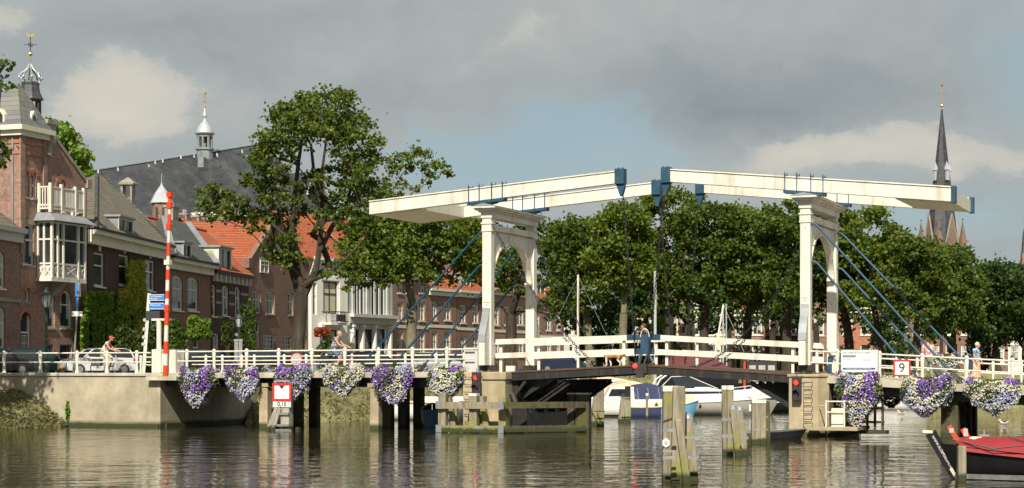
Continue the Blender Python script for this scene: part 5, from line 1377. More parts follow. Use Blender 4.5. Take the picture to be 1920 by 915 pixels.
 for w, pts in ((0, [((907, 436), (667, 694)), ((907, 497), (727, 694))]), (BW, [((984, 450), (786, 691)), ((984, 513), (828, 691))])):
  for (a, b) in pts: stay((KL - .24, w, Z(a[1], KL, w)), (K(b[0], w), w, 2.72))
 for w, pts in ((0, [((1521, 421), (1801, 692)), ((1521, 491), (1722, 690))]), (BW, [((1576, 438), (1846, 692)), ((1576, 504), (1770, 691))])):
  for (a, b) in pts: kf = K(b[0], w); stay((KR + .24, w, Z(a[1], KR, w)), (kf, w, 2.45 - .055 * max(0, kf - 18)))
 # ---- chains
 for w in (0, BW):
  for (zl, h_, kt, d_) in ((zl1, h1, kt1, 1), (zl2, h2, kt2, -1)):
   kk = kt + d_ * .22
   ke = km - d_ * .28
   chain(B, [(kk, w, zl(kt) - h_(kt) - .6), (ke, w + (-.15 if w == 0 else .15), Z(686, km) + .1)], name='hoist_chain')
 def sag(a, b, s, n=9):
  a, b = Vector(a), Vector(b); return [a.lerp(b, i / n) + Vector((0, 0, -s * 4 * (i / n) * (1 - i / n))) for i in range(n + 1)]
 chain(B, sag((KL + .24, .0, Z(425, KL)), (K(1118), -.1, Z(684, K(1118))), .55), .17, name='closing_chain')
 chain(B, sag((KL + .24, BW, Z(452, KL, BW)), (K(1140, BW), BW + .1, Z(684, K(1140))), .5), .17, name='closing_chain')
 chain(B, sag((KR - .24, .0, Z(470, KR)), (K(1290), -.1, Z(690, K(1290))), 1.1), .17, name='closing_chain')
 chain(B, sag((KR - .24, BW, Z(480, KR, BW)), (K(1330, BW), BW + .1, Z(688, K(1330))), 1.0), .17, name='closing_chain')
 # ---- left pier
 ka, kb, kc_ = K(868, -.5), K(903, -.9), K(947, -.9)
 zt = 2.72
 p = MB(); p.box((ka, -.5, -1.5), (kb, 6.6, zt)); p.box((kb + .002, -.9, -1.5), (kc_, 6.6, zt - .35)); p.box((kb + .002, -.98, zt - .348), (kc_ + .06, 6.6, zt))
 pr = p.build('pier', M['concrete2'], B, bevel=.03)
 ld = MB()
 for i in range(7): z_ = .45 + i * .34; x0 = ka + .12; ld.tube([(x0, -.5, z_), (x0, -.62, z_), (x0 + .34, -.62, z_ - .02), (x0 + .34, -.5, z_ - .02)], .017, 5)
 ld.build('rung', M['rust'], pr)
 s_ = MB()
 for w in (.2, 1.7, 3.2, 4.7, 6.0):
  s_.beam((kc_ + .05, w, 1.35), (kl0 + 1.9, w, zA - .42), .14, .2)
  s_.beam((kc_ + .05, w, 1.0), (kc_ + .95, w, 1.0), .14, .3)
 s_.box((kc_ + .005, -.1, -1), (kc_ + .75, 6.6, 1.15)); s_.box((kc_ + .005, .0, 1.152), (kc_ + .28, 6.4, zt - .3))
 sl = MB(); a_, b_ = Vector((kc_ + .9, 0, 1.15)), Vector((kl0 + 3.1, 0, zA - .34))
 sl.beam((a_.x, 3.1, a_.z), (b_.x, 3.1, b_.z), 6.3, .06)
 for i in range(9): w = .1 + i * .75; sl.beam((a_.x + .04, w, a_.z - .1), (b_.x + .04, w, b_.z - .1), .09, .16)
 sl.build('tail_plate', M['black'], B); s_.build('hinge_frame', M['black'], B)
 dg = MB(); dg.tube([(kc_ + .15, -.3, 1.55), (kc_ + .75, -.3, zt - .45)], .09); dg.tube([(kc_ + .28, -.3, 1.35), (kc_ + .1, -.3, 1.75)], .14); dg.build('buffer', M['dark'], B)
 # ---- right pier
 ka, kb = K(1479, -.75), K(1534, -.75); zt = 2.62
 p = MB(); p.prism([(ka, -.75), (kb, -.75), (kb + .35, -.2), (kb + .35, 6.6), (ka, 6.6)], 'z', .12, zt - .1); p.prism([(ka - .06, -.82), (kb + .03, -.82), (kb + .4, -.22), (kb + .4, 6.6), (ka - .06, 6.6)], 'z', zt - .098, zt + .02)
 p.prism([(ka - .12, -.9), (kb + .08, -.9), (kb + .42, -.3), (kb + .42, 6.7), (ka - .12, 6.7)], 'z', -1.5, .118)
 pr = p.build('pier', M['concrete2'], B, bevel=.02)
 ld = MB()
 for i in range(6): z_ = .48 + i * .345; x0 = kb - .62; ld.tube([(x0, -.75, z_ + .08), (x0 + .02, -.87, z_ - .1), (x0 + .36, -.87, z_ - .1), (x0 + .4, -.75, z_ + .08), (x0, -.76, z_ + .08)], .017, 5)
 ld.build('rung', M['dark'], pr)
 s_ = MB()
 for w in (.2, 1.7, 3.2, 4.7, 6.0): s_.beam((ka - .05, w, 1.2), (ka - 1.9, w, zt - .35), .14, .2)
 s_.box((ka - .2, .0, 1.3), (ka - .003, 6.4, zt - .25)); s_.build('hinge_frame', M['black'], B)
 pf = MB(); x0, x1 = kb + .36, K(1608, -.5)
 pf.box((kb - .35, -1.6, .28), (x1 + .2, -.92, .42)); pf.box((kb + .43, -.918, .285), (x1 + .2, 1.2, .415)); pf.build('platform', M['concrete2'], B)
 gd = MB(); g0, g1 = K(1549, -1.5), K(1583, -1.5)
 for k in (g0, g1): gd.tube([(k, -1.5, .42), (k, -1.5, 1.55)], .035, 6)
 gd.tube([(g1, -.2, .42), (g1, -.2, 1.5)], .03, 6)
 for z_ in (1.5, 1.05): gd.tube([(g0, -1.5, z_), (g1, -1.5, z_), (g1, -.2, z_)], .03, 6)
 gd.tube([(g0, -1.5, 1.3), (kb + .1, -.85, 1.3)], .03, 6); gd.build('platform_guard', M['white'], B)
 MB().box((g0 + .1, -.9, .42), (g0 + .62, -.5, 1.2)).build('control_box', M['white2'], B)
 tf = MB(); f0, f1 = K(1612, .5), K(1655, .5)
 for i in range(4): k = f0 + (f1 - f0) * i / 3; tf.box((k - .05, .45, .15), (k + .05, .55, 1.7))
 for z_ in (.55, 1.15): tf.box((f0 - .1, .38, z_), (f1 + .1, .447, z_ + .1))
 tf.box((f0 - .3, .2, .1), (f1 + .2, .9, .25)); tf.build('timber_fence', M['wooddark'], B)
 bm_ = MB();
 for px in (1557, 1577): k = K(px, 2); bm_.box((k - .1, 1.9, 2.62), (k + .1, 2.1, 3.4))
 bm_.box((K(1555, 2), 1.85, 3.38), (K(1580, 2), 2.15, 3.46)); bm_.build('blue_frame', M['blue'], B)
 MB().box((K(1561, 1.7), 1.6, 2.7), (K(1573, 1.7), 1.75, 3.1)).build('hatch_box', M['white2'], B)
 b3 = MB(); b3.box((K(950, 2.5), 2.4, 2.72), (K(966, 2.5), 2.6, 3.0)); b3.build('hatch_box', M['white2'], B)
 b4 = MB(); b4.box((K(968, 2.6), 2.5, 2.72), (K(976, 2.6), 2.8, 2.88)); b4.build('blue_box', M['blue'], B)
 return B, km, zl1
DB, KM, _ = drawbridge()
# ---- left approach with abutment, deck, piles, railings
ZL_ = lambda k: float(np.interp(k, [KA - 30, KA, KL], [2.62, 2.64, 2.72]))
def left_approach():
 B = bridge_empty('approach_bridge', 0, 'fixed left approach of the drawbridge, concrete deck on round and square piles', 'bridge')
 k0, k1 = KA + .05, K(868, -.2)
 m = MB(); m.prism([(k0 - .5, 2.40), (k1 - .002, 2.46), (k1 - .002, 2.72), (k0 - .5, 2.66)], 'y', -.28, 7.0); m.build('deck', M['slab'], B, bevel=.02)
 g = MB()
 for w in (.4, 2.0, 3.6, 5.2, 6.6): g.box((k0, w - .16, 2.0), (k1 - .01, w + .16, 2.44))
 g.build('girder', M['black'], B)
 for px, tilt in ((497, 1), (704.5, 0)):
  for i, w in enumerate((.3, 2.1, 3.7, 5.5) if px < 600 else (.3, 1.7, 3.5, 5.3)):
   k = K(px, .3); p = MB(); s_ = .235
   if i == 0: p.prism([(k - s_, -1.5), (k + s_, -1.5), (k + s_ + .02, 1.9), (k + s_ - .1, 2.0), (k - s_ + .12, 2.0), (k - s_ + .04, 1.9)], 'y', w - s_, w + s_)
   else: p.box((k - s_, w - s_, -1.5), (k + s_, w + s_, 2.0))
   p.build('pile', M['concrete2' if i == 0 else 'wooddark'], B, bevel=.04)  # rear piles darker: shade under the deck put into their colour
  MB().box((K(px, .3) - .3, .02, 1.99), (K(px, .3) + .3, 6.8, 2.2)).build('crosshead', M['concrete2'], B)
 kp = [K(p) for p in (352, 403, 464, 524, 586, 648, 711, 774.5, 839)]
 railing(B, [(K(334), ZL_(K(334)) + .06), (K(890), 2.78)], kp, -.08, h=1.06)
 kf = [K(p, 6.3) for p in (386, 417, 453, 477, 533, 574, 612, 660, 706, 760, 818, 870)]
 railing(B, [(K(360, 6.3), 2.62), (K(905, 6.3), 2.7)], kf, 6.3, h=.92, r=.06)
 cb = MB(); cb.box((K(870), .1, 2.725), (K(894), .75, 3.75)); cb.box((K(870) - .04, .06, 3.752), (K(894) + .04, .79, 3.84)); cb.build('cabinet', M['lightgrey'], B)
 return B
left_approach()
def right_approach():
 B = bridge_empty('approach_bridge', 0, 'fixed right approach sloping down beyond the right portal, on dark piles', 'bridge')
 k0, k1 = K(1546), K(1900) + 9
 zf = lambda k: float(np.interp(k, [K(1520), K(1571), K(1650), K(1899), k1 + 1], [2.62, 2.56, 2.43, 2.13, 1.7]))
 ks = [k0, K(1571), K(1650), K(1740), K(1820), K(1899), k1]
 m = MB()
 for a, b in zip(ks, ks[1:]): m.prism([(a, zf(a) - .32), (b, zf(b) - .32), (b, zf(b)), (a, zf(a))], 'y', -.3, 7.0)
 m.build('deck', M['slab'], B)
 g = MB()
 for a, b in zip(ks, ks[1:]):
  for w in (.5, 2.1, 3.7, 5.3, 6.5): g.prism([(a, zf(a) - .75), (b, zf(b) - .75), (b, zf(b) - .322), (a, zf(a) - .322)], 'y', w - .15, w + .15)
 g.build('girder', M['black'], B)
 kk = (K(1762, .3) + K(1792, .3)) / 2
 for w in (.7, 2.6, 4.5, 6.3): MB().box((kk - .30, w - .33, -1.5), (kk + .42, w + .33, 1.9)).build('pile', M['wooddark'], B, bevel=.05)  # piles and crosshead: shadow under the deck painted in as dark timber
 MB().box((kk - .38, .3, 1.5), (kk + .5, 6.8, 1.88)).build('crosshead', M['wooddark'], B)
 p = MB(); p.box((K(1925, .5), .3, -1.5), (K(1925, .5) + .5, 6.6, 1.8)); p.build('pile', M['wooddark'], B)
 kp = [K(p) for p in (1508, 1571, 1650, 1730, 1813, 1899)] + [K(1899) + 1.85 * i for i in (1, 2, 3)]
 railing(B, [(K(1498), 2.58), (K(1571), 2.52), (K(1650), 2.43), (K(1899), 2.13), (k1, 1.8)], kp, -.1, h=1.14)
 kf = [K(p, 6.6) for p in (1600, 1640, 1681, 1720, 1766, 1810, 1862, 1915)]
 railing(B, [(K(1590, 6.6), 2.5), (K(1899, 6.6), 2.13), (k1, 1.8)], kf, 6.6, h=.98, r=.06)
 a = MB(); a.box((k1 - .5, -.3, -1.5), (k1 + 60, 40, 1.7)); a.build('abutment', M['concrete'], B)
 return B, zf
_, ZRf = right_approach()
def abutment():
 A = bridge_empty('quay_wall', 0, 'smooth beige concrete quay wall and abutment left of the bridge', 'wall')
 m = MB(); m.box((-90, -.22, -1.2), (KA, .32, 2.5)); m.box((KA - .5, .322, -1.2), (KA - .002, 11, 2.3));
 m.build('wall', M['concrete'], A, bevel=.02)
 MB().box((-90, -.30, 2.502), (KA + .35, .35, 2.66)).build('coping', M['slab'], A, bevel=.02)
 MB().box((K(118), -.34, -.9), (KA - .05, -.223, .14)).build('waterline_ledge', M['wooddark'], A)
 MB().box((KA + .002, .2, -.9), (KA + .12, 7.3, .18)).build('waterline_ledge', M['wooddark'], A)
 MB().box((K(286), -.62, 2.30), (K(343), .3, 2.498)).build('bearing_slab', M['slab'], A)
 kp = [K(p) for p in (-110, -55, 8, 76, 145, 201, 257)]
 R_ = bridge_empty('quay_railing', 0, 'white iron railing along the top of the quay wall at left', 'railing')
 railing(R_, [(K(-150), 2.66), (K(283), 2.66)], kp, -.02, h=1.06)
 railing(R_, [(K(262, 1.4), 2.6), (K(290, 1.4), 2.6)], [K(264, 1.4)], 1.4, h=.9, r=.06)
abutment()
# ---- barrier pole with its two white machine housings
def barrier():
 s = 38.2; k = K(309.5, -.42)
 E = bridge_empty('barrier', 0, 'upright red and white striped barrier pole with white machine housings', 'barrier')
 z1 = Z(366, k, -.42); z0 = Z(712, k, -.42); tilt = (K(317, -.42) - K(308, -.42))
 m = MB(); n = 14; per = (z1 - z0) / 10.2
 zz = z0; i = 0; red = MB(); wh = MB()
 bands = [(712, 672, 1), (672, 655, 0), (655, 608, 1), (608, 558, 0), (558, 537, 1)]
 edges = [712, 690, 655, 608, 590, 562, 545, 513, 483, 455, 432, 400, 372]
 rows = [712, 685, 663, 640, 610, 580, 560, 545, 525, 505, 480, 455, 428, 402, 378, 366]
 for i in range(len(rows) - 1):
  za, zb = Z(rows[i], k, -.42), Z(rows[i + 1], k, -.42)
  ka = k + tilt * (za - z0) / (z1 - z0); kb = k + tilt * (zb - z0) / (z1 - z0)
  ra = .116 - .042 * (za - z0) / (z1 - z0); rb = .116 - .042 * (zb - z0) / (z1 - z0)
  if i % 2 == 0: MB().tube([(ka, -.42, za), (kb, -.42, zb)], [ra + .006, rb + .006], 12).build('red_band', M['redpaint'], E, smooth=True)
  wh.tube([(ka, -.42, za), (kb, -.42, zb)], [ra, rb], 12) if i == 0 else None
 wh.tube([(k, -.42, z0), (k + tilt, -.42, z1)], [.115, .073], 12)
 for py in (578, 425, 385): za = Z(py, k, -.42); ka = k + tilt * (za - z0) / (z1 - z0); MB().cb((ka, -.42, za), (.23, .23, .34)).build('red_joint', M['redpaint'], E, bevel=.03)
 za = Z(492, k, -.42); wh.cb((k + tilt * .6, -.42, za), (.30, .26, .24))
 wh.build('pole', M['white'], E, smooth=True)
 MB().box((k + tilt - .12, -.55, z1 - .1), (k + tilt + .12, -.28, z1 + .12)).build('pole_tip', M['redpaint'], E)
 a = MB(); a.box((K(285), -.05, 2.66), (K(302), .55, Z(655, K(290)))); a.box((K(314), -.2, 2.6), (K(333), .65, Z(656, K(320)))); a.build('housing', M['white'], E, bevel=.03)
 b = MB(); b.box((K(303), .0, 2.7), (K(313), .4, 3.6)); b.tube([(K(294), .2, 3.5), (K(294), .2, Z(600, K(294)))], .12, 8); b.box((K(282), .1, Z(601, K(294))), (K(316), .3, Z(597, K(294)))); b.build('bracket', M['white'], E)
barrier()
# ---- signals, signs, boards
def text_mesh(s, size, mat_, parent, loc, rot, name='lettering', ext=.006, align='CENTER', bold=0.0, sx=1.0):
 cu = bpy.data.curves.new(name, 'FONT'); cu.body = s; cu.size = size; cu.extrude = ext; cu.align_x = align; cu.align_y = 'CENTER'; cu.offset = bold
 t = bpy.data.objects.new(name, cu); COL.objects.link(t)
 bpy.context.view_layer.update()
 me = bpy.data.meshes.new_from_object(t.evaluated_get(bpy.context.evaluated_depsgraph_get())); me.materials.clear(); me.materials.append(mat_)
 o = bpy.data.objects.new(name, me); COL.objects.link(o); bpy.data.objects.remove(t); bpy.data.curves.remove(cu)
 o.parent = parent; o.location = loc; o.rotation_euler = rot; o.scale = (sx, 1, 1)
 return o
FR = (R(90), 0, 0)      # lettering that faces local -y
def signal(px, py, w, label, rx=.19, lit=0):
 k = K(px, w); z = Z(py, k, w)
 E = empty('signal_light', BR.world(k, w, z), BR.ang, label, 'signal')
 m = MB(); m.box((-rx, -.12, -.98), (rx, .12, 0)); m.box((-rx * .5, .12, -.5), (rx * .5, .35, -.3)); m.tube([(0, 0, 0), (0, 0, .18)], .02, 5); b = m.build('housing', M['signblack'], E, bevel=.02)
 for i, mm in enumerate(('lampred', 'dark')):
  z_ = -.22 - i * .42
  MB().tube([(0, -.121, z_), (0, -.15, z_)], .105, 14).build('lens', M[mm], E)
  h = MB()
  for a in range(9): t = math.pi * a / 8; h.beam((.13 * math.cos(t), -.13, z_ + .13 * math.sin(t)), (.13 * math.cos(t), -.33, z_ + .13 * math.sin(t) - .03), .055, .012, up=(math.cos(t), 0, math.sin(t)))
  h.build('visor', M['signblack'], E)
 MB().tube([(rx + .1, -.08, .02), (-rx, -.08, .02)], .015, 5).build('bracket', M['dark'], E)
signal(893.5, 698.5, -1.15, 'lit red signal light on the left bridge pier')
signal(1494, 707, -.98, 'lit red signal light on the right bridge pier')
def mid_signal():
 k = K(1191, -.45); E = empty('span_signal', BR.world(k, -.45, Z(686, k)), BR.ang, 'round red warning lamp at the middle of the bridge span', 'signal')
 MB().tube([(0, .0, 0), (0, .12, 0)], .17, 14).build('lamp_housing', M['signblack'], E)
 MB().ball((0, -.02, 0), (.10, .1, .10), 12, 8).build('lens', M['lampred'], E, smooth=True)
mid_signal()
def board():
 w = -.32; ka, kb = K(1577.5, w), K(1645.5, w); zt, zb = Z(656.5, ka, w), Z(697, ka, w)
 E = empty('notice_board', BR.world(ka, w, zb), BR.ang, 'white rectangular bridge notice board with blue bars hung on the right railing', 'notice board')
 L_ = kb - ka; Hh = zt - zb; tl = -R(1.2)
 E.rotation_euler = (0, -tl * 0, BR.ang)
 MB().box((0, 0, 0), (L_, .05, Hh)).build('panel', M['signwhite'], E)
 f = MB(); t = .03
 f.box((-t, -.01, -t), (L_ + t, .06, 0)); f.box((-t, -.01, Hh), (L_ + t, .06, Hh + t)); f.box((-t, -.01, 0), (0, .06, Hh)); f.box((L_, -.01, 0), (L_ + t, .06, Hh)); f.build('frame', M['iron'], E)
 nb = plain('board_navy', (.05, .08, .22), .5); gr = plain('board_grey', (.30, .32, .36), .5)
 b = MB(); b.box((.06, -.008, Hh * .67), (L_ * .40, -.002, Hh * .77)); b.box((.06, -.008, Hh * .10), (L_ - .1, -.002, Hh * .19)); b.build('printed_bar', nb, E)
 text_mesh('BRUGBEDIENING WEESP', .105, gr, E, (.06 + L_ * .39, -.004, Hh * .88), FR, bold=.002)
 text_mesh('CAMERABEDIENING', .06, M['signwhite'], E, (.06 + L_ * .175, -.012, Hh * .72), FR)
 text_mesh('OPENINGSTIJDEN', .04, gr, E, (.24, -.004, Hh * .56), FR)
 text_mesh('06:00 - 22:00\n07:00 - 23:00', .055, gr, E, (L_ * .7, -.004, Hh * .53), FR)
 text_mesh('Brugbediening Weesp  Provincie Noord-Holland', .055, M['signwhite'], E, (L_ * .48, -.012, Hh * .145), FR)
 c = MB();
 for q in (L_ * .91, L_ * .96): c.box((q - .02, -.008, Hh * .82), (q + .012, -.002, Hh * .93))
 c.build('crest', gr, E)
 br = MB();
 for q in (L_ * .2, L_ * .8): br.box((q - .03, .05, Hh * .7), (q + .03, .2, Hh * .8))
 br.build('clamp', M['iron'], E)
board()
def sign9():
 w = -.32; ka, kb = K(1675, w), K(1707, w); zt, zb = Z(674.5, ka, w), Z(705.5, ka, w); L_ = kb - ka; Hh = zt - zb
 E = empty('number_sign', BR.world(ka, w, zb), BR.ang, 'square white sign with red border and black number 9', 'sign')
 MB().box((.07, 0, .07), (L_ - .07, .03, Hh - .07)).build('panel', M['signwhite'], E)
 f = MB(); t = .07
 f.box((0, -.008, 0), (L_, .035, t)); f.box((0, -.008, Hh - t), (L_, .035, Hh)); f.box((0, -.008, t), (t, .035, Hh - t)); f.box((L_ - t, -.008, t), (L_, .035, Hh - t)); f.build('red_border', M['signred'], E)
 text_mesh('9', .56, M['signblack'], E, (L_ / 2, -.004, Hh / 2 - .01), FR)
 MB().box((L_ / 2 - .04, .036, .1), (L_ / 2 + .04, .2, Hh - .1)).build('clamp', M['iron'], E)
sign9()
def depth_sign():
 w = -2.0; k = K(533, w); E = empty('clearance_sign', BR.world(k, w, 0), BR.ang, 'white square sign with red border and black triangle above a 0,15 plate', 'sign')
 z = lambda py: Z(py, k, w); a, b = K(515.5, w) - k, K(551, w) - k
 zt, zb = z(718), z(752); t = .11
 MB().box((a + t, -.25, zb + t), (b - t, -.22, zt - t)).build('panel', M['signwhite'], E)
 f = MB(); f.box((a, -.26, zb), (b, -.21, zb + t)); f.box((a, -.26, zt - t), (b, -.21, zt)); f.box((a, -.26, zb + t), (a + t, -.21, zt - t)); f.box((b - t, -.26, zb + t), (b, -.21, zt - t)); f.build('red_border', M['signred'], E)
 c = (a + b) / 2; MB().prism([(c - .15, zt - t - .01), (c + .15, zt - t - .01), (c, zt - t - .17)], 'y', -.262, -.252).build('triangle', M['signblack'], E)
 MB().box((a + .03, -.25, z(763)), (b - .03, -.22, zb - .02)).build('plate', M['signwhite'], E)
 text_mesh('0,15', .27, M['signblack'], E, (c, -.256, (z(763) + zb) / 2 - .01), FR, bold=.006)
 MB().box((c - .35, -.2, z(716)), (c + .35, .0, z(713))).build('cap_board', M['woodgrey'], E)
 D_ = empty('dolphin', BR.world(k, w, 0), BR.ang, 'splayed grey timber dolphin carrying the red bordered clearance sign', 'mooring post', 'timber mooring posts')
 zt = z(765)
 m = MB(); m.box((c - .10, -.2, -1.5), (c + .34, .25, zt + 1.0)); m.build('pile', M['woodgrey'], D_, bevel=.03)
 for dx, x1 in ((-.98, -.30), (-.62, -.16)): MB().beam((c + dx - .1, -.3, -.8), (c + x1 + .05, -.22, zt), .17, .20, up=(1, 0, 0)).build('pile', M['woodgrey'], D_)
 MB().box((c + .42, .3, -1.5), (c + .6, .5, zt - .9)).build('pile', M['woodgrey'], D_)
 q = MB(); q.box((c - .28, -.29, zt - .32), (c + .36, -.202, zt - .2)); q.box((c - .5, -.29, zt - 1.1), (c + .5, -.202, zt - .98)); q.box((c - .25, -.3, zt - .85), (c + .32, -.202, zt - .75)); q.build('iron_strap', M['iron'], D_)
depth_sign()
# ---- timber fender in front of the left pier
def fender():
 w = -1.7; E = empty('fender', BR.world(K(830, w), w, 0), BR.ang, 'weathered timber guide fender with pale capped posts before the left pier', 'fender')
 k0 = K(830, w); X = lambda px, ww=w: K(px, ww) - k0; ZZ = lambda py, ww=w: Z(py, K(830, ww), ww)
 for px, top, cap, ww in ((831, 737, 'wood', w), (889, 738, 'zinc', w), (944, 742, None, w + .4), (903, 742, None, w + .6), (852, 760, None, w + .7)):
  x = X(px, ww); y = ww - w; s_ = .18
  MB().box((x - s_, y - s_, -1.5), (x + s_, y + s_, ZZ(top, ww))).build('post', M['wood'], E, bevel=.02)
  if cap == 'zinc': MB().box((x - s_ - .01, y - s_ - .01, ZZ(top) - .1), (x + s_ + .01, y + s_ + .01, ZZ(top) + .02)).build('cap', M['zinc'], E)
 for px0, px1 in ((836, 850), (884, 868), (897, 912)):
  MB().beam((X(px0), .35, ZZ(745)), (X(px1), .5, -.6), .24, .24, up=(1, 0, 0)).build('brace', M['wood'], E)
 end = X(1096, w + 2.6)
 for py in (759, 803):
  z = ZZ(py); m = MB(); m.beam((X(826), -.28, z - .02), (X(945), -.28, z), .16, .30); m.build('rail', M['wood'], E); MB().beam((X(940), -.20, z), (end, 2.6, z), .16, .28).build('rail', M['wooddark'], E)  # rear rail in the dark tone: leaf shadow put into the colour
 for px in (828, 944):
  for py in (759, 803): MB().box((X(px) - .12, -.40, ZZ(py) - .17), (X(px) + .16, -.362, ZZ(py) + .17)).build('iron_strap', M['iron'], E)
 for px, top in ((1071, 738), (1086, 738), (1099, 738)):
  x = X(px, w + 2.8); MB().box((x - .17, 2.72, -1.5), (x + .16, 3.1, ZZ(top, w + 2.8))).build('post', M['wooddark'], E, bevel=.02)  # end posts darker: shade below the leaf painted in
  MB().box((x - .18, 2.71, ZZ(top, w + 2.8)), (x + .17, 3.11, ZZ(top, w + 2.8) + .07)).build('cap', M['zinc'], E)
fender()
# ---- mooring piles in the water
def pile_group(label, posts, straps=(), badge=None, name='dolphin'):
 """posts: (px_bottom, px_top, s, py_top, width m, cap)"""
 s0 = posts[0][2]; x0, y0 = sxy(posts[0][0], s0)
 E = empty(name, (x0, y0, 0), 0, label, 'mooring post', 'timber mooring posts')
 for i, (pb, pt, s, py, wd, cap) in enumerate(posts):
  xb, yb = sxy(pb, s); xt, _ = sxy(pt, s); zt = zat(py, s)
  h = wd / 2; xs = [xb - x0, xt - x0]; y = yb - y0; m = MB()
  ext = -1.2; xe = xs[0] + (xs[0] - xs[1]) / zt * (-ext)
  v = [(xe - h * 1.06, y - h, ext), (xe + h * 1.06, y - h, ext), (xe + h * 1.06, y + h, ext), (xe - h * 1.06, y + h, ext), (xs[1] - h * .93, y - h, zt), (xs[1] + h * .93, y - h, zt), (xs[1] + h * .93, y + h, zt), (xs[1] - h * .93, y + h, zt)]
  m.add(v, [(0, 3, 2, 1), (4, 5, 6, 7), (0, 1, 5, 4), (1, 2, 6, 5), (2, 3, 7, 6), (3, 0, 4, 7)])
  p = m.build('pile', M['wood' if cap != 'dark' else 'wooddark'], E, bevel=.035)
  if cap == 'cap': MB().box((xs[1] - h * .97, y - h - .02, zt - .12), (xs[1] + h * .97, y + h + .02, zt + .02)).build('cap', M['zinc'], E)
  if cap == 'lead': MB().ball((xs[1], y, zt - .02), (h * 1.05, h * 1.1, .16), 10, 6).build('cap', M['lead'], E)
 for (pa, pb_, s, py, hh) in straps:
  xa, ya = sxy(pa, s); xb, _ = sxy(pb_, s); z = zat(py, s)
  MB().box((xa - x0, ya - y0 - .27, z - hh / 2), (xb - x0, ya - y0 - .225, z + hh / 2)).build('iron_strap', M['iron'], E)
 return E, x0, y0
E_, x0, y0 = pile_group('big mossy mooring dolphin nearest the viewer with a white hexagon badge',
 [(1257, 1257, 73, 725, .42, 'cap'), (1270, 1273, 73.5, 724, .34, 'none'), (1288, 1272, 74, 786, .20, 'none'), (1297, 1287, 72.6, 783, .33, 'lead'), (1278, 1268, 72.4, 788, .25, 'none')],
 [(1241, 1264, 74.2, 857, .09), (1241, 1270, 74.2, 845.5 + 22, .0), (1283, 1305, 74.2, 819, .07), (1288, 1307, 74.2, 857, .09), (1241, 1264, 74.2, 806, .07), (1241, 1263, 74.2, 845, .05)])
sx_, _ = sxy(1252, 74.2)
hx = [(sx_ - x0 + .105 * math.cos(a + math.pi / 6) , zat(832, 74.2) + .12 * math.sin(a + math.pi / 6)) for a in [i * math.pi / 3 for i in range(6)]]
MB().prism(hx, 'y', -.25, -.215).build('badge', M['signwhite'], E_)
hx2 = [(sx_ - x0 + .05 * math.cos(a + math.pi / 6) , zat(832, 74.2) + .055 * math.sin(a + math.pi / 6)) for a in [i * math.pi / 3 for i in range(6)]]
MB().prism(hx2, 'y', -.256, -.251).build('badge_mark', M['signgrey'], E_)
rp = MB(); rp.tube([(sxy(1240, 74)[0] - x0, -.25, zat(792, 74)), (sxy(1262, 74)[0] - x0, -.26, zat(784, 74)), (sxy(1287, 74)[0] - x0, -.28, zat(779, 74))], .014, 5); rp.tube([(sxy(1240, 74)[0] - x0, -.25, zat(792, 74)), (sxy(1238, 74)[0] - x0, -.25, zat(812, 74)), (sxy(1241, 74)[0] - x0, -.25, zat(836, 74))], .012, 5); rp.build('rope', M['rope'], E_)
pile_group('tall mossy mooring dolphin with pale cap, between the nearest dolphin and the right pier',
 [(1362, 1360, 56, 724, .26, 'cap'), (1369, 1369, 56.3, 724, .22, 'cap'), (1385, 1374, 56.6, 766, .24, 'lead'), (1394, 1386, 56, 768, .25, 'lead')],
 [(1352, 1372, 57.4, 786, .10), (1352, 1372, 57.4, 817, .10), (1383, 1398, 57.4, 790, .07), (1385, 1402, 57.4, 820, .07)])
pile_group('square double mooring pile with white caps just left of the right pier',
 [(1417, 1417, 49, 750, .34, 'cap'), (1431, 1430, 49, 750, .24, 'cap'), (1440, 1439, 48, 752, .18, 'dark'), (1405, 1405, 47.5, 812, .16, 'dark')],
 [(1409, 1438, 50, 782, .05), (1409, 1438, 50, 805, .05)])
pile_group('pair of splayed mooring piles right of the timber fender',
 [(1112, 1119, 37, 744, .38, 'lead'), (1126, 1126, 37.2, 724, .36, 'cap')], [(1107, 1134, 37.6, 750, .04), (1107, 1134, 37.6, 771, .04)])
pile_group('pair of splayed mooring piles before the boat with the navy canopy',
 [(1164, 1170, 35, 742, .32, 'lead'), (1177, 1177, 35, 724, .32, 'none')], [(1160, 1183, 35.4, 745, .04), (1160, 1183, 35.4, 762, .04)])
pile_group('thin single post in front of the navy canopy boat', [(1213, 1213, 33, 738, .14, 'cap')], name='mooring_post')
pile_group('thin pale post behind the fender end', [(1055, 1055, 36, 738, .14, 'cap')], name='mooring_post')
pile_group('pale timber post at the waterline by the white hull', [(1303, 1303, 30, 752, .20, 'none')], name='mooring_post')
pile_group('nearer grey squared post beside the red covered sloop', [(1803, 1803, 73, 836, .22, 'none')], name='mooring_post')
pile_group('farther grey squared post against the red covered sloop', [(1809, 1809, 66.5, 824, .17, 'none')], name='mooring_post')
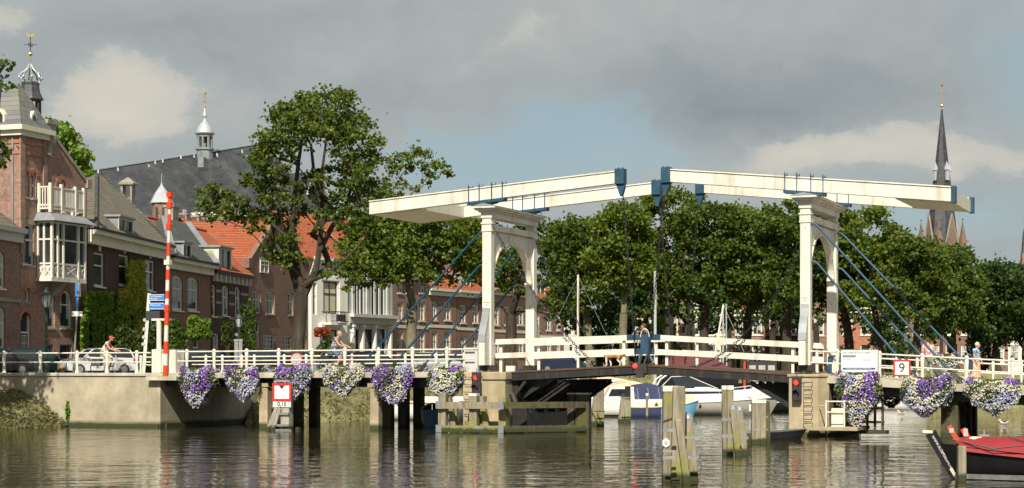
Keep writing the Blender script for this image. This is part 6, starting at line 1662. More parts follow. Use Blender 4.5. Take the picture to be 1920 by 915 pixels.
# ---- street lamps, road signs
def street_lamp(px, s, py_top, label, tilt=0):
 x, y = sxy(px, s); zt = zat(py_top, s) - STREET
 E = empty('street_lamp', (x, y, STREET), 0, label, 'street lamp', 'old street lamps by the houses')
 MB().lathe([(.16, 0), (.15, .6), (.09, .8), (.075, 1.6), (.06, zt - 1.15), (.12, zt - 1.1), (.05, zt - 1.0)], (0, 0, 0), 10).build('pole', M['greenlamp'], E, smooth=True)
 MB().lathe([(.14, 0), (.27, .62)], (0, 0, zt - 1.0), 6).build('lantern_glass', M['lampglass'], E)
 c = MB(); c.lathe([(.34, 0), (.30, .05), (.12, .26), (.05, .3), (.05, .42)], (0, 0, zt - .38), 6)
 for i in range(6): a = i * math.pi / 3; c.beam((.145 * math.cos(a), .145 * math.sin(a), zt - 1.0), (.275 * math.cos(a), .275 * math.sin(a), zt - .38), .025, .025)
 c.build('lantern_frame', M['greenlamp'], E)
street_lamp(87, 36.0, 540, 'dark green street lamp in front of the tower house')
street_lamp(448, 27, 586, 'dark street lamp in front of the orange roofed banded house')
def leaning_sign():
 x, y = sxy(137, 37); z = lambda py: zat(py, 37)
 E = empty('road_sign', (x, y, STREET), 0, 'leaning grey pole with blue sign seen edge on and a small white plate', 'sign')
 dx = sxy(148, 37)[0] - x; zt = z(528) - STREET
 MB().tube([(0, 0, 0), (dx, 0, zt)], .045, 8).build('pole', M['iron'], E)
 zz = lambda py: z(py) - STREET
 MB().box((dx - .17, -.1, zz(556)), (dx - .02, .32, zz(530))).build('blue_panel', M['blueband'], E)
 MB().box((dx - .02, -.12, zz(556)), (dx + .12, -.103, zz(530))).build('panel_edge', M['iron'], E)
 MB().tube([(dx * .9 - .10, -.05, zz(570)), (dx * .9 - .04, -.035, zz(570))], .30, 16).build('round_sign', M['blueband'], E)
 MB().box((dx * .8 - .28, -.1, zz(593)), (dx * .8 + .26, -.06, zz(584))).build('small_plate', M['signwhite'], E)
leaning_sign()
def direction_sign():
 s = 36.6; x, y = sxy(268, s); zz = lambda py: zat(py, s) - STREET; X = lambda px: sxy(px, s)[0] - x
 E = empty('direction_sign', (x, y, STREET), 0, 'blue direction signs with white lettering on a leaning white post beside the barrier', 'sign')
 m = MB(); m.beam((X(269), 0, 0), (X(280), 0, zz(550)), .16, .12, up=(0, 1, 0)); m.build('post', M['white'], E)
 for (ya, yb, t, xs) in ((552, 564, "'s-Graveland\nBussum", 281), (568, 580, 'Hilversum', 280)):
  q = MB().box((X(xs), -.12, zz(yb)), (X(309), -.08, zz(ya))).build('blue_panel', M['blueband'], E)
  e = MB(); t_ = .02
  e.box((X(xs), -.127, zz(ya) - t_ * 1.4), (X(309), -.121, zz(ya) - .004)); e.box((X(xs), -.127, zz(yb) + .004), (X(309), -.121, zz(yb) + t_ * 1.4)); e.build('white_line', M['signwhite'], E)
  text_mesh(t, .115 if '\n' in t else .13, M['signwhite'], E, (X(xs) + .06, -.124, (zz(ya) + zz(yb)) / 2 + (0.0 if '\n' in t else .05)), FR, align='LEFT')
 c = MB(); c.box((X(274), -.1, zz(600)), (X(300), .05, zz(583))); c.build('dark_plate', M['signblack'], E)
 for i, py in enumerate((600, 617, 632, 645)):
  MB().tube([(X(272 - i), -.1, zz(py)), (X(272 - i), -.06, zz(py))], .09, 12).build('small_sticker_sign', M['signgrey'], E)
direction_sign()
def round_sign():
 w = 1.6; k = K(556, w); E = empty('round_sign', BR.world(k, w, 2.68), BR.ang, 'back of a round road sign with red rim behind the left railing', 'sign')
 z = Z(674, k, w) - 2.68
 MB().tube([(0, 0, 0), (0, 0, z)], .04, 6).build('pole', M['iron'], E)
 MB().tube([(0, -.03, z), (0, .0, z)], .29, 20).build('sign_back', M['signgrey'], E)
 MB().tube([(.30 * math.cos(t), -.012, z + .30 * math.sin(t)) for t in [i * math.pi / 12 for i in range(24)]], .028, 6, closed=True).build('red_rim', M['signred'], E)
round_sign()
def white_posts():
 for px in (443, 451):
  s = 33; x, y = sxy(px, s); E = empty('parking_post', (x, y, STREET), 0, 'pale grey parking post standing before the lamp near the banded house', 'post', 'two pale posts by the lamp')
  MB().box((-.1, -.05, 0), (.1, .05, zat(640, s) - STREET)).build('post', M['iron'], E); MB().box((-.13, -.07, zat(640, s) - STREET), (.13, .07, zat(636, s) - STREET)).build('cap', M['lead'], E)
white_posts()
# ------------------------------------------------------------------ trees
def leaf_quads(C, size, up=.5):
 """C (n,3) leaf centres -> folded leaf quads"""
 n = len(C)
 nrm = RNG.normal(size=(n, 3)); nrm[:, 2] += up; nrm /= np.linalg.norm(nrm, axis=1)[:, None]
 t = RNG.normal(size=(n, 3)); t -= (t * nrm).sum(1)[:, None] * nrm; t /= np.linalg.norm(t, axis=1)[:, None]
 b = np.cross(nrm, t); s = size * RNG.uniform(.65, 1.25, n)[:, None]
 V = np.empty((n, 4, 3)); V[:, 0] = C - t * s * .6; V[:, 1] = C + b * s * .48 - t * s * .05 + nrm * s * .10; V[:, 2] = C + t * s * .6 - nrm * s * .12; V[:, 3] = C - b * s * .48 - t * s * .05 + nrm * s * .10
 return V.reshape(-1, 3), np.arange(n * 4).reshape(-1, 4)
def clump_points(c, r, n, flat=.8, hollow=.5):
 m = max(4, int(9 * (r / 1.0) ** 1.2)); d = RNG.normal(size=(m, 3)); d /= np.linalg.norm(d, axis=1)[:, None]
 sub = np.array(c) + d * (r * RNG.uniform(.4, 1.15, m))[:, None] * [1, 1, flat]
 k = RNG.integers(0, m, n); p = RNG.normal(size=(n, 3)) * r * .30
 P = sub[k] + p * [1, 1, flat * .7]
 w = RNG.uniform(0, 1, n) < .22; P[w] = np.array(c) + RNG.normal(size=(int(w.sum()), 3)) * r * .62 * [1, 1, flat]
 return P
def tree(name, label, x, y, z0, r0, fork, clumps, leafm, barkm='bark', size=.26, dens=150, lean=(0, 0), group=None, cat='tree', stems=0, ztr=None):
 E = empty(name, (x, y, z0), 0, label, cat, group)
 base = Vector((0, 0, 0)); fk = Vector((fork[0] - x, fork[1] - y, fork[2] - z0))
 nodes = [base, base.lerp(fk, .33) + Vector((random.uniform(-.1, .1), 0, 0)), base.lerp(fk, .7) + Vector((random.uniform(-.1, .1), .05, 0)), fk]; par = [-1, 0, 1, 2]; tips = []
 cl = sorted(clumps, key=lambda c: (Vector((c[0] - x, c[1] - y, c[2] - z0)) - fk).length)
 for c in cl:
  p = Vector((c[0] - x, c[1] - y, c[2] - z0)); best = None
  for i in range(3, len(nodes)):
   q = nodes[i]; d = (p - q); cost = d.length + max(0, -(d.z) + .2) * 1.5 + .12 * (q - fk).length
   if best is None or cost < best[0]: best = (cost, i)
  i = best[1]; q = nodes[i]; d = p - q; segs = max(2, int(d.length / 1.1)); prev = i
  for s in range(1, segs + 1):
   t = s / segs; w_ = q.lerp(p, t); arch = math.sin(t * math.pi) * d.length * .10
   w_ = w_ + Vector((random.uniform(-.12, .12), random.uniform(-.12, .12), arch * (1 if d.z < d.length * .5 else .2)))
   nodes.append(w_); par.append(prev); prev = len(nodes) - 1
  tips.append(prev)
 wgt = [0.0] * len(nodes)
 for t in tips:
  i = t
  while i >= 0: wgt[i] += 1; i = par[i]
 tot = max(wgt[0], 1); rad = [max(.03, r0 * .68 * (w_ / tot) ** .62) if i > 2 else r0 * (1.25 if i == 0 else 1.0) for i, w_ in enumerate(wgt)]
 tr, br = MB(), MB()
 tr.tube([nodes[0] + Vector((0, 0, -.2)), nodes[0] + Vector((0, 0, .35)), nodes[1], nodes[2], nodes[3]], [r0 * 1.6, r0 * 1.15, r0, r0 * .93, r0 * .9], 12)
 for i in range(4, len(nodes)):
  j = par[i]; ra = min(rad[j], rad[i] * 1.25 if j > 3 else r0 * .75); br.tube([nodes[j], nodes[i]], [max(ra, rad[i]), rad[i]], 6 if rad[i] < .12 else 8)
 o = tr.build('trunk', M[barkm], E, smooth=True, fix=False)
 if clumps: br.build('branch', M[barkm], E, smooth=True, fix=False)
 P = np.concatenate([clump_points((c[0] - x, c[1] - y, c[2] - z0), c[3], int(dens * c[3] ** 2 * (c[4] if len(c) > 4 else 1))) for c in clumps])
 V, Fq = leaf_quads(P, size)
 fastmesh('crown', V, Fq, M[leafm], E)
 return E
def px_clumps(lst, s, dep, depo=0.0):
 out = []
 for it in lst:
  px, py, r = it[:3]; d = F_PX / s + random.uniform(-dep, dep) + depo; ss = F_PX / d
  out.append(((px - CX) / ss, d, EYE + (HOR - py) / ss, r / s) + tuple(it[3:4]))
 return out
def big_tree():
 s = 30.5; x, y = sxy(557, s)
 dome = [(540, 205, 24), (562, 188, 20), (583, 192, 22), (608, 180, 20), (632, 182, 22), (642, 192, 22), (512, 215, 17), (530, 228, 24), (556, 230, 26), (590, 222, 28), (620, 218, 26), (650, 222, 26), (672, 212, 18), (680, 235, 22),
   (700, 262, 18), (525, 255, 26), (552, 262, 26), (580, 255, 20), (612, 252, 20), (640, 258, 26), (665, 262, 26), (690, 282, 22), (705, 300, 14), (510, 262, 20), (712, 270, 10), (600, 236, 24), (569, 208, 22), (625, 238, 24), (595, 205, 24), (660, 240, 22)]
 mid = [(498, 262, 20), (490, 282, 22), (512, 285, 22), (482, 300, 18), (500, 308, 22), (538, 288, 15), (548, 300, 12), (520, 318, 20), (494, 328, 20), (530, 335, 16), (640, 290, 22), (665, 298, 22), (650, 318, 22), (676, 322, 22), (690, 335, 20), (700, 310, 16),
           (660, 340, 22), (642, 348, 18), (690, 358, 22), (672, 372, 22), (700, 385, 18), (712, 365, 14), (590, 325, 15), (608, 332, 16), (575, 332, 12), (618, 318, 12), (600, 345, 14), (580, 355, 16), (622, 382, 20), (650, 392, 18), (634, 365, 16), (600, 372, 12), (560, 345, 12), (555, 372, 14), (568, 398, 14)]
 left = [(398, 352, 16), (385, 362, 16), (375, 378, 14), (402, 372, 20), (425, 365, 16), (388, 395, 16), (415, 392, 20), (440, 385, 18), (395, 412, 12), (430, 405, 18), (455, 378, 16), (462, 395, 18), (480, 345, 18), (465, 335, 14), (455, 345, 10), (492, 368, 18), (505, 352, 16), (490, 398, 18), (512, 382, 18), (530, 365, 16),
   (470, 415, 16), (505, 412, 16), (530, 405, 18), (545, 420, 18), (495, 432, 12), (540, 445, 18), (520, 455, 18), (500, 470, 14), (520, 480, 16), (545, 475, 20), (532, 470, 18), (548, 460, 16), (560, 495, 16), (515, 490, 12), (600, 405, 12), (580, 385, 14), (618, 400, 14), (535, 500, 10), (470, 432, 10)]
 right = [(612, 402, 14), (640, 412, 14), (665, 405, 16), (690, 412, 14), (622, 505, 14), (640, 510, 10), (610, 518, 12), (600, 428, 10), (655, 428, 10), (635, 498, 10), (590, 440, 10), (605, 462, 8)]
 cl = px_clumps(dome, s, 3.2) + px_clumps(mid, s, 2.6) + px_clumps(left, s, 1.8) + px_clumps(right, s, 1.8)
 E = tree('maple_tree', 'tallest tree, loose maple crown against the sky before the gabled houses', x, y, STREET, .40, ((566 - CX) / s, y, zat(538, s)), cl, 'leafA', size=.21, dens=420)
 m = MB(); X = lambda px: (px - CX) / s - x; ZZ = lambda py: zat(py, s) - STREET
 m.tube([(X(566), 0, ZZ(560)), (X(592), .1, ZZ(505)), (X(598), .1, ZZ(470)), (X(604), .2, ZZ(400)), (X(602), .2, ZZ(330)), (X(610), .2, ZZ(270)), (X(612), .2, ZZ(225))], [.28, .2, .17, .13, .1, .07, .03], 8)
 m.tube([(X(560), 0, ZZ(545)), (X(545), .1, ZZ(500)), (X(520), .1, ZZ(460)), (X(505), .2, ZZ(400)), (X(512), .2, ZZ(340)), (X(500), .2, ZZ(300))], [.28, .19, .15, .11, .08, .04], 8)
 m.tube([(X(550), .0, ZZ(505)), (X(548), -.3, ZZ(440)), (X(552), -.2, ZZ(380)), (X(560), 0, ZZ(300)), (X(572), 0, ZZ(230))], [.26, .2, .15, .12, .05], 8)
 m.tube([(X(598), .1, ZZ(470)), (X(625), .1, ZZ(420)), (X(648), .2, ZZ(380)), (X(662), .2, ZZ(340)), (X(650), .2, ZZ(290))], [.2, .15, .12, .1, .05], 8)
 m.tube([(X(580), 0, ZZ(528)), (X(612), -.2, ZZ(515)), (X(655), -.2, ZZ(480)), (X(680), -.2, ZZ(452))], [.16, .11, .08, .04], 7)
 m.tube([(X(604), .2, ZZ(400)), (X(590), .2, ZZ(340)), (X(582), .3, ZZ(270)), (X(560), .3, ZZ(235))], [.16, .11, .09, .04], 7)
 m.build('branch', M['bark'], E, smooth=True, fix=False)
big_tree()
def second_tree():
 s = 24.5; x, y = sxy(768, s)
 top = [(762, 288, 12), (780, 282, 16), (800, 292, 14), (745, 298, 14), (822, 308, 14), (838, 318, 12), (845, 326, 8), (812, 325, 14), (790, 312, 14), (768, 315, 14), (742, 325, 14), (728, 345, 16), (755, 345, 12), (800, 345, 10), (722, 300, 10), (718, 372, 18), (745, 368, 10), (778, 355, 10), (735, 310, 12), (765, 300, 12)]
 mass = []
 for _ in range(85):
  px = random.uniform(655, 915); t = (px - 780) / 125; yt = 395 + 30 * t * t + random.uniform(-6, 6); yb = 520 - 20 * abs(t)
  mass.append((px, random.uniform(yt, yb), random.uniform(16, 24)))
 mass += [(px, 402 + 14 * random.random(), 20) for px in range(690, 880, 22)]
 mass += [(695, 350, 14), (712, 362, 18), (700, 385, 20), (735, 380, 18), (760, 385, 16), (790, 378, 14), (680, 410, 20), (705, 420, 22), (720, 400, 20)]
 mass += [(random.uniform(648, 765), random.uniform(438, 528), random.uniform(13, 18)) for _ in range(34)]
 low = [(648, 465, 16), (645, 490, 16), (650, 535, 12), (668, 535, 14), (715, 530, 14), (735, 520, 14), (820, 520, 14), (845, 525, 12), (665, 470, 20), (660, 500, 18), (672, 520, 16), (690, 532, 14), (700, 520, 16), (655, 520, 12), (884, 515, 16), (905, 500, 16), (900, 470, 16), (655, 450, 14)]
 cl = px_clumps(top, s, 2.0) + px_clumps(mass, s, 3.5) + px_clumps(low, s, 2.0)
 tree('chestnut_tree', 'broad green tree with yellowish trunk behind the blue stays left of the portal', x, y, STREET, .42, (x + .25, y, zat(572, s)), cl, 'leafE', 'barklight', size=.24, dens=280)
second_tree()
def third_tree():
 s = 20; x, y = sxy(958, s); mass = []
 for _ in range(62):
  px = random.uniform(868, 1062); t = (px - 962) / 100; yt = 402 + 40 * t * t; yb = 545 + 25 * t
  mass.append((px, random.uniform(yt, yb), random.uniform(13, 20)))
 mass += [(1055, 560, 14), (1045, 580, 12), (1030, 590, 12), (1020, 565, 16), (1060, 540, 14), (900, 560, 12)]
 tree('street_tree', 'leafy tree seen through the arch of the left portal', x, y, STREET, .55, (x, y, zat(590, s)), px_clumps(mass, s, 3.2), 'leafB', size=.27, dens=260, group='trees along the far street')
third_tree()
def far_trees():
 L_ = [(1110, 21.5, 1088, 62, 398, 590, 'leafB', 'barklight', 'round leafy tree between the left portal and the aluminium mast', 0),
          (1172, 23.0, 1165, 66, 382, 560, 'leafE', 'barklight', 'tall tree with pale yellowish trunk right of the wooden mast', 1),
          (1250, 22.0, 1262, 70, 336, 585, 'leafA', 'bark', 'highest far quay tree, rising behind the gap between the balance beams', 0),
          (1316, 22.5, 1335, 72, 360, 575, 'leafB', 'bark', 'dense tree behind the leaning white pole', 0),
          (1398, 22.0, 1405, 66, 372, 588, 'leafE', 'bark', 'dense tree midway between the masts and the right portal', 0),
          (1475, 22.8, 1478, 64, 366, 580, 'leafB', 'bark', 'dense tree just left of the right portal post', 0),
          (1600, 22.5, 1558, 66, 376, 585, 'leafA', 'bark', 'tree filling the arch of the right portal', 0),
          (1655, 23.0, 1632, 66, 388, 590, 'leafE', 'bark', 'tree with forked trunk behind the white notice board', 1),
          (1722, 23.5, 1712, 66, 436, 610, 'leafA', 'bark', 'tree with forked dark trunk behind the woman in pink', 1),
          (1790, 22.5, 1782, 60, 448, 640, 'leafB', 'bark', 'low spreading tree below the dark church spire', 0),
          (1868, 21.5, 1866, 60, 482, 650, 'leafC', 'bark', 'dark distant tree right of the church tower', 0),
          (1925, 21.2, 1922, 60, 470, 650, 'leafC', 'bark', 'dark distant tree cut by the right edge', 0)]
 for (pt, s, cx, hw, top, bot, lm, bk, label, early) in L_:
  x, y = sxy(pt, s); cl = []; n = 80
  for i in range(n):
   a = random.uniform(-1, 1); b_ = random.uniform(-1, 1)
   rr = math.hypot(a, b_)
   if rr > 1: a, b_ = a / rr * .92, b_ / rr * .92
   yy = (top + bot) / 2 - b_ * (bot - top) / 2 * .86
   wf = 1.0 if b_ < .2 else math.sqrt(max(.05, 1 - ((b_ - .2) / .9) ** 2)) if b_ > 0 else 1
   px = cx + a * hw * .95; dd = F_PX / s + random.uniform(-1, 1) * 3.4 * math.sqrt(max(.1, 1 - a * a))
   ss = F_PX / dd; cl.append(((px - CX) / ss, dd, EYE + (HOR - yy) / ss, random.uniform(.6, 1.05)))
  tree('quay_tree', label, x, y, STREET, .40 if not early else .36, ((cx * .4 + pt * .6 - CX) / s, y, zat(bot + (28 if early else 5), s)), cl, lm, bk, size=.26, dens=270, group='trees on the far quay')
 for i, px in enumerate((1125, 1215, 1290, 1365, 1450, 1530, 1690)):
  s = 19.8; x, y = sxy(px, s); cl = []
  for _ in range(26): cl.append((x + random.uniform(-3.6, 3.6), y + random.uniform(-2, 2), random.uniform(7.2, 15.5) - (2 if px > 1600 else 0), random.uniform(.8, 1.3)))
  nm = ['the aluminium mast', 'the middle of the span', 'the highest tree', 'the red ship', 'the right span', 'the right portal', 'the forked trunks'][i]
  tree('rear_tree', 'darker rear tree filling the gaps behind ' + nm, x, y, STREET, .3, (x, y, 7.0), cl, 'leafC', size=.42, dens=70, group='trees in the rear rank of the far quay')
far_trees()
def other_trees():
 s = 24; x, y = sxy(100, s); cl = []
 for _ in range(60):
  px = random.uniform(60, 160); yt = 216 + max(0, (px - 108)) ** 1.3 * .42; cl.append((px, random.uniform(yt + 10, 335), random.uniform(13, 18)))
 tree('garden_tree', 'bright green tree rising behind the gable of the tower house', x, y, STREET, .4, (x, y, 12), px_clumps(cl, s, 3), 'leafD', size=.30, dens=190)
 s = 41; x, y = sxy(-75, s); cl = px_clumps([(5, 125, 16), (18, 118, 12), (2, 165, 18), (-12, 150, 22), (2, 275, 22), (15, 288, 14), (4, 305, 16), (-14, 290, 22)], s, .8)
 for _ in range(60): cl.append((x + random.uniform(-6, -.4), y + random.uniform(-3.2, 2.5), random.uniform(6.5, 17), random.uniform(.7, 1.1)))
 tree('bank_tree', 'tree at the left edge whose leafy twigs reach into the picture', x - 1.2, y - 1, 1.6, .4, (x - 1.0, y - .5, 6), cl, 'leafB', size=.24, dens=150)
other_trees()
def leafy(name, label, P, size, m_, cat, group=None, origin=None, up=.2):
 P = np.array(P); o = origin or tuple(P.mean(0)[:2]) + (float(P[:, 2].min()),)
 V, Fq = leaf_quads(P - np.array(o), size, up)
 E = fastmesh(name, V, Fq, M[m_], None, loc=o); meta(E, label, cat, group); return E
def bushes():
 def blob(cx, cy, cz, rx, ry, rz, n):
  d = RNG.normal(size=(n, 3)); d /= np.linalg.norm(d, axis=1)[:, None]; r = RNG.uniform(.55, 1.05, n) ** .5
  ph = RNG.uniform(0, 6, 3); wob = 1 + .15 * np.sin(d[:, 0] * 5 + ph[0]) + .12 * np.sin(d[:, 2] * 6 + ph[1])
  return np.array([cx, cy, cz]) + d * (r * wob)[:, None] * [rx, ry, rz]
 def onwall(fr, boxes, n, w0=-.5):
  out = []
  for (xa, xb, ya, yb) in boxes:
   for _ in range(n):
    px, py = random.uniform(xa, xb), random.uniform(ya, yb)
    ex = (px - xa) / (xb - xa); ey = (py - ya) / (yb - ya)
    if min(ex, 1 - ex) < .12 * (1 + math.sin(py * .35)) * random.random() or ey < .10 * (1 + math.sin(px * .5)) * random.random(): continue
    w = w0 * random.random() ** .7 - .05; k, _, z = fr.pt(px, py, w); out.append(fr.world(k, w, z))
  return out
 leafy('creeper', 'green ivy hanging over the ground floor of the dark house', onwall(FC, [(157, 214, 546, 600), (152, 166, 590, 665), (172, 196, 600, 650), (200, 212, 590, 640)], 2100), .22, 'leafD', 'creeper')
 leafy('creeper', 'yellow green creeper climbing between the upper windows of the dark house', onwall(FC, [(237, 274, 488, 545), (222, 280, 540, 590), (250, 272, 585, 640)], 1500), .22, 'ivyY', 'creeper')
 leafy('creeper', 'green creeper hanging below the yellow one on the dark house', onwall(FC, [(216, 246, 560, 665), (248, 282, 575, 600)], 1700), .22, 'leafD', 'creeper')
 s = 27.5
 def bush(px, py0, py1, wpx, n, m_, label, s=27.5, cat='bush', sz=.2):
  x, y = sxy(px, s); z0, z1 = zat(py1, s), zat(py0, s)
  P = blob(x, y, (z0 + z1) / 2, wpx / s / 2, wpx / s / 2.6, (z1 - z0) / 2, n); P = P[P[:, 2] > (STREET - .1 if py0 < 700 else .02)]
  return leafy('bush', label, P, sz, m_, cat)
 bush(238, 618, 700, 66, 2600, 'bush', 'olive garden bush before the dark house, left of the direction sign', 31)
 bush(288, 600, 700, 60, 2600, 'bush', 'garden bush behind the barrier pole', 30)
 bush(330, 606, 700, 44, 1800, 'leafB', 'dark garden bush right of the barrier pole', 29)
 bush(370, 592, 640, 46, 1500, 'leafD', 'bright small round tree crown before the brown house', 27, 'shrub')
 bush(352, 650, 700, 40, 900, 'bush', 'low green shrub at the foot of the brown house', 28)
 bush(455, 570, 660, 18, 800, 'bush', 'climbing shrub between banded house and gabled house', 25)
 bush(470, 560, 665, 16, 800, 'leafB', 'tall thin climber at the corner of the gabled house', 24)
 bush(426, 600, 650, 20, 600, 'bush', 'dark shrub by the steps of the banded house', 25.5)
 bush(560, 660, 700, 200, 2600, 'bush', 'low hedge running behind the parked cars near the big tree', 26)
 bush(604, 613, 631, 28, 700, 'redleaf', 'red orange flowering shrub before the white house', 24)
 bush(612, 628, 700, 40, 900, 'bush', 'green shrub under the red flowers by the white house', 23.5)
 bush(1140, 560, 690, 110, 5200, 'leafC', 'dark bushy thicket behind the dog on the far quay', 21, sz=.3)
 bush(1235, 600, 700, 90, 3600, 'leafD', 'lighter green shrubbery behind the man on the bridge', 21, sz=.26)
 bush(1838, 620, 700, 50, 1600, 'leafC', 'dark shrub behind the woman in the blue blouse', 21)
 bush(1690, 640, 700, 70, 1600, 'leafC', 'dark shrub behind the woman in the pink blouse', 21)
 P = blob(*sxy(127, 37.6), .75, .10, .1, .45, 130); leafy('wall_plant', 'single small weed growing from the ledge of the concrete wall', P, .13, 'leafD', 'plant')
bushes()
# ------------------------------------------------------------------ flower baskets
def pet(name, c, v=.15): return plain(name, c, .6, var=v, scale=9, bump=0)
M['petW'] = leaf_mat('white_petals', (.50, .48, .44), (.66, .64, .56), (.72, .70, .62), .15)
M['petP'] = leaf_mat('purple_petals', (.12, .03, .30), (.20, .06, .44), (.26, .14, .52), .15)
M['petL'] = leaf_mat('lavender_petals', (.20, .20, .42), (.34, .34, .58), (.46, .46, .68), .15)
M['petB'] = leaf_mat('blue_petals', (.13, .20, .46), (.24, .32, .60), (.42, .46, .66), .15)
M['petY'] = leaf_mat('cream_petals', (.50, .50, .22), (.62, .60, .36), (.68, .66, .50), .15)
def flower_basket(px, py0, py1, wpx, w, tone, label, n=3000, far=False):
 k = K(px, w); D = BR.D(k, w); s = F_PX / D; z0, z1 = Z(py1, k, w), Z(py0, k, w); rx = wpx / s / 2; H_ = z1 - z0
 E = empty('flower_basket', BR.world(k, w, z1), BR.ang, label, 'flower basket', 'hanging flower baskets on the bridge' if not far else 'flower baskets on the far side of the bridge')
 MB().lathe([(.12, -.62), (.30, -.45), (.38, -.18), (.38, -.1)], (0, .1, 0), 12).build('basket', M['basket'], E)
 u = RNG.uniform(0, 1, n) ** 1.45; th = RNG.uniform(0, 2 * np.pi, n)
 tip = random.uniform(.38, .6); mid_ = random.uniform(.66, .9); prof = np.interp(u, [0, .08, .3, .5, .75, .92, 1], [.74, .92, 1.0, .97, mid_, tip, tip * .5])
 off = .06 * rx * np.sin(u * 5 + px)                       # trails hang slightly to one side
 wob = 1 + .12 * np.sin(th * 3 + px) + .08 * np.sin(th * 7 + u * 9); u = u * (1 - .08 * np.abs(np.sin(th * 4 + px * 1.3)) * (u > .5))
 rad = rx * prof * wob * RNG.uniform(.80, 1.04, n)
 dep = .62
 P = np.stack([rad * np.cos(th) + off, rad * np.sin(th) * dep + .0, -u * H_ + RNG.normal(0, .02, n) + .10 * np.cos(th * 2)], 1)
 q = np.sin(P[:, 0] * 4.1 / rx * .8 + px) + np.sin(P[:, 2] * 5 + px * 1.7) + .9 * np.sin(P[:, 0] * 3 - P[:, 2] * 4 + px * .3)
 r = RNG.uniform(0, 1, n)
 wp, ww, wl = tone                                        # shares of purple, white, lavender
 mi = np.full(n, 1)
 mi[q > np.quantile(q, 1 - wp * (1.05 if wp > .3 else .5))] = 2
 mi[q < np.quantile(q, wl * .6)] = 3
 mi = np.where(r < .22, RNG.choice([1, 3, 5, 1], n), mi); mi = np.where((u > .55) & (r > .45), RNG.choice([4, 1, 3, 1], n), mi)
 mi = np.where((mi == 1) & (RNG.uniform(0, 1, n) < .25), 5, mi)
 out = P.copy(); nrm = np.stack([np.cos(th), np.sin(th) * 1.5, .35 + 0 * th], 1); nrm /= np.linalg.norm(nrm, axis=1)[:, None]; nrm += RNG.normal(0, .35, (n, 3)); nrm /= np.linalg.norm(nrm, axis=1)[:, None]
 t = RNG.normal(size=(n, 3)); t -= (t * nrm).sum(1)[:, None] * nrm; t /= np.linalg.norm(t, axis=1)[:, None]; b = np.cross(nrm, t); sz = RNG.uniform(.022, .046, n)[:, None]
 V = np.empty((n, 4, 3)); V[:, 0] = P - t * sz; V[:, 1] = P + b * sz + nrm * .008; V[:, 2] = P + t * sz; V[:, 3] = P - b * sz + nrm * .008
 fastmesh('flowers', V.reshape(-1, 3), np.arange(n * 4).reshape(-1, 4), [M['bush'], M['petW'], M['petP'], M['petL'], M['petB'], M['petY']], E, mi)
 m_ = n; u2 = RNG.uniform(0, 1, m_) ** 1.1; th2 = RNG.uniform(0, 2 * np.pi, m_); pr2 = np.interp(u2, [0, .08, .3, .5, .75, .92, 1], [.5, .8, .93, .85, .52, .26, .05])
 P2 = np.stack([rx * pr2 * np.cos(th2) * RNG.uniform(.6, 1.14, m_) + .06 * rx * np.sin(u2 * 5 + px), rx * pr2 * np.sin(th2) * dep * RNG.uniform(.6, 1.14, m_), -u2 * H_ * .98], 1)
 V, Fq = leaf_quads(P2, .09); fastmesh('leaves', V, Fq, M['leafA'], E)
NB_ = [(370, 690, 764, 76, (.5, .2, .6), 'leftmost flower basket, purple top over lavender trails'), (456, 690, 751, 68, (.4, .2, .6), 'second basket from the left, purple and blue with cream patch'),
       (548, 686, 752, 74, (.75, .25, .5), 'purple basket hanging behind the clearance sign'), (643, 686, 744, 76, (.12, .8, .2), 'mostly white basket below the striped cyclist'),
       (738, 686, 758, 80, (.6, .6, .2), 'violet and white basket over the second row of piles'), (836, 690, 750, 78, (.15, .75, .35), 'white basket with purple left edge beside the left signal light')]
for a in NB_: flower_basket(a[0], a[1], a[2], a[3], -.42, a[4], a[5], 4200)
for a in [(1608, 700, 800, 86, (.4, .4, .4), 'largest basket, purple and cream, hanging under the notice board'), (1735, 708, 782, 96, (.4, .5, .3), 'wide basket of purple and white right of the number nine sign'), (1864, 712, 778, 98, (.3, .65, .3), 'rightmost basket, white with two purple patches')]:
 flower_basket(a[0], a[1], a[2], a[3], -.45, a[4], a[5], 5200)
FBK = [(437, 'first'), (520, 'second'), (608, 'third'), (692, 'fourth'), (782, 'fifth')]
for px, nm in FBK: flower_basket(px, 689, 722, 56, 6.6, (.3, .5, .4), nm + ' flower basket from the left on the far railing of the left approach', 1500, True)
for px, py, nm in ((1668, 703, 'behind the number nine sign'), (1790, 708, 'between the two women'), (1905, 714, 'at the right edge')):
 flower_basket(px, py - 2, py + 62 if px < 1700 else py + 40, 80, 6.95, (.3, .5, .4), 'far railing flower basket ' + nm, 1800, True)
flower_basket(1775, 664, 700, 44, 5.9, (.05, .8, .3), 'pale white flower basket on the far railing left of the woman in blue', 1500, True)
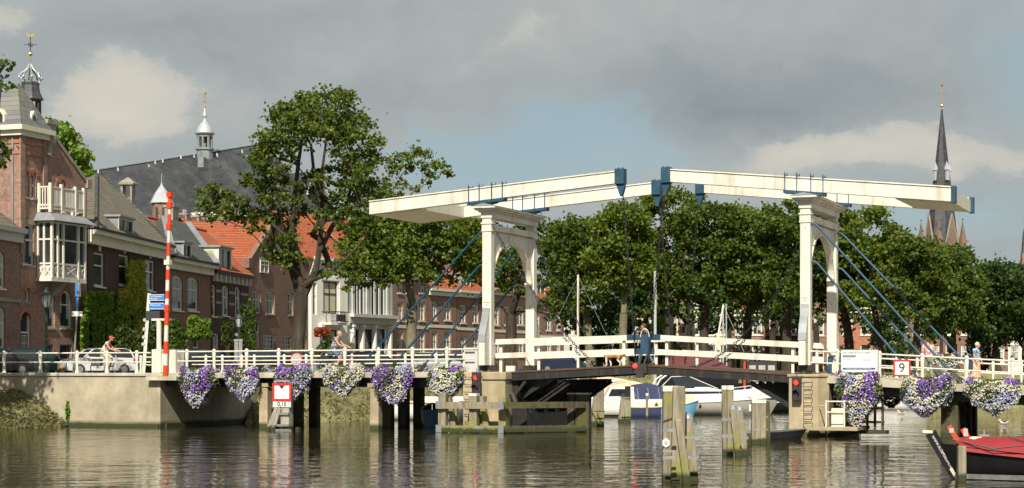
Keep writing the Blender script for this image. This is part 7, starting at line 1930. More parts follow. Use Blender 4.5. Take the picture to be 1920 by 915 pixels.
# ------------------------------------------------------------------ boats
def hull(L_, B_, fb, keel=.4, bow=.5, stern=.85, rake=.5, sheer=.35, n=14, zb=0.0, flare=1.12):
 """closed hull, bow at +x; returns MB and gunwale outline"""
 mb = MB(); secs = []; top = []
 for i in range(n + 1):
  t = i / n; x = -L_ / 2 + L_ * t
  half = B_ / 2 * (stern + (1 - stern) * min(1, t * 3)) * (1 if t < .5 else max(.015, (1 - ((t - .5) / .5) ** (1.6 + bow)) ** .75))
  zt = fb * (1 + sheer * max(0, t - .35) ** 2 / .42 + .06 * (1 - t)); sec = []
  dx = rake * max(0, (t - .6) / .4) ** 2
  for j in range(7):
   a = j / 6; zz = -keel + (zt + keel) * a; wy = half * (min(1, a * 2.2) ** .6) * (1 / flare + (1 - 1 / flare) * a) if j else 0.0
   sec.append((x + dx * a, wy, zz))
  secs.append(sec); top.append((x + dx, half, zt))
 for sgn in (1, -1):
  o = len(mb.v)
  mb.add([(p[0], p[1] * sgn, p[2]) for s in secs for p in s], [(i * 7 + j, i * 7 + j + 1, (i + 1) * 7 + j + 1, (i + 1) * 7 + j) for i in range(n) for j in range(6)])
 mb.add([(p[0], p[1], p[2]) for p in secs[0]] + [(p[0], -p[1], p[2]) for p in reversed(secs[0])], [tuple(range(14))])
 return mb, top
def deckmesh(top, drop=.03, inset=.02, crown=.04, i0=0, i1=None):
 t = top[i0:i1]; mb = MB(); V = []
 for p in t: h = max(.01, p[1] - inset); V += [(p[0], h, p[2] - drop), (p[0], h * .4, p[2] - drop + crown), (p[0], -h * .4, p[2] - drop + crown), (p[0], -h, p[2] - drop)]
 return mb.add(V, [(i * 4 + j, i * 4 + j + 1, (i + 1) * 4 + j + 1, (i + 1) * 4 + j) for i in range(len(t) - 1) for j in range(3)])
def gunwale(top, r=.05):
 mb = MB(); mb.tube([(p[0], p[1], p[2]) for p in top], r, 6); mb.tube([(p[0], -p[1], p[2]) for p in top], r, 6); return mb
def boat_empty(name, px, s, ang, label, group=None):
 x, y = sxy(px, s); return empty(name, (x, y, 0), R(ang), label, 'boat', group)
def cabin(x0, x1, hw, z0, z1, sl0=.5, sl1=.3, tum=.85):
 return MB().add([(x0, -hw, z0), (x1, -hw, z0), (x1, hw, z0), (x0, hw, z0), (x0 + sl0, -hw * tum, z1), (x1 - sl1, -hw * tum, z1), (x1 - sl1, hw * tum, z1), (x0 + sl0, hw * tum, z1)], [(0, 3, 2, 1), (4, 5, 6, 7), (0, 1, 5, 4), (1, 2, 6, 5), (2, 3, 7, 6), (3, 0, 4, 7)])
def boats():
 G = 'boats moored in the harbour behind the bridge'
 B = boat_empty('motor_cruiser', 1318, 30.3, -5, 'large white motor cruiser with dark windscreen and radar arch, bow to the right', G)
 h, top = hull(7.8, 2.7, 1.15, bow=.2, rake=1.1, sheer=.35); h.build('hull', M['greyhull'], B, smooth=True)
 up = MB(); n_ = len(top)
 for sg in (1, -1): up.add([p for a in top for p in ((a[0] - .0, sg * (a[1] + .012), a[2] - .42 * (1)), (a[0], sg * (a[1] + .02), a[2] + .02))], [(2 * i, 2 * i + 1, 2 * i + 3, 2 * i + 2) for i in range(n_ - 1)])
 up.build('topside', M['gelcoat'], B, smooth=True, fix=False)
 deckmesh(top, .0, .01, .22).build('deck', M['gelcoat'], B, smooth=True)
 cabin(-3.9, 2.9, .95, 1.12, 1.72, .2, 2.6, .8).build('coachroof', M['gelcoat'], B, smooth=False)
 MB().add([(-1.6, -.85, 1.65), (.9, -.7, 1.62), (.9, .7, 1.62), (-1.6, .85, 1.65), (-1.9, -.75, 2.35), (-.9, -.6, 2.38), (-.9, .6, 2.38), (-1.9, .75, 2.35)], [(0, 3, 2, 1), (4, 5, 6, 7), (0, 1, 5, 4), (1, 2, 6, 5), (2, 3, 7, 6), (3, 0, 4, 7)]).build('windscreen', M['carglass'], B)
 wf = MB()
 for sg in (-1, 1): wf.tube([(.9, sg * .71, 1.63), (-.9, sg * .61, 2.4), (-1.95, sg * .76, 2.36), (-2.6, sg * .9, 1.7)], .03, 6)
 wf.tube([(-.9, -.6, 2.4), (-.9, .6, 2.4)], .03, 6); wf.tube([(.9, -.7, 1.63), (.9, .7, 1.63)], .03, 6); wf.build('windscreen_frame', M['mast'], B)
 a = MB()
 for dx in (0, .28): a.tube([(-3.4 + dx, -1.0, 1.3), (-2.9 + dx, -.98, 2.2), (-2.1 + dx, -.8, 2.75), (-1.9 + dx, 0, 2.82), (-2.1 + dx, .8, 2.75), (-2.9 + dx, .98, 2.2), (-3.4 + dx, 1.0, 1.3)], .05, 7)
 a.build('radar_arch', M['gelcoat'], B)
 r_ = MB(); r_.tube([(1.0, -1.15, 1.55), (2.6, -.9, 1.75), (4.0, -.35, 1.95), (4.6, 0, 2.0), (4.0, .35, 1.95), (1.0, 1.15, 1.55)], .018, 5)
 for x_, y_ in ((1.0, 1.15), (2.6, .9), (4.0, .38)):
  for sg in (-1, 1): r_.tube([(x_, sg * y_, 1.1), (x_, sg * y_, 1.55 + (x_ - 1) * .14)], .014, 5)
 r_.build('bow_rail', M['mast'], B)
 w = MB(); w.box((-1.2, -.97, 1.28), (1.4, -.955, 1.48)); w.build('porthole', M['carglass'], B)
 B = boat_empty('cabin_boat', 1170, 30.5, 183, 'white cabin boat with navy blue canopy and red waterline behind the splayed piles', G)
 h, top = hull(5.6, 2.2, .95, bow=.4, rake=.5); h.build('hull', M['gelcoat'], B, smooth=True); deckmesh(top).build('deck', M['gelcoat'], B)
 st = MB();
 for sg in (1, -1): st.add([p for a_ in top for p in ((a_[0] - .02, sg * (a_[1] * .97 + .02), .10), (a_[0] - .01, sg * (a_[1] * .99 + .02), .42))], [(2 * i, 2 * i + 1, 2 * i + 3, 2 * i + 2) for i in range(len(top) - 1)])
 st.build('dark_band', M['boatblack'], B, fix=False)
 st = MB()
 for sg in (1, -1): st.add([p for a_ in top for p in ((a_[0] - .02, sg * (a_[1] * .95 + .02), -.05), (a_[0] - .02, sg * (a_[1] * .97 + .022), .098))], [(2 * i, 2 * i + 1, 2 * i + 3, 2 * i + 2) for i in range(len(top) - 1)])
 st.build('red_waterline', M['boatred'], B, fix=False)
 cabin(-.6, 1.4, .9, .9, 1.75, .05, .5).build('cabin', M['gelcoat'], B); w = MB(); w.prism([(-.2, 1.2), (1.05, 1.2), (.85, 1.62), (-.2, 1.62)], 'y', -.905, .905); w.build('window', M['carglass'], B)
 cv = MB(); cv.add([(-2.6, -.98, .9), (-.55, -.98, .9), (-.55, .98, .9), (-2.6, .98, .9), (-2.35, -.8, 1.75), (-1.4, -.75, 1.98), (-.5, -.78, 1.85), (-.5, .78, 1.85), (-1.4, .75, 1.98), (-2.35, .8, 1.75)],
                      [(0, 1, 6, 5, 4), (3, 9, 8, 7, 2), (4, 5, 8, 9), (5, 6, 7, 8), (0, 4, 9, 3), (1, 2, 7, 6), (0, 3, 2, 1)]); cv.build('canopy', M['navy'], B)
 for x_ in (-.7, -1.35, -2.0):
  for sg in (-1, 1): MB().tube([(x_ - .1, .99 * sg, .95), (x_, .86 * sg, 1.7)], .012, 5).build('canopy_seam', M['mast'], B)
 o = MB(); o.box((-3.1, -.2, .35), (-2.8, .2, .95)); o.box((-3.05, -.08, -.4), (-2.9, .08, .35)); o.build('outboard_motor', M['boatblack'], B)
 B = boat_empty('open_boat', 1218, 31.5, 4, 'small dark blue open boat with wooden rail, beside the navy canopy', G)
 h, top = hull(3.6, 1.6, .55, bow=.5, rake=.3); h.build('hull', M['navy'], B, smooth=True); gunwale(top, .05).build('gunwale', M['tan'], B); deckmesh(top, .15, .03, 0).build('deck', M['tan'], B)
 o = MB(); o.box((-2.1, -.15, .4), (-1.75, .15, .85)); o.box((-2.0, -.07, -.3), (-1.85, .07, .4)); o.build('outboard_motor', M['redpaint'], B)
 B = boat_empty('small_boat', 1263, 31.5, 8, 'pale blue boat with tan cover and pointed bow, left of the big cruiser', G)
 h, top = hull(2.1, 1.3, .62, bow=.25, rake=.5, sheer=.6); h.build('hull', M['lightblue'], B, smooth=True); gunwale(top, .05).build('gunwale', M['gelcoat'], B)
 cv = MB(); V = []
 for p in top[:-1]: V += [(p[0], p[1], p[2] + .02), (p[0], 0, p[2] + .3 + .1 * math.sin(p[0] * 2)), (p[0], -p[1], p[2] + .02)]
 cv.add(V, [(i * 3 + j, i * 3 + j + 1, i * 3 + j + 4, i * 3 + j + 3) for i in range(len(top) - 2) for j in range(2)]); cv.build('cover', M['tan'], B)
 MB().ball((1.6, -.1, .6), (.08, .08, .13)).build('fender_ball', M['boatblack'], B)
 B = boat_empty('covered_boat', 1160, 28, -8, 'boat under a high tan tarpaulin tent behind the cabin boat', G)
 h, top = hull(6.0, 2.2, .9, bow=.4); h.build('hull', M['gelcoat'], B, smooth=True)
 cv = MB(); cv.add([(-2.9, -1.1, .8), (2.6, -1.0, .9), (2.6, 1.0, .9), (-2.9, 1.1, .8), (-1.3, 0, 2.45), (2.4, 0, 1.75), (-2.6, 0, 1.3)], [(0, 1, 5, 4), (3, 4, 5, 2), (0, 4, 6), (3, 6, 4), (0, 6, 3), (1, 2, 5), (0, 3, 2, 1)]); cv.build('tarpaulin', M['tan'], B)
 B = boat_empty('sailing_yacht', 1062, 31.5, 184, 'white sailing yacht with wooden mast and furled cream sail', G)
 h, top = hull(7.5, 2.4, .95, bow=.5, rake=.8); h.build('hull', M['gelcoat'], B, smooth=True); deckmesh(top).build('deck', M['gelcoat'], B); cabin(-1.2, 1.8, .7, .95, 1.35, .2, .5).build('cabin', M['gelcoat'], B)
 st = MB()
 for sg in (1, -1): st.add([p for a_ in top for p in ((a_[0] - .02, sg * (a_[1] * .97 + .02), .05), (a_[0] - .01, sg * (a_[1] * .98 + .02), .14))], [(2 * i, 2 * i + 1, 2 * i + 3, 2 * i + 2) for i in range(len(top) - 1)])
 st.build('boot_stripe', M['boatblack'], B, fix=False)
 mx = -(sxy(1084, 31.5)[0] - sxy(1062, 31.5)[0]); zt = zat(515, 31.5)
 MB().tube([(mx, 0, .9), (mx, 0, zt)], [.09, .06], 8).build('mast', M['white2'], B, smooth=True)
 bm_ = MB(); bm_.tube([(mx, 0, 1.55), (mx - 2.9, 0, 2.1)], .055, 7); bm_.build('boom', M['tan'], B)
 MB().tube([(mx - .1, 0, 1.72), (mx - 1.2, 0, 1.95), (mx - 2.7, 0, 2.2)], [.17, .14, .07], 8).build('furled_sail', M['white2'], B, smooth=True)
 rg = MB(); rg.tube([(mx, 0, zt - .1), (mx - 3.6, 0, 1.0)], .016, 4); rg.tube([(mx, 0, zt - .1), (mx + 3.6, 0, 1.2)], .012, 4); rg.tube([(mx, 0, zt - .3), (mx, 1.0, .9)], .012, 4); rg.tube([(mx, 0, zt - .3), (mx, -1.0, .9)], .012, 4); rg.build('rigging', M['iron'], B)
 r_ = MB(); pts = [(3.7, 0, 1.75), (3.0, .5, 1.65), (1.9, .85, 1.55)]
 for sg in (1, -1): r_.tube([(a_, b_ * sg, c_) for a_, b_, c_ in pts], .018, 5); [r_.tube([(a_, b_ * sg, .95), (a_, b_ * sg, c_)], .014, 5) for a_, b_, c_ in pts]
 r_.build('pulpit', M['mast'], B)
 B = boat_empty('sailing_boat', 838, 33.5, 2, 'cream sailing boat with tan deck behind the piles and the fender', G)
 h, top = hull(8.5, 2.4, .95, bow=.4, rake=.8); h.build('hull', M['gelcoat'], B, smooth=True); gunwale(top, .06).build('gunwale', M['tan'], B); deckmesh(top).build('deck', M['tan'], B); cabin(-1.5, 1.6, .7, .95, 1.3, .2, .5).build('cabin', M['white2'], B)
 MB().box((-3.9, -.3, .9), (-3.2, .3, 1.15)).build('stern_seat', M['tan'], B)
 B = boat_empty('dinghy', 813, 38.5, 95, 'dark blue plastic dinghy stern beside the timber fender', G)
 h, top = hull(2.6, 1.25, .85, bow=.4, rake=.3, stern=.95); h.build('hull', M['bluebarrel'], B, smooth=True); gunwale(top, .04).build('gunwale', M['bluebarrel'], B)
 B = boat_empty('wheelhouse_boat', 1440, 28.3, -2, 'white wheelhouse boat with reddish windows and a drooping flag, left of the right pier', G)
 h, top = hull(5.8, 2.2, .85, bow=.4); h.build('hull', M['boatblack'], B, smooth=True); deckmesh(top).build('deck', M['gelcoat'], B)
 MB().box((-2.9, -1.12, .62), (2.3, 1.12, .95)).build('rubbing_band', M['gelcoat'], B)
 cabin(-1.4, 1.3, .9, .95, 2.05, .5, .25, .9).build('wheelhouse', M['gelcoat'], B); w = MB(); w.prism([(-.55, 1.35), (.0, 1.35), (.0, 1.85), (-.4, 1.85)], 'y', -.91, .91); w.prism([(.12, 1.35), (.85, 1.35), (.75, 1.85), (.12, 1.85)], 'y', -.912, .912); w.build('window', M['boatred'], B)
 MB().box((-1.2, -.95, 2.05), (1.2, .95, 2.14)).build('cabin_roof', M['gelcoat'], B)
 MB().prism([(.75, 1.9), (1.05, 1.5), (1.45, 1.0), (1.0, 1.15)], 'y', -1.0, -.97).build('flag', M['navy'], B); MB().prism([(.78, 1.95), (1.15, 1.6), (1.5, 1.02), (1.3, 1.02)], 'y', -1.03, -1.001).build('flag_stripe', M['white2'], B)
 B = boat_empty('red_barge', 1340, 25.5, 3, 'dark red barge with wheelhouse seen between the rails of the right span', G)
 h, top = hull(11, 3.2, 1.6, bow=.3, keel=.3); h.build('hull', M['boatblack'], B, smooth=True); deckmesh(top).build('deck', M['boatred'], B)
 MB().add([(-4.2, -1.0, 2.6), (1.5, -1.0, 2.6), (1.5, 1.0, 2.6), (-4.2, 1.0, 2.6), (-3.0, -.1, 4.0), (-.8, -.1, 4.1), (-.8, .1, 4.1), (-3.0, .1, 4.0)], [(0, 1, 5, 4), (1, 2, 6, 5), (2, 3, 7, 6), (3, 0, 4, 7), (4, 5, 6, 7)]).build('cover_tent', M['boatred'], B)
 MB().box((-4.3, -1.05, 1.6), (1.6, 1.05, 2.595)).build('cabin_side', M['boatblack'], B)
 MB().box((2.2, -1.1, 1.6), (4.4, 1.1, 3.4)).build('wheelhouse', M['dark'], B)
 w = MB(); [w.box((2.35 + i * .7, -1.12, 2.3), (2.85 + i * .7, -1.102, 3.1)) for i in range(3)]; w.build('window', M['curtain'], B)
 mx = sxy(1356, 25.5)[0] - sxy(1340, 25.5)[0]; zt = zat(570, 25.5)
 m2 = MB(); m2.tube([(mx, 0, 1.5), (mx, 0, zt)], [.08, .06], 8); m2.tube([(mx + .28, 0, 1.5), (mx + .22, 0, zt)], [.05, .04], 8); m2.build('mast', M['mast'], B)
 pl = MB(); pl.tube([(sxy(1328, 25.5)[0] - sxy(1340, 25.5)[0], -.4, 1.5), (mx, -.1, zt - .1)], .07, 7); pl.build('gaff', M['white'], B)
 rg = MB(); rg.tube([(mx, 0, zt), (mx + 2.6, 0, 1.7)], .02, 4); rg.build('rigging', M['mast'], B)
 B = boat_empty('yacht', 1215, 28.5, 3, 'yacht with a thick pale aluminium mast standing behind the man on the bridge', G)
 h, top = hull(6.5, 2.2, .9, bow=.4); h.build('hull', M['gelcoat'], B, smooth=True); deckmesh(top).build('deck', M['gelcoat'], B)
 mx = sxy(1228.5, 28.5)[0] - sxy(1215, 28.5)[0]; MB().tube([(mx, 0, .9), (mx, 0, zat(508, 28.5))], .10, 10).build('mast', M['mast'], B, smooth=True)
 B = boat_empty('houseboat', 1668, 27, 2, 'low white boat with brown waterline under the right approach', G)
 h, top = hull(4.5, 1.9, .8, bow=.5); h.build('hull', M['gelcoat'], B, smooth=True); deckmesh(top).build('deck', M['gelcoat'], B); cabin(-1.4, .6, .8, .8, 1.9, .2, .4).build('cabin', M['gelcoat'], B)
 w = MB(); w.prism([(-1.0, 1.2), (.2, 1.2), (.1, 1.6), (-.9, 1.6)], 'y', -.81, .81); w.build('window', M['carglass'], B)
 B = boat_empty('tender', 1452, 46, 6, 'small dark tender tied to the square mooring piles', G)
 h, top = hull(1.7, .9, .3, bow=.4); h.build('hull', M['boatblack'], B, smooth=True); gunwale(top, .03).build('gunwale', M['rope'], B)
boats()
def fittings():
 for px, s, sg, lb in ((1262, 30.6, 1, 'blue grey fender hanging at the stern of the motor cruiser'), (1150, 31.2, 1, 'white fender hanging on the cabin boat near its bow'), (1405, 31.2, 1, 'white fender hanging on the wheelhouse boat')):
  x, y = sxy(px, s); E = empty('fender_buoy', (x, y - .6, .25), 0, lb, 'boat fender', 'boat fenders')
  MB().lathe([(.03, 0), (.11, .06), (.12, .4), (.03, .48)], (0, 0, 0), 10).build('buoy', M['gelcoat'], E, smooth=True); MB().tube([(0, 0, .46), (0, .1, .9)], .012, 5).build('rope', M['rope'], E)
 x, y = sxy(1112, 29.5); E = empty('flag_staff', (x, y, .9), 0, 'small red white and blue flag on a staff behind the pair of splayed piles', 'flag')
 MB().tube([(0, 0, 0), (.05, 0, 1.7)], .02, 6).build('staff', M['tan'], E); MB().prism([(-.02, 1.4), (.22, 1.3), (.24, 1.55), (.03, 1.66)], 'y', -.02, .0).build('flag', M['redpaint'], E)
 for px, s, z0, z1, lb in ((1396, 27, .8, 1.3, 'slim orange post by the wheelhouse boat'),):
  x, y = sxy(px, s); E = empty('orange_post', (x, y, 0), 0, lb, 'post'); MB().tube([(0, 0, -.5), (0, 0, zat(680, s))], .09, 8).build('post', M['redpaint'], E); MB().lathe([(.11, 0), (.02, .1)], (0, 0, zat(680, s)), 8).build('cap', M['redpaint'], E)
fittings()
def sloop():
 B = boat_empty('covered_sloop', 1873, 60.5, 169, 'large black sloop with dark red cover moored at the lower right corner')
 L_ = 8.6; h, top = hull(L_, 2.7, .50, bow=.35, rake=.6, sheer=.85, n=20, keel=.3, flare=1.2)
 sx, sy = sxy(1800, 71.5); B.location = (sx + (L_ / 2) * math.cos(R(11)), sy - L_ / 2 * math.sin(R(11)), 0)
 h.build('hull', M['boatblack'], B, smooth=True)
 st = MB()
 for sg in (1, -1): st.add([p for a_ in top[:-1] for p in ((a_[0] - .05, sg * (a_[1] * .93 + .03), .02), (a_[0] - .04, sg * (a_[1] * .95 + .035), .15))], [(2 * i, 2 * i + 1, 2 * i + 3, 2 * i + 2) for i in range(len(top) - 2)])
 st.build('waterline_band', M['iron'], B, fix=False)
 cv = MB(); V = []; m_ = 9
 for i, p in enumerate(top):
  t = i / (len(top) - 1); e = max(.02, p[1] + .05); hgt = .10 + .44 * math.sin(min(1, (1 - t) * 2.2) * math.pi / 2)
  for j in range(m_):
   a = -1 + 2 * j / (m_ - 1); zz = p[2] + .03 + hgt * (1 - abs(a) ** 2.2) - (.14 if abs(a) == 1 else 0) + .03 * math.sin(i * 1.9 + j * 1.3) * (1 - abs(a))
   if .12 < t < .55 and abs(a) < .5: zz -= .16 * math.cos(a * math.pi)
   V.append((p[0] + (.02 if t < 1 else 0), e * a, zz))
 cv.add(V, [(i * m_ + j, i * m_ + j + 1, (i + 1) * m_ + j + 1, (i + 1) * m_ + j) for i in range(len(top) - 2) for j in range(m_ - 1)]); cv.build('cover', M['redtarp'], B, smooth=True)
 tx, tz = top[-1][0], top[-1][2]; bx = L_ / 2
 s_ = MB(); s_.beam((tx + .16, 0, tz + .28), (bx - .06, 0, -.2), .10, .30, up=(1, 0, 0)); s_.build('stem', M['boatblack'], B, bevel=.01)
 MB().beam((tx + .10, 0, tz + .29), (tx + .36, 0, tz + .31), .14, .07).build('stem_cap', M['white'], B)
 d = Vector((bx - .06 - tx - .16, 0, -.2 - tz - .28)); ang = math.atan2(-d.z, -d.x)
 c = Vector((tx + .16, 0, tz + .28)) + d * .37
 text_mesh('WWW.SLOEPDELEN.NL', .094, M['signwhite'], B, (c.x, .062, c.z), (R(90), -math.atan2(-d.z, d.x) * -1 * -1 if False else 0, 0), 'lettering')
 t = [o for o in B.children if o.name.startswith('lettering')][-1]
 xa = d.normalized(); ya = Vector((0, 1, 0)).cross(xa); mtx = Matrix((xa, ya, Vector((0, 1, 0)))).transposed()
 t.rotation_euler = mtx.to_euler()
 a = Vector((tx + .16, 0, tz + .28)) + d * .66; b_ = Vector((tx + .16, 0, tz + .28)) + d * .86; MB().beam((a.x, .06, a.z), (b_.x, .06, b_.z), .02, .12, up=(1, 0, 0)).build('white_mark', M['white'], B)
 g = MB(); g.beam((tx - .56, .15, tz + .02), (tx - .31, .15, tz + .46), .08, .12); g.beam((tx - .86, -.1, tz + .02), (tx - .68, -.1, tz + .38), .08, .15); g.build('orange_bitt', M['redpaint'], B)
 g = MB(); g.box((tx - .43, .09, tz + .28), (tx - .32, .21, tz + .40)); g.build('bitt_band', M['signgrey'], B); g = MB(); g.box((tx - .80, -.18, tz + .18), (tx - .69, -.02, tz + .38)); g.build('bitt_band', M['signgrey'], B)
 r_ = MB()
 for q in range(3): r_.tube([(tx - .95 + .13 * math.cos(a_) - q * .03, .1 + .12 * math.sin(a_), tz + .12 + .02 * q) for a_ in [i * math.pi / 5 for i in range(10)]], .022, 5, closed=True)
 r_.build('rope_coil', M['white2'], B)
 ln = MB(); ln.tube([(tx - .4, .2, tz + .1), (tx - 1.4, .9, tz - .1), (tx - 2.3, 1.25, .95), (tx - 4.0, 1.42, .55), (tx - 5.4, 1.42, .8)], .018, 5); ln.tube([(tx - 1.8, .4, tz + .2), (tx - 3.0, 1.36, .8), (tx - 5.5, 1.44, .45)], .016, 5); ln.build('mooring_line', M['rope'], B)
 l2 = MB(); l2.tube([(tx - 3.1, 1.37, .62), (tx - 4.1, 1.44, .48)], .03, 5); l2.build('orange_line', M['redpaint'], B)
 k = MB(); k.box((tx - 1.35, -.3, tz + .1), (tx - 1.1, -.1, tz + .22)); k.box((tx - 1.24, -.22, tz + .22), (tx - 1.21, -.19, tz + .34)); k.build('deck_box', M['lead'], B)
sloop()
# ------------------------------------------------------------------ vehicles
def car(px, s, ang, paint, label, kind='hatch', L_=3.9, W_=1.66, Hh=1.45, z=None, group='cars parked along the quay'):
 x, y = sxy(px, s); E = empty('parked_car', (x, y, STREET if z is None else z), R(ang), label, 'car', group)
 h = L_ / 2
 if kind == 'hatch': low = [(-h, .35), (-h - .02, .62), (-h + .04, .92), (h * .35, .98), (h - .25, .84), (h - .02, .66), (h, .35)]; top = [(-h + .08, .92), (-h + .28, Hh - .1), (-h + .6, Hh), (.15, Hh), (.42, Hh - .06), (h * .5, .96)]
 else: low = [(-h, .38), (-h, .72), (-h + .1, .95), (h * .3, .98), (h - .5, .9), (h - .05, .7), (h, .38)]; top = [(-h + .1, .95), (-h + .5, Hh - .12), (-h + .9, Hh), (.1, Hh), (.4, Hh - .05), (h * .48, .97)]
 def body(poly, w0, w1, zr):
  mb = MB(); n = len(poly); rows = [(-w1, 1), (-w0, 0), (w0, 0), (w1, 1)]
  V = [];
  for yy in (-w1, -w0, w0, w1):
   for p in poly: V.append((p[0] * (.985 if abs(yy) == w1 else 1), yy, p[1]))
  F_ = [(r * n + i, r * n + (i + 1) % n, (r + 1) * n + (i + 1) % n, (r + 1) * n + i) for r in range(3) for i in range(n)] + [tuple(range(n)), tuple(reversed(range(3 * n, 4 * n)))]
  return mb.add(V, F_)
 lo = [(-h + .05, .22)] + low + [(h - .05, .22)]
 hw = W_ / 2; b = body(lo, hw * .9, hw, 0)
 o = b.build('body', M[paint] if isinstance(paint, str) else paint, E, bevel=.03, smooth=True)
 n = len(top); V = [(p[0], -hw * (.94 if p[1] < 1.05 else .76), p[1]) for p in top] + [(p[0], hw * (.94 if p[1] < 1.05 else .76), p[1]) for p in top]
 MB().add(V, [tuple(range(n)), tuple(reversed(range(n, 2 * n)))] + [(i, i + n, (i + 1) % n + n, (i + 1) % n) for i in range(n)]).build('window', M['carglass'], E)
 rf = MB(); rt = [top[i] for i in (2, 3, 4)]; ry = hw * .765
 rf.add([(p[0], sg * ry, p[1] + .012) for p in [top[1]] + rt for sg in (-1, 1)] + [(p[0], sg * ry, p[1] - .05) for p in [top[1]] + rt for sg in (-1, 1)], [(0, 2, 3, 1), (2, 4, 5, 3), (4, 6, 7, 5), (0, 8, 10, 2), (2, 10, 12, 4), (4, 12, 14, 6), (1, 3, 11, 9), (3, 5, 13, 11), (5, 7, 15, 13), (0, 1, 9, 8), (6, 14, 15, 7)])
 for sg in (-1, 1):
  for a, c in ((top[5], top[4]), (top[0], top[1])): rf.beam((a[0], sg * hw * .935, a[1]), (c[0], sg * hw * .77, c[1]), .07, .06)
  rf.beam((-.15, sg * hw * .95, .97), (-.22, sg * hw * .78, Hh - .03), .05, .09, up=(1, 0, 0))
 rf.build('roof', M[paint] if isinstance(paint, str) else paint, E)
 for wx in (-h + .68, h - .72):
  for sg in (-1, 1):
   wh = MB().tube([(wx, sg * (hw - .2), .30), (wx, sg * (hw + .015), .30)], .30, 18).build('wheel', M['tyre'], E)
   r = MB(); r.tube([(wx, sg * (hw + .016), .30), (wx, sg * (hw + .03), .30)], .19, 14); r.build('rim', M['rim'], wh)
 for sg in (-1, 1):
  MB().add([(h - .22, sg * hw * .55, .60), (h - .22, sg * hw * 1.005, .60), (h - .3, sg * hw * 1.005, .80), (h - .3, sg * hw * .55, .80), (h + .02, sg * hw * .55, .62), (h - .06, sg * hw * .97, .62), (h - .18, sg * hw * .95, .78), (h - .1, sg * hw * .55, .78)], [(0, 1, 2, 3), (4, 5, 6, 7), (0, 1, 5, 4), (1, 2, 6, 5), (2, 3, 7, 6), (3, 0, 4, 7)]).build('headlight', M['carlight'], E)
  MB().box((-h - .03, sg * hw * .72, .62), (-h + .16, sg * hw * 1.008, .92)).build('tail_light', M['taillight'], E)
  MB().cb((h * .42, sg * (hw + .09), .98), (.12, .18, .12)).build('mirror', M[paint] if isinstance(paint, str) else paint, E)
 MB().box((-h - .045, -.26, .48), (-h - .02, .26, .60)).build('number_plate', M['plate'], E); MB().box((h + .002, -.26, .36), (h + .02, .26, .47)).build('number_plate', M['plate'], E)
 MB().box((-h - .03, -hw * .92, .24), (-h + .1, hw * .92, .42)).build('bumper', M['dark'] if paint != 'carwhite' else M['carwhite'], E)
 MB().box((h - .1, -hw * .6, .3), (h + .001, hw * .6, .40)).build('grille', M['tyre'], E)
 return E
def paint(name, c):
 m = plain(name, c, .22, metal=.1, var=.05, scale=1, bump=0, spec=.7); m.node_tree.nodes['Principled BSDF'].inputs['Coat Weight'].default_value = .6; return m
M['cargreen'] = paint('dark_green_car_paint', (.008, .03, .025)); M['carwhite'] = paint('white_car_paint', (.74, .74, .74)); M['carblack'] = paint('black_car_paint', (.012, .012, .016)); M['carblue'] = paint('blue_car_paint', (.012, .02, .055)); M['carsilver'] = paint('silver_car_paint', (.42, .43, .44)); M['carred'] = paint('red_car_paint', (.30, .01, .012))
car(66, 34.3, 40, 'cargreen', 'dark green hatchback seen from its rear at the left edge')
car(181, 34.5, 212, 'carwhite', 'white hatchback facing left behind the cyclist with the red cap')
car(-12, 35.2, 40, 'carblack', 'black car cut off by the left edge behind the dark green hatchback')
car(378, 33, 20, 'carblack', 'black car behind the leftmost flower basket with a pale bumper')
car(392, 31, 20, 'carblue', 'dark blue car beyond the black one right of the barrier')
car(510, 32, 22, 'carblack', 'dark car parked before the gabled house behind the railing')
car(562, 29, 22, 'carsilver', 'silver car behind the round sign back')
car(700, 28.5, 25, 'carblack', 'dark car behind the blue stay feet')
car(812, 27.5, 25, 'carsilver', 'silver car near the grey cabinet on the left approach')
car(1044, 27, 30, 'carblue', 'dark blue car with red tail lamps seen under the left span rails')
car(655, 28.5, 25, 'carsilver', 'silver car right behind the striped cyclist')
car(880, 25, 25, 'carblack', 'black car between the grey cabinet and the left portal')
# ------------------------------------------------------------------ people
def skin_graph(name, V, E_, Rr, mats, parent, sub=2, matf=None, root=0):
 me = bpy.data.meshes.new(name); me.from_pydata(V, E_, []); o = bpy.data.objects.new(name, me); COL.objects.link(o)
 sk = o.modifiers.new('skin', 'SKIN'); sk.use_smooth_shade = True
 if not me.skin_vertices: me.skin_vertices.new()
 for i, r in enumerate(Rr):
  rr = r if isinstance(r, tuple) else (r, r); me.skin_vertices[0].data[i].radius = rr
 for i in range(len(V)): me.skin_vertices[0].data[i].use_root = (i == root)
 ss = o.modifiers.new('sub', 'SUBSURF'); ss.levels = sub; ss.render_levels = sub
 bpy.context.view_layer.update()
 m2 = bpy.data.meshes.new_from_object(o.evaluated_get(bpy.context.evaluated_depsgraph_get()))
 bpy.data.objects.remove(o); q = bpy.data.objects.new(name, m2); COL.objects.link(q); q.parent = parent
 m2.materials.clear()
 for x in (mats if isinstance(mats, (list, tuple)) else [mats]): m2.materials.append(x)
 if matf:
  for p in m2.polygons: p.material_index = matf(p.center)
 for p in m2.polygons: p.use_smooth = True
 return q
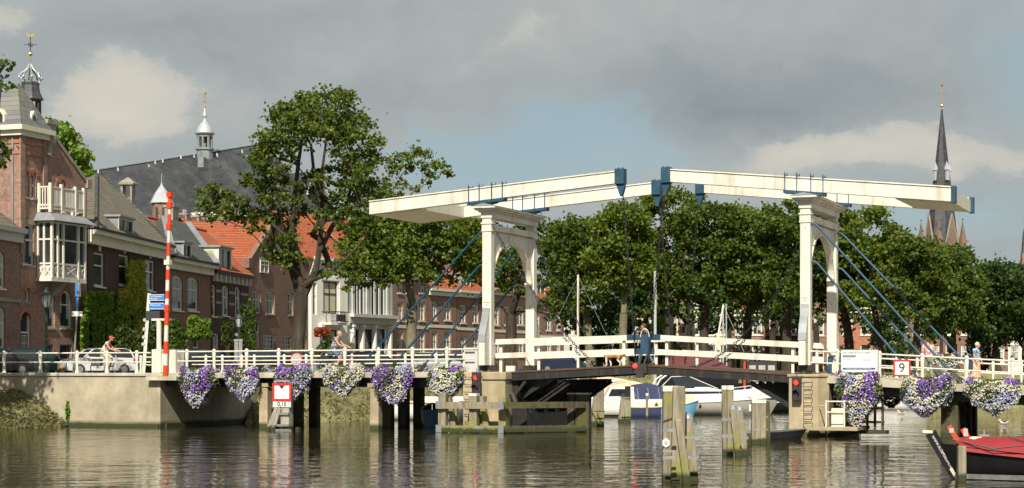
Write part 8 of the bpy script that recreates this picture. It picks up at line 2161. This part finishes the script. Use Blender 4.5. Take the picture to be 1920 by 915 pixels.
def person(E, J, shirt, legs, hair, sleeve=.5, leglen=1.0, shoe='dark', skirt=False, hairlong=0, cap=None, facing=1):
 """J joints: pelvis chest neck head (hipL kneeL ankleL toeL) x2 (shL elL wrL haL) x2; facing along +x"""
 N_ = ['pelvis', 'waist', 'chest', 'neck', 'head', 'hipL', 'kneeL', 'ankL', 'toeL', 'hipR', 'kneeR', 'ankR', 'toeR', 'shL', 'elL', 'wrL', 'haL', 'shR', 'elR', 'wrR', 'haR']
 rad = dict(pelvis=(.13, .15), waist=(.11, .13), chest=(.12, .15), neck=.055, head=.06, hipL=.085, kneeL=.058, ankL=.040, toeL=.035, hipR=.085, kneeR=.058, ankR=.040, toeR=.035, shL=.055, elL=.040, wrL=.028, haL=.03, shR=.055, elR=.040, wrR=.028, haR=.03)
 idx = {n: i for i, n in enumerate(N_)}; V = [J[n] for n in N_]
 Ed = [('pelvis', 'waist'), ('waist', 'chest'), ('chest', 'neck'), ('neck', 'head'), ('pelvis', 'hipL'), ('hipL', 'kneeL'), ('kneeL', 'ankL'), ('ankL', 'toeL'), ('pelvis', 'hipR'), ('hipR', 'kneeR'), ('kneeR', 'ankR'), ('ankR', 'toeR'),
          ('chest', 'shL'), ('shL', 'elL'), ('elL', 'wrL'), ('wrL', 'haL'), ('chest', 'shR'), ('shR', 'elR'), ('elR', 'wrR'), ('wrR', 'haR')]
 V2 = list(V); Rr = [rad[n] for n in N_]; E2 = [(idx[a], idx[b]) for a, b in Ed]
 for s_ in 'LR':
  w, hnd = Vector(J['wr' + s_]), Vector(J['ha' + s_]); d = (hnd - w).normalized(); sd = d.cross(Vector((0, 0, 1)));
  if sd.length < .1: sd = Vector((0, 1, 0))
  sd.normalize(); up = sd.cross(d)
  for q in range(4):
   a = hnd + sd * (.022 * (q - 1.5)); b1 = a + d * .035 - up * .005; b2 = b1 + d * (.026 - .004 * abs(q - 1.4)) - up * .022
   i = len(V2); V2 += [tuple(b1), tuple(b2)]; Rr += [.0095, .008]; E2 += [(idx['ha' + s_], i), (i, i + 1)]
  th = w.lerp(hnd, .5) + sd * .035 - up * .012; i = len(V2); V2 += [tuple(th), tuple(th + d * .03 - up * .02)]; Rr += [.011, .009]; E2 += [(idx['wr' + s_], i), (i, i + 1)]
 body = skin_graph('body', V2, E2, Rr, M['skin'], E)
 hd = Vector(J['head']); f = Vector((facing, 0, 0)); tmp = MB(); c = hd + Vector((facing * .015, 0, .06))
 tmp.ball(c, (.10, .078, .118), 14, 10); tmp.ball(c + f * .095 + Vector((0, 0, -.015)), (.024, .014, .026), 8, 5); tmp.ball(c + f * .07 + Vector((0, 0, -.078)), (.035, .03, .025), 8, 5)
 for sy in (-1, 1): tmp.ball(c + Vector((-.005 * facing, sy * .078, -.01)), (.022, .012, .032), 7, 5)
 bm = bmesh.new(); bm.from_mesh(body.data); m3 = bpy.data.meshes.new('t'); m3.from_pydata(tmp.v, [], tmp.f); bm.from_mesh(m3); bm.to_mesh(body.data); bm.free(); bpy.data.meshes.remove(m3)
 for p in body.data.polygons: p.use_smooth = True
 ey = MB()
 for sy in (-1, 1): ey.ball(c + f * .086 + Vector((0, sy * .032, .012)), (.012, .012, .009), 6, 4)
 ey.build('eyes', M['signblack'], E); MB().box(tuple(c + f * .092 + Vector((-.006, -.022, -.055))), tuple(c + f * .092 + Vector((.008, .022, -.047)))).build('mouth', M['boatred'], E)
 if cap:
  k = MB(); k.ball(c + Vector((-facing * .01, 0, .045)), (.112, .095, .09), 12, 6); cp = k.build('cap', M[cap], E, smooth=True)
  MB().ball(c + f * .12 + Vector((0, 0, .045)), (.07, .065, .012), 10, 4).build('cap_peak', M['white2'], E, smooth=True)
  MB().ball(c + Vector((-facing * .045, 0, -.01)), (.07, .08, .075), 10, 6).build('hair', M[hair], E, smooth=True)
 else:
  k = MB(); k.ball(c + Vector((-facing * .025, 0, .035)), (.103, .09, .108), 14, 8)
  if hairlong: k.ball(c + Vector((-facing * .055, 0, -.04)), (.06, .075, .09), 10, 6)
  k.build('hair', M[hair], E, smooth=True)
 g = lambda n: J[n]; mid = lambda a, b, t: tuple(Vector(J[a]).lerp(Vector(J[b]), t))
 top = tuple(Vector(J['chest']).lerp(Vector(J['neck']), .62))
 sv = [tuple(Vector(J['pelvis']) + Vector((0, 0, .03))), g('waist'), g('chest'), top, g('shL'), mid('shL', 'elL', sleeve), g('shR'), mid('shR', 'elR', sleeve)]
 skin_graph('shirt', sv, [(0, 1), (1, 2), (2, 3), (2, 4), (4, 5), (2, 6), (6, 7)], [(.155, .175), (.14, .16), (.145, .18), .075, .082, .066, .082, .066], M[shirt], E, root=1)
 if not skirt:
  tl = leglen
  def lg(s_):
   if tl <= .5: return [g('hip' + s_), mid('hip' + s_, 'knee' + s_, tl * 2 * .95)]
   return [g('hip' + s_), g('knee' + s_), mid('knee' + s_, 'ank' + s_, (tl - .5) * 2)]
  a, b = lg('L'), lg('R'); Vt = [g('pelvis')] + a + b; na = len(a); Ee = [(0, 1)] + [(i, i + 1) for i in range(1, na)] + [(0, 1 + na)] + [(i, i + 1) for i in range(1 + na, 2 * na)]
  rr = [.108, .078, .060][:na] if tl > .5 else [.11, .088]
  skin_graph('trousers', Vt, Ee, [(.15, .165)] + rr + rr, M[legs], E)
 else:
  p = J['pelvis']; MB().lathe([(.17, .08), (.19, -.05), (.22, -.35), (.25, -.68)], p, 14).build('skirt', M[legs], E, smooth=True)
 for s_ in 'LR':
  a, t_ = Vector(J['ank' + s_]), Vector(J['toe' + s_]); d = (t_ - a); d.z = 0; d.normalize()
  m = MB(); m.tube([a - d * .07 + Vector((0, 0, -.045)), a + Vector((0, 0, -.035)), t_ + Vector((0, 0, -.0)) + d * .03], [.045, .052, .038], 8); m.build('shoe', M[shoe], E, smooth=True)
def standing(lean=0, stride=.0, armf=(.0, .0), bend=.1, h=1.7):
 k = h / 1.72
 J = dict(pelvis=(0, 0, .93), waist=(.01 + lean * .3, 0, 1.10), chest=(.02 + lean * .6, 0, 1.32), neck=(.03 + lean, 0, 1.49), head=(.05 + lean * 1.2, 0, 1.55),
             hipL=(0, .09, .88), kneeL=(stride * .5 + .03, .10, .49), ankL=(stride, .10, .09), toeL=(stride + .15, .11, .04), hipR=(0, -.09, .88), kneeR=(-stride * .35 + .04, -.10, .49), ankR=(-stride, -.10, .11), toeR=(-stride + .14, -.11, .04),
             shL=(.02 + lean * .7, .19, 1.41), elL=(armf[0] * .5 + lean * .5, .24, 1.14), wrL=(armf[0] + lean * .5 + bend, .22, .92), haL=(armf[0] + lean * .5 + bend + .02, .215, .85), shR=(.02 + lean * .7, -.19, 1.41), elR=(armf[1] * .5 + lean * .5, -.24, 1.14), wrR=(armf[1] + lean * .5 + bend, -.22, .92), haR=(armf[1] + lean * .5 + bend + .02, -.215, .85))
 return {a: (b[0] * k, b[1] * k, b[2] * k) for a, b in J.items()}
def riding(lean=.18):
 """seated on a bicycle whose saddle top is at z .98, bottom bracket x .05 z .3, grips x .48 z 1.05"""
 return dict(pelvis=(-.22, 0, 1.03), waist=(-.17, 0, 1.18), chest=(-.10 + lean * .4, 0, 1.40), neck=(-.04 + lean * .8, 0, 1.56), head=(.0 + lean, 0, 1.63),
    hipL=(-.20, .09, 1.0), kneeL=(.14, .11, .82), ankL=(.06, .13, .46), toeL=(.20, .13, .42), hipR=(-.20, -.09, 1.0), kneeR=(.12, -.11, .66), ankR=(-.02, -.13, .26), toeR=(.12, -.13, .20),
    shL=(-.08 + lean * .5, .19, 1.48), elL=(.12 + lean * .3, .24, 1.22), wrL=(.40, .24, 1.14), haL=(.46, .24, 1.11), shR=(-.08 + lean * .5, -.19, 1.48), elR=(.12 + lean * .3, -.24, 1.22), wrR=(.40, -.24, 1.14), haR=(.46, -.24, 1.11))
def bicycle(px, s, ang, zg, label, frame='signblack', basket=None, bag=None):
 x, y = sxy(px, s); E = empty('bicycle', (x, y, zg), R(ang), label, 'bicycle', None); E.scale = (1.13,) * 3
 for wx in (-.52, .55):
  w = MB().tube([(wx + .335 * math.cos(a), 0, .345 + .335 * math.sin(a)) for a in [i * math.pi / 14 for i in range(28)]], .018, 6, closed=True).build('wheel', M['tyre'], E)
  sp = MB(); [sp.tube([(wx, 0, .345), (wx + .32 * math.cos(a), 0, .345 + .32 * math.sin(a))], .003, 3) for a in [i * math.pi / 8 for i in range(16)]]; sp.tube([(wx, -.05, .345), (wx, .05, .345)], .025, 6)
  sp.tube([(wx + .315 * math.cos(a), 0, .345 + .315 * math.sin(a)) for a in [i * math.pi / 12 for i in range(24)]], .010, 5, closed=True); sp.build('spokes', M['rim'], w)
 f = MB(); bb = (0, 0, .30); st = (-.16, 0, .82); hd = (.36, 0, .86)
 for a, b, r in ((bb, st, .018), (bb, (.40, 0, .72), .02), (st, (.38, 0, .8), .018), ((-.52, .05, .345), bb, .011), ((-.52, -.05, .345), bb, .011), ((-.52, .05, .345), st, .009), ((-.52, -.05, .345), st, .009), ((.34, 0, .95), (.42, 0, .66), .02), ((.42, .05, .66), (.55, .05, .345), .013), ((.42, -.05, .66), (.55, -.05, .345), .013), (st, (-.19, 0, .95), .014)): f.tube([a, b], r, 6)
 f.build('frame', M[frame], E)
 h = MB(); h.tube([(.34, 0, .93), (.36, 0, 1.08)], .014, 6); h.tube([(.44, -.27, 1.08), (.40, -.15, 1.10), (.38, 0, 1.09), (.40, .15, 1.10), (.44, .27, 1.08)], .014, 6); h.build('handlebar', M['rim'], E)
 MB().ball((-.22, 0, .97), (.14, .09, .04), 10, 6).build('saddle', M['signblack'], E)
 m = MB(); m.tube([(-.52 + .38 * math.cos(a), 0, .345 + .38 * math.sin(a)) for a in [R(20 + i * 16) for i in range(9)]], .014, 5); m.tube([(.55 + .38 * math.cos(a), 0, .345 + .38 * math.sin(a)) for a in [R(60 + i * 14) for i in range(9)]], .014, 5); m.build('mudguard', M[frame], E)
 c = MB(); c.tube([(0, -.10, .30), (0, .10, .30)], .012, 5); c.tube([(0, -.07, .30), (-.02, -.08, .20), (-.02, -.16, .20)], .012, 5); c.tube([(0, .07, .30), (.05, .08, .42), (.05, .16, .42)], .012, 5); c.tube([(0, -.03, .30), (0, -.015, .30)], .09, 14); c.build('crank', M['rim'], E)
 rk = MB(); rk.box((-.78, -.07, .745), (-.26, .07, .76)); rk.tube([(-.6, .06, .75), (-.52, .05, .345)], .008, 5); rk.tube([(-.6, -.06, .75), (-.52, -.05, .345)], .008, 5); rk.build('luggage_rack', M[frame], E)
 if bag:
  for sg in (-1, 1): MB().box((-.76, sg * .08, .42), (-.34, sg * .22, .76)).build('pannier_bag', M[bag], E, bevel=.03)
 return E
def cast():
 s = 36.0; ang = -8; zg = STREET + .005
 bicycle(203, s, ang, zg, 'bicycle with pale wheels ridden by the person in the red cap', 'signgrey', bag='signgrey')
 x, y = sxy(203, s); E = empty('person', (x, y, zg), R(ang), 'person in red cap and white vest cycling in front of the white car', 'person')
 E.scale = (1.13,) * 3; person(E, riding(.12), 'white2', 'beige', 'hairbrown', sleeve=.2, leglen=.95, cap='signred')
 k = K(633, 3.0); wx = BR.world(k, 3.0); px = 633; s = F_PX / wx[1]; zg = 2.66
 bicycle(634, s, -18, zg, 'dark bicycle with black pannier bags ridden by the striped cyclist', 'signblack', bag='blackcloth')
 x, y = sxy(634, s); E = empty('person', (x, y, zg), R(-18), 'grey haired person in striped shirt and denim shorts cycling on the left approach', 'person')
 E.scale = (1.13,) * 3; person(E, riding(.06), 'stripes', 'jeans', 'hairgrey', sleeve=.45, leglen=.48)
 k = K(1211, 3.6); wp = BR.world(k, 3.6); s = F_PX / wp[1]; zg = Z(686, k, 0) + .03
 x, y = sxy(1211, s); E = empty('person', (x, y, zg), R(180 - 14), 'brown haired person in black jacket and jeans walking over the middle of the span', 'person')
 E.scale = (1.08,) * 3; person(E, standing(.03, .30, (.18, -.1), .08, 1.78), 'blackcloth', 'jeans', 'hairbrown', sleeve=.95, leglen=.97)
 k = K(1152, 3.0); wp = BR.world(k, 3.0); s = F_PX / wp[1]; x, y = sxy(1150, s); zg = Z(688.5, K(1150), 0) + .02
 D_ = empty('dog', (x, y, zg), R(180 - 16), 'tan and white husky like dog walking left over the span', 'dog')
 V = [(0, 0, .52), (.25, 0, .54), (.40, 0, .60), (.52, 0, .66), (-.28, 0, .54), (-.40, 0, .56), (-.52, 0, .44), (-.60, 0, .30),
         (.30, .09, .42), (.31, .09, .24), (.30, .09, .06), (.36, .09, .03), (.24, -.09, .42), (.16, -.09, .24), (.12, -.09, .06), (.18, -.09, .03),
         (-.28, .10, .44), (-.22, .10, .30), (-.36, .10, .18), (-.32, .10, .05), (-.26, .10, .03), (-.30, -.10, .44), (-.34, -.10, .30), (-.48, -.10, .18), (-.46, -.10, .06), (-.40, -.10, .03)]
 Ed = [(0, 1), (1, 2), (2, 3), (0, 4), (4, 5), (5, 6), (6, 7), (1, 8), (8, 9), (9, 10), (10, 11), (1, 12), (12, 13), (13, 14), (14, 15), (4, 16), (16, 17), (17, 18), (18, 19), (19, 20), (4, 21), (21, 22), (22, 23), (23, 24), (24, 25)]
 Rr = [(.13, .15), (.15, .17), .10, .085, (.13, .14), .06, .065, .05, .07, .045, .035, .035, .07, .045, .035, .035, .085, .055, .035, .032, .032, .085, .055, .035, .032, .032]
 def mf(c): return 1 if (c.z < .34 or c.x < -.5 or (c.x > .30 and c.z < .5)) else 0
 b = skin_graph('body', V, Ed, Rr, [M['fur'], M['furwhite']], D_, matf=mf)
 hd = MB(); hd.ball((.60, 0, .66), (.115, .095, .095), 12, 8); hd.tube([(.64, 0, .645), (.74, 0, .61), (.80, 0, .60)], [.06, .045, .03], 8)
 bm = bmesh.new(); bm.from_mesh(b.data); m3 = bpy.data.meshes.new('t'); m3.from_pydata(hd.v, [], hd.f); bm.from_mesh(m3); bm.to_mesh(b.data); bm.free()
 for p in b.data.polygons: p.use_smooth = True; p.material_index = mf(p.center) if p.center.x < .5 else (1 if p.center.x > .66 or p.center.z < .62 else 0)
 e = MB(); [e.prism([(.52, .72), (.60, .73), (.55, .83)], 'y', sg * .055 - .02, sg * .055 + .02) for sg in (-1, 1)]; e.build('ear', M['fur'], D_)
 e = MB(); e.ball((.815, 0, .61), (.018, .02, .016), 6, 4); [e.ball((.68, sg * .055, .69), .012, 6, 4) for sg in (-1, 1)]; e.build('nose', M['signblack'], D_)
 MB().tube([(.40 + .01 * math.cos(a), .10 * math.cos(a), .58 + .11 * math.sin(a)) for a in [i * math.pi / 8 for i in range(16)]], .012, 5, closed=True).build('harness', M['boatred'], D_)
 k = K(1741, 2.2); wp = BR.world(k, 2.2); s = F_PX / wp[1]; zg = ZRf(k); x, y = sxy(1741, s)
 E = empty('person', (x, y, zg), R(110), 'person with short red hair in pink floral blouse walking away on the right approach', 'person')
 E.scale = (1.07,) * 3; person(E, standing(.02, .12, (.05, .02), .06, 1.74), 'floral', 'greycloth', 'hairbrown', sleeve=.55, leglen=.92)
 k = K(1828, 2.6); wp = BR.world(k, 2.6); s = F_PX / wp[1]; zg = ZRf(k); x, y = sxy(1829, s)
 E = empty('person', (x, y, zg), R(-35), 'white haired person in blue floral blouse and peach skirt on the right approach', 'person')
 person(E, standing(.03, .10, (.10, .04), .08, 1.76), 'bluefloral', 'orangecloth', 'hairwhite', sleeve=.55, skirt=True)
 Bg = empty('handbag', BR.world(K(1817, 2.3), 2.3, ZRf(k)), R(-35), 'dark navy shoulder bag hanging beside the person in the blue blouse', 'bag')
 MB().box((-.14, -.06, .62), (.16, .08, .98)).build('bag_body', M['navy'], Bg, bevel=.04); MB().tube([(-.08, 0, .96), (.0, .0, 1.2), (.06, .0, 1.42), (.12, 0, .97)], .012, 5).build('strap', M['navy'], Bg)
 for px, py, lb in ((1690, 774, 'mallard duck with white flank swimming under the right flower baskets'), (1882, 793, 'distant pale duck near the bank above the red sloop')):
  s = F_PX / 1 ; s = (py + 2 - HOR) / EYE; x, y = sxy(px, s); D_ = empty('duck', (x, y, 0), R(170), lb, 'duck', 'ducks on the canal')
  d = MB(); d.ball((0, 0, .07), (.2, .1, .09), 12, 6); d.ball((.2, 0, .2), (.06, .045, .05), 8, 6); d.tube([(.13, 0, .09), (.17, 0, .15), (.19, 0, .2)], [.05, .035, .03], 7); d.prism([(-.17, .08), (-.28, .15), (-.14, .13)], 'y', -.04, .04); d.build('body', M['furwhite'], D_, smooth=True)
  MB().tube([(.25, 0, .19), (.31, 0, .18)], [.022, .012], 6).build('bill', M['tan'], D_); MB().ball((-.02, 0, .10), (.15, .105, .07), 10, 6).build('wing', M['hairbrown'], D_, smooth=True)
cast()
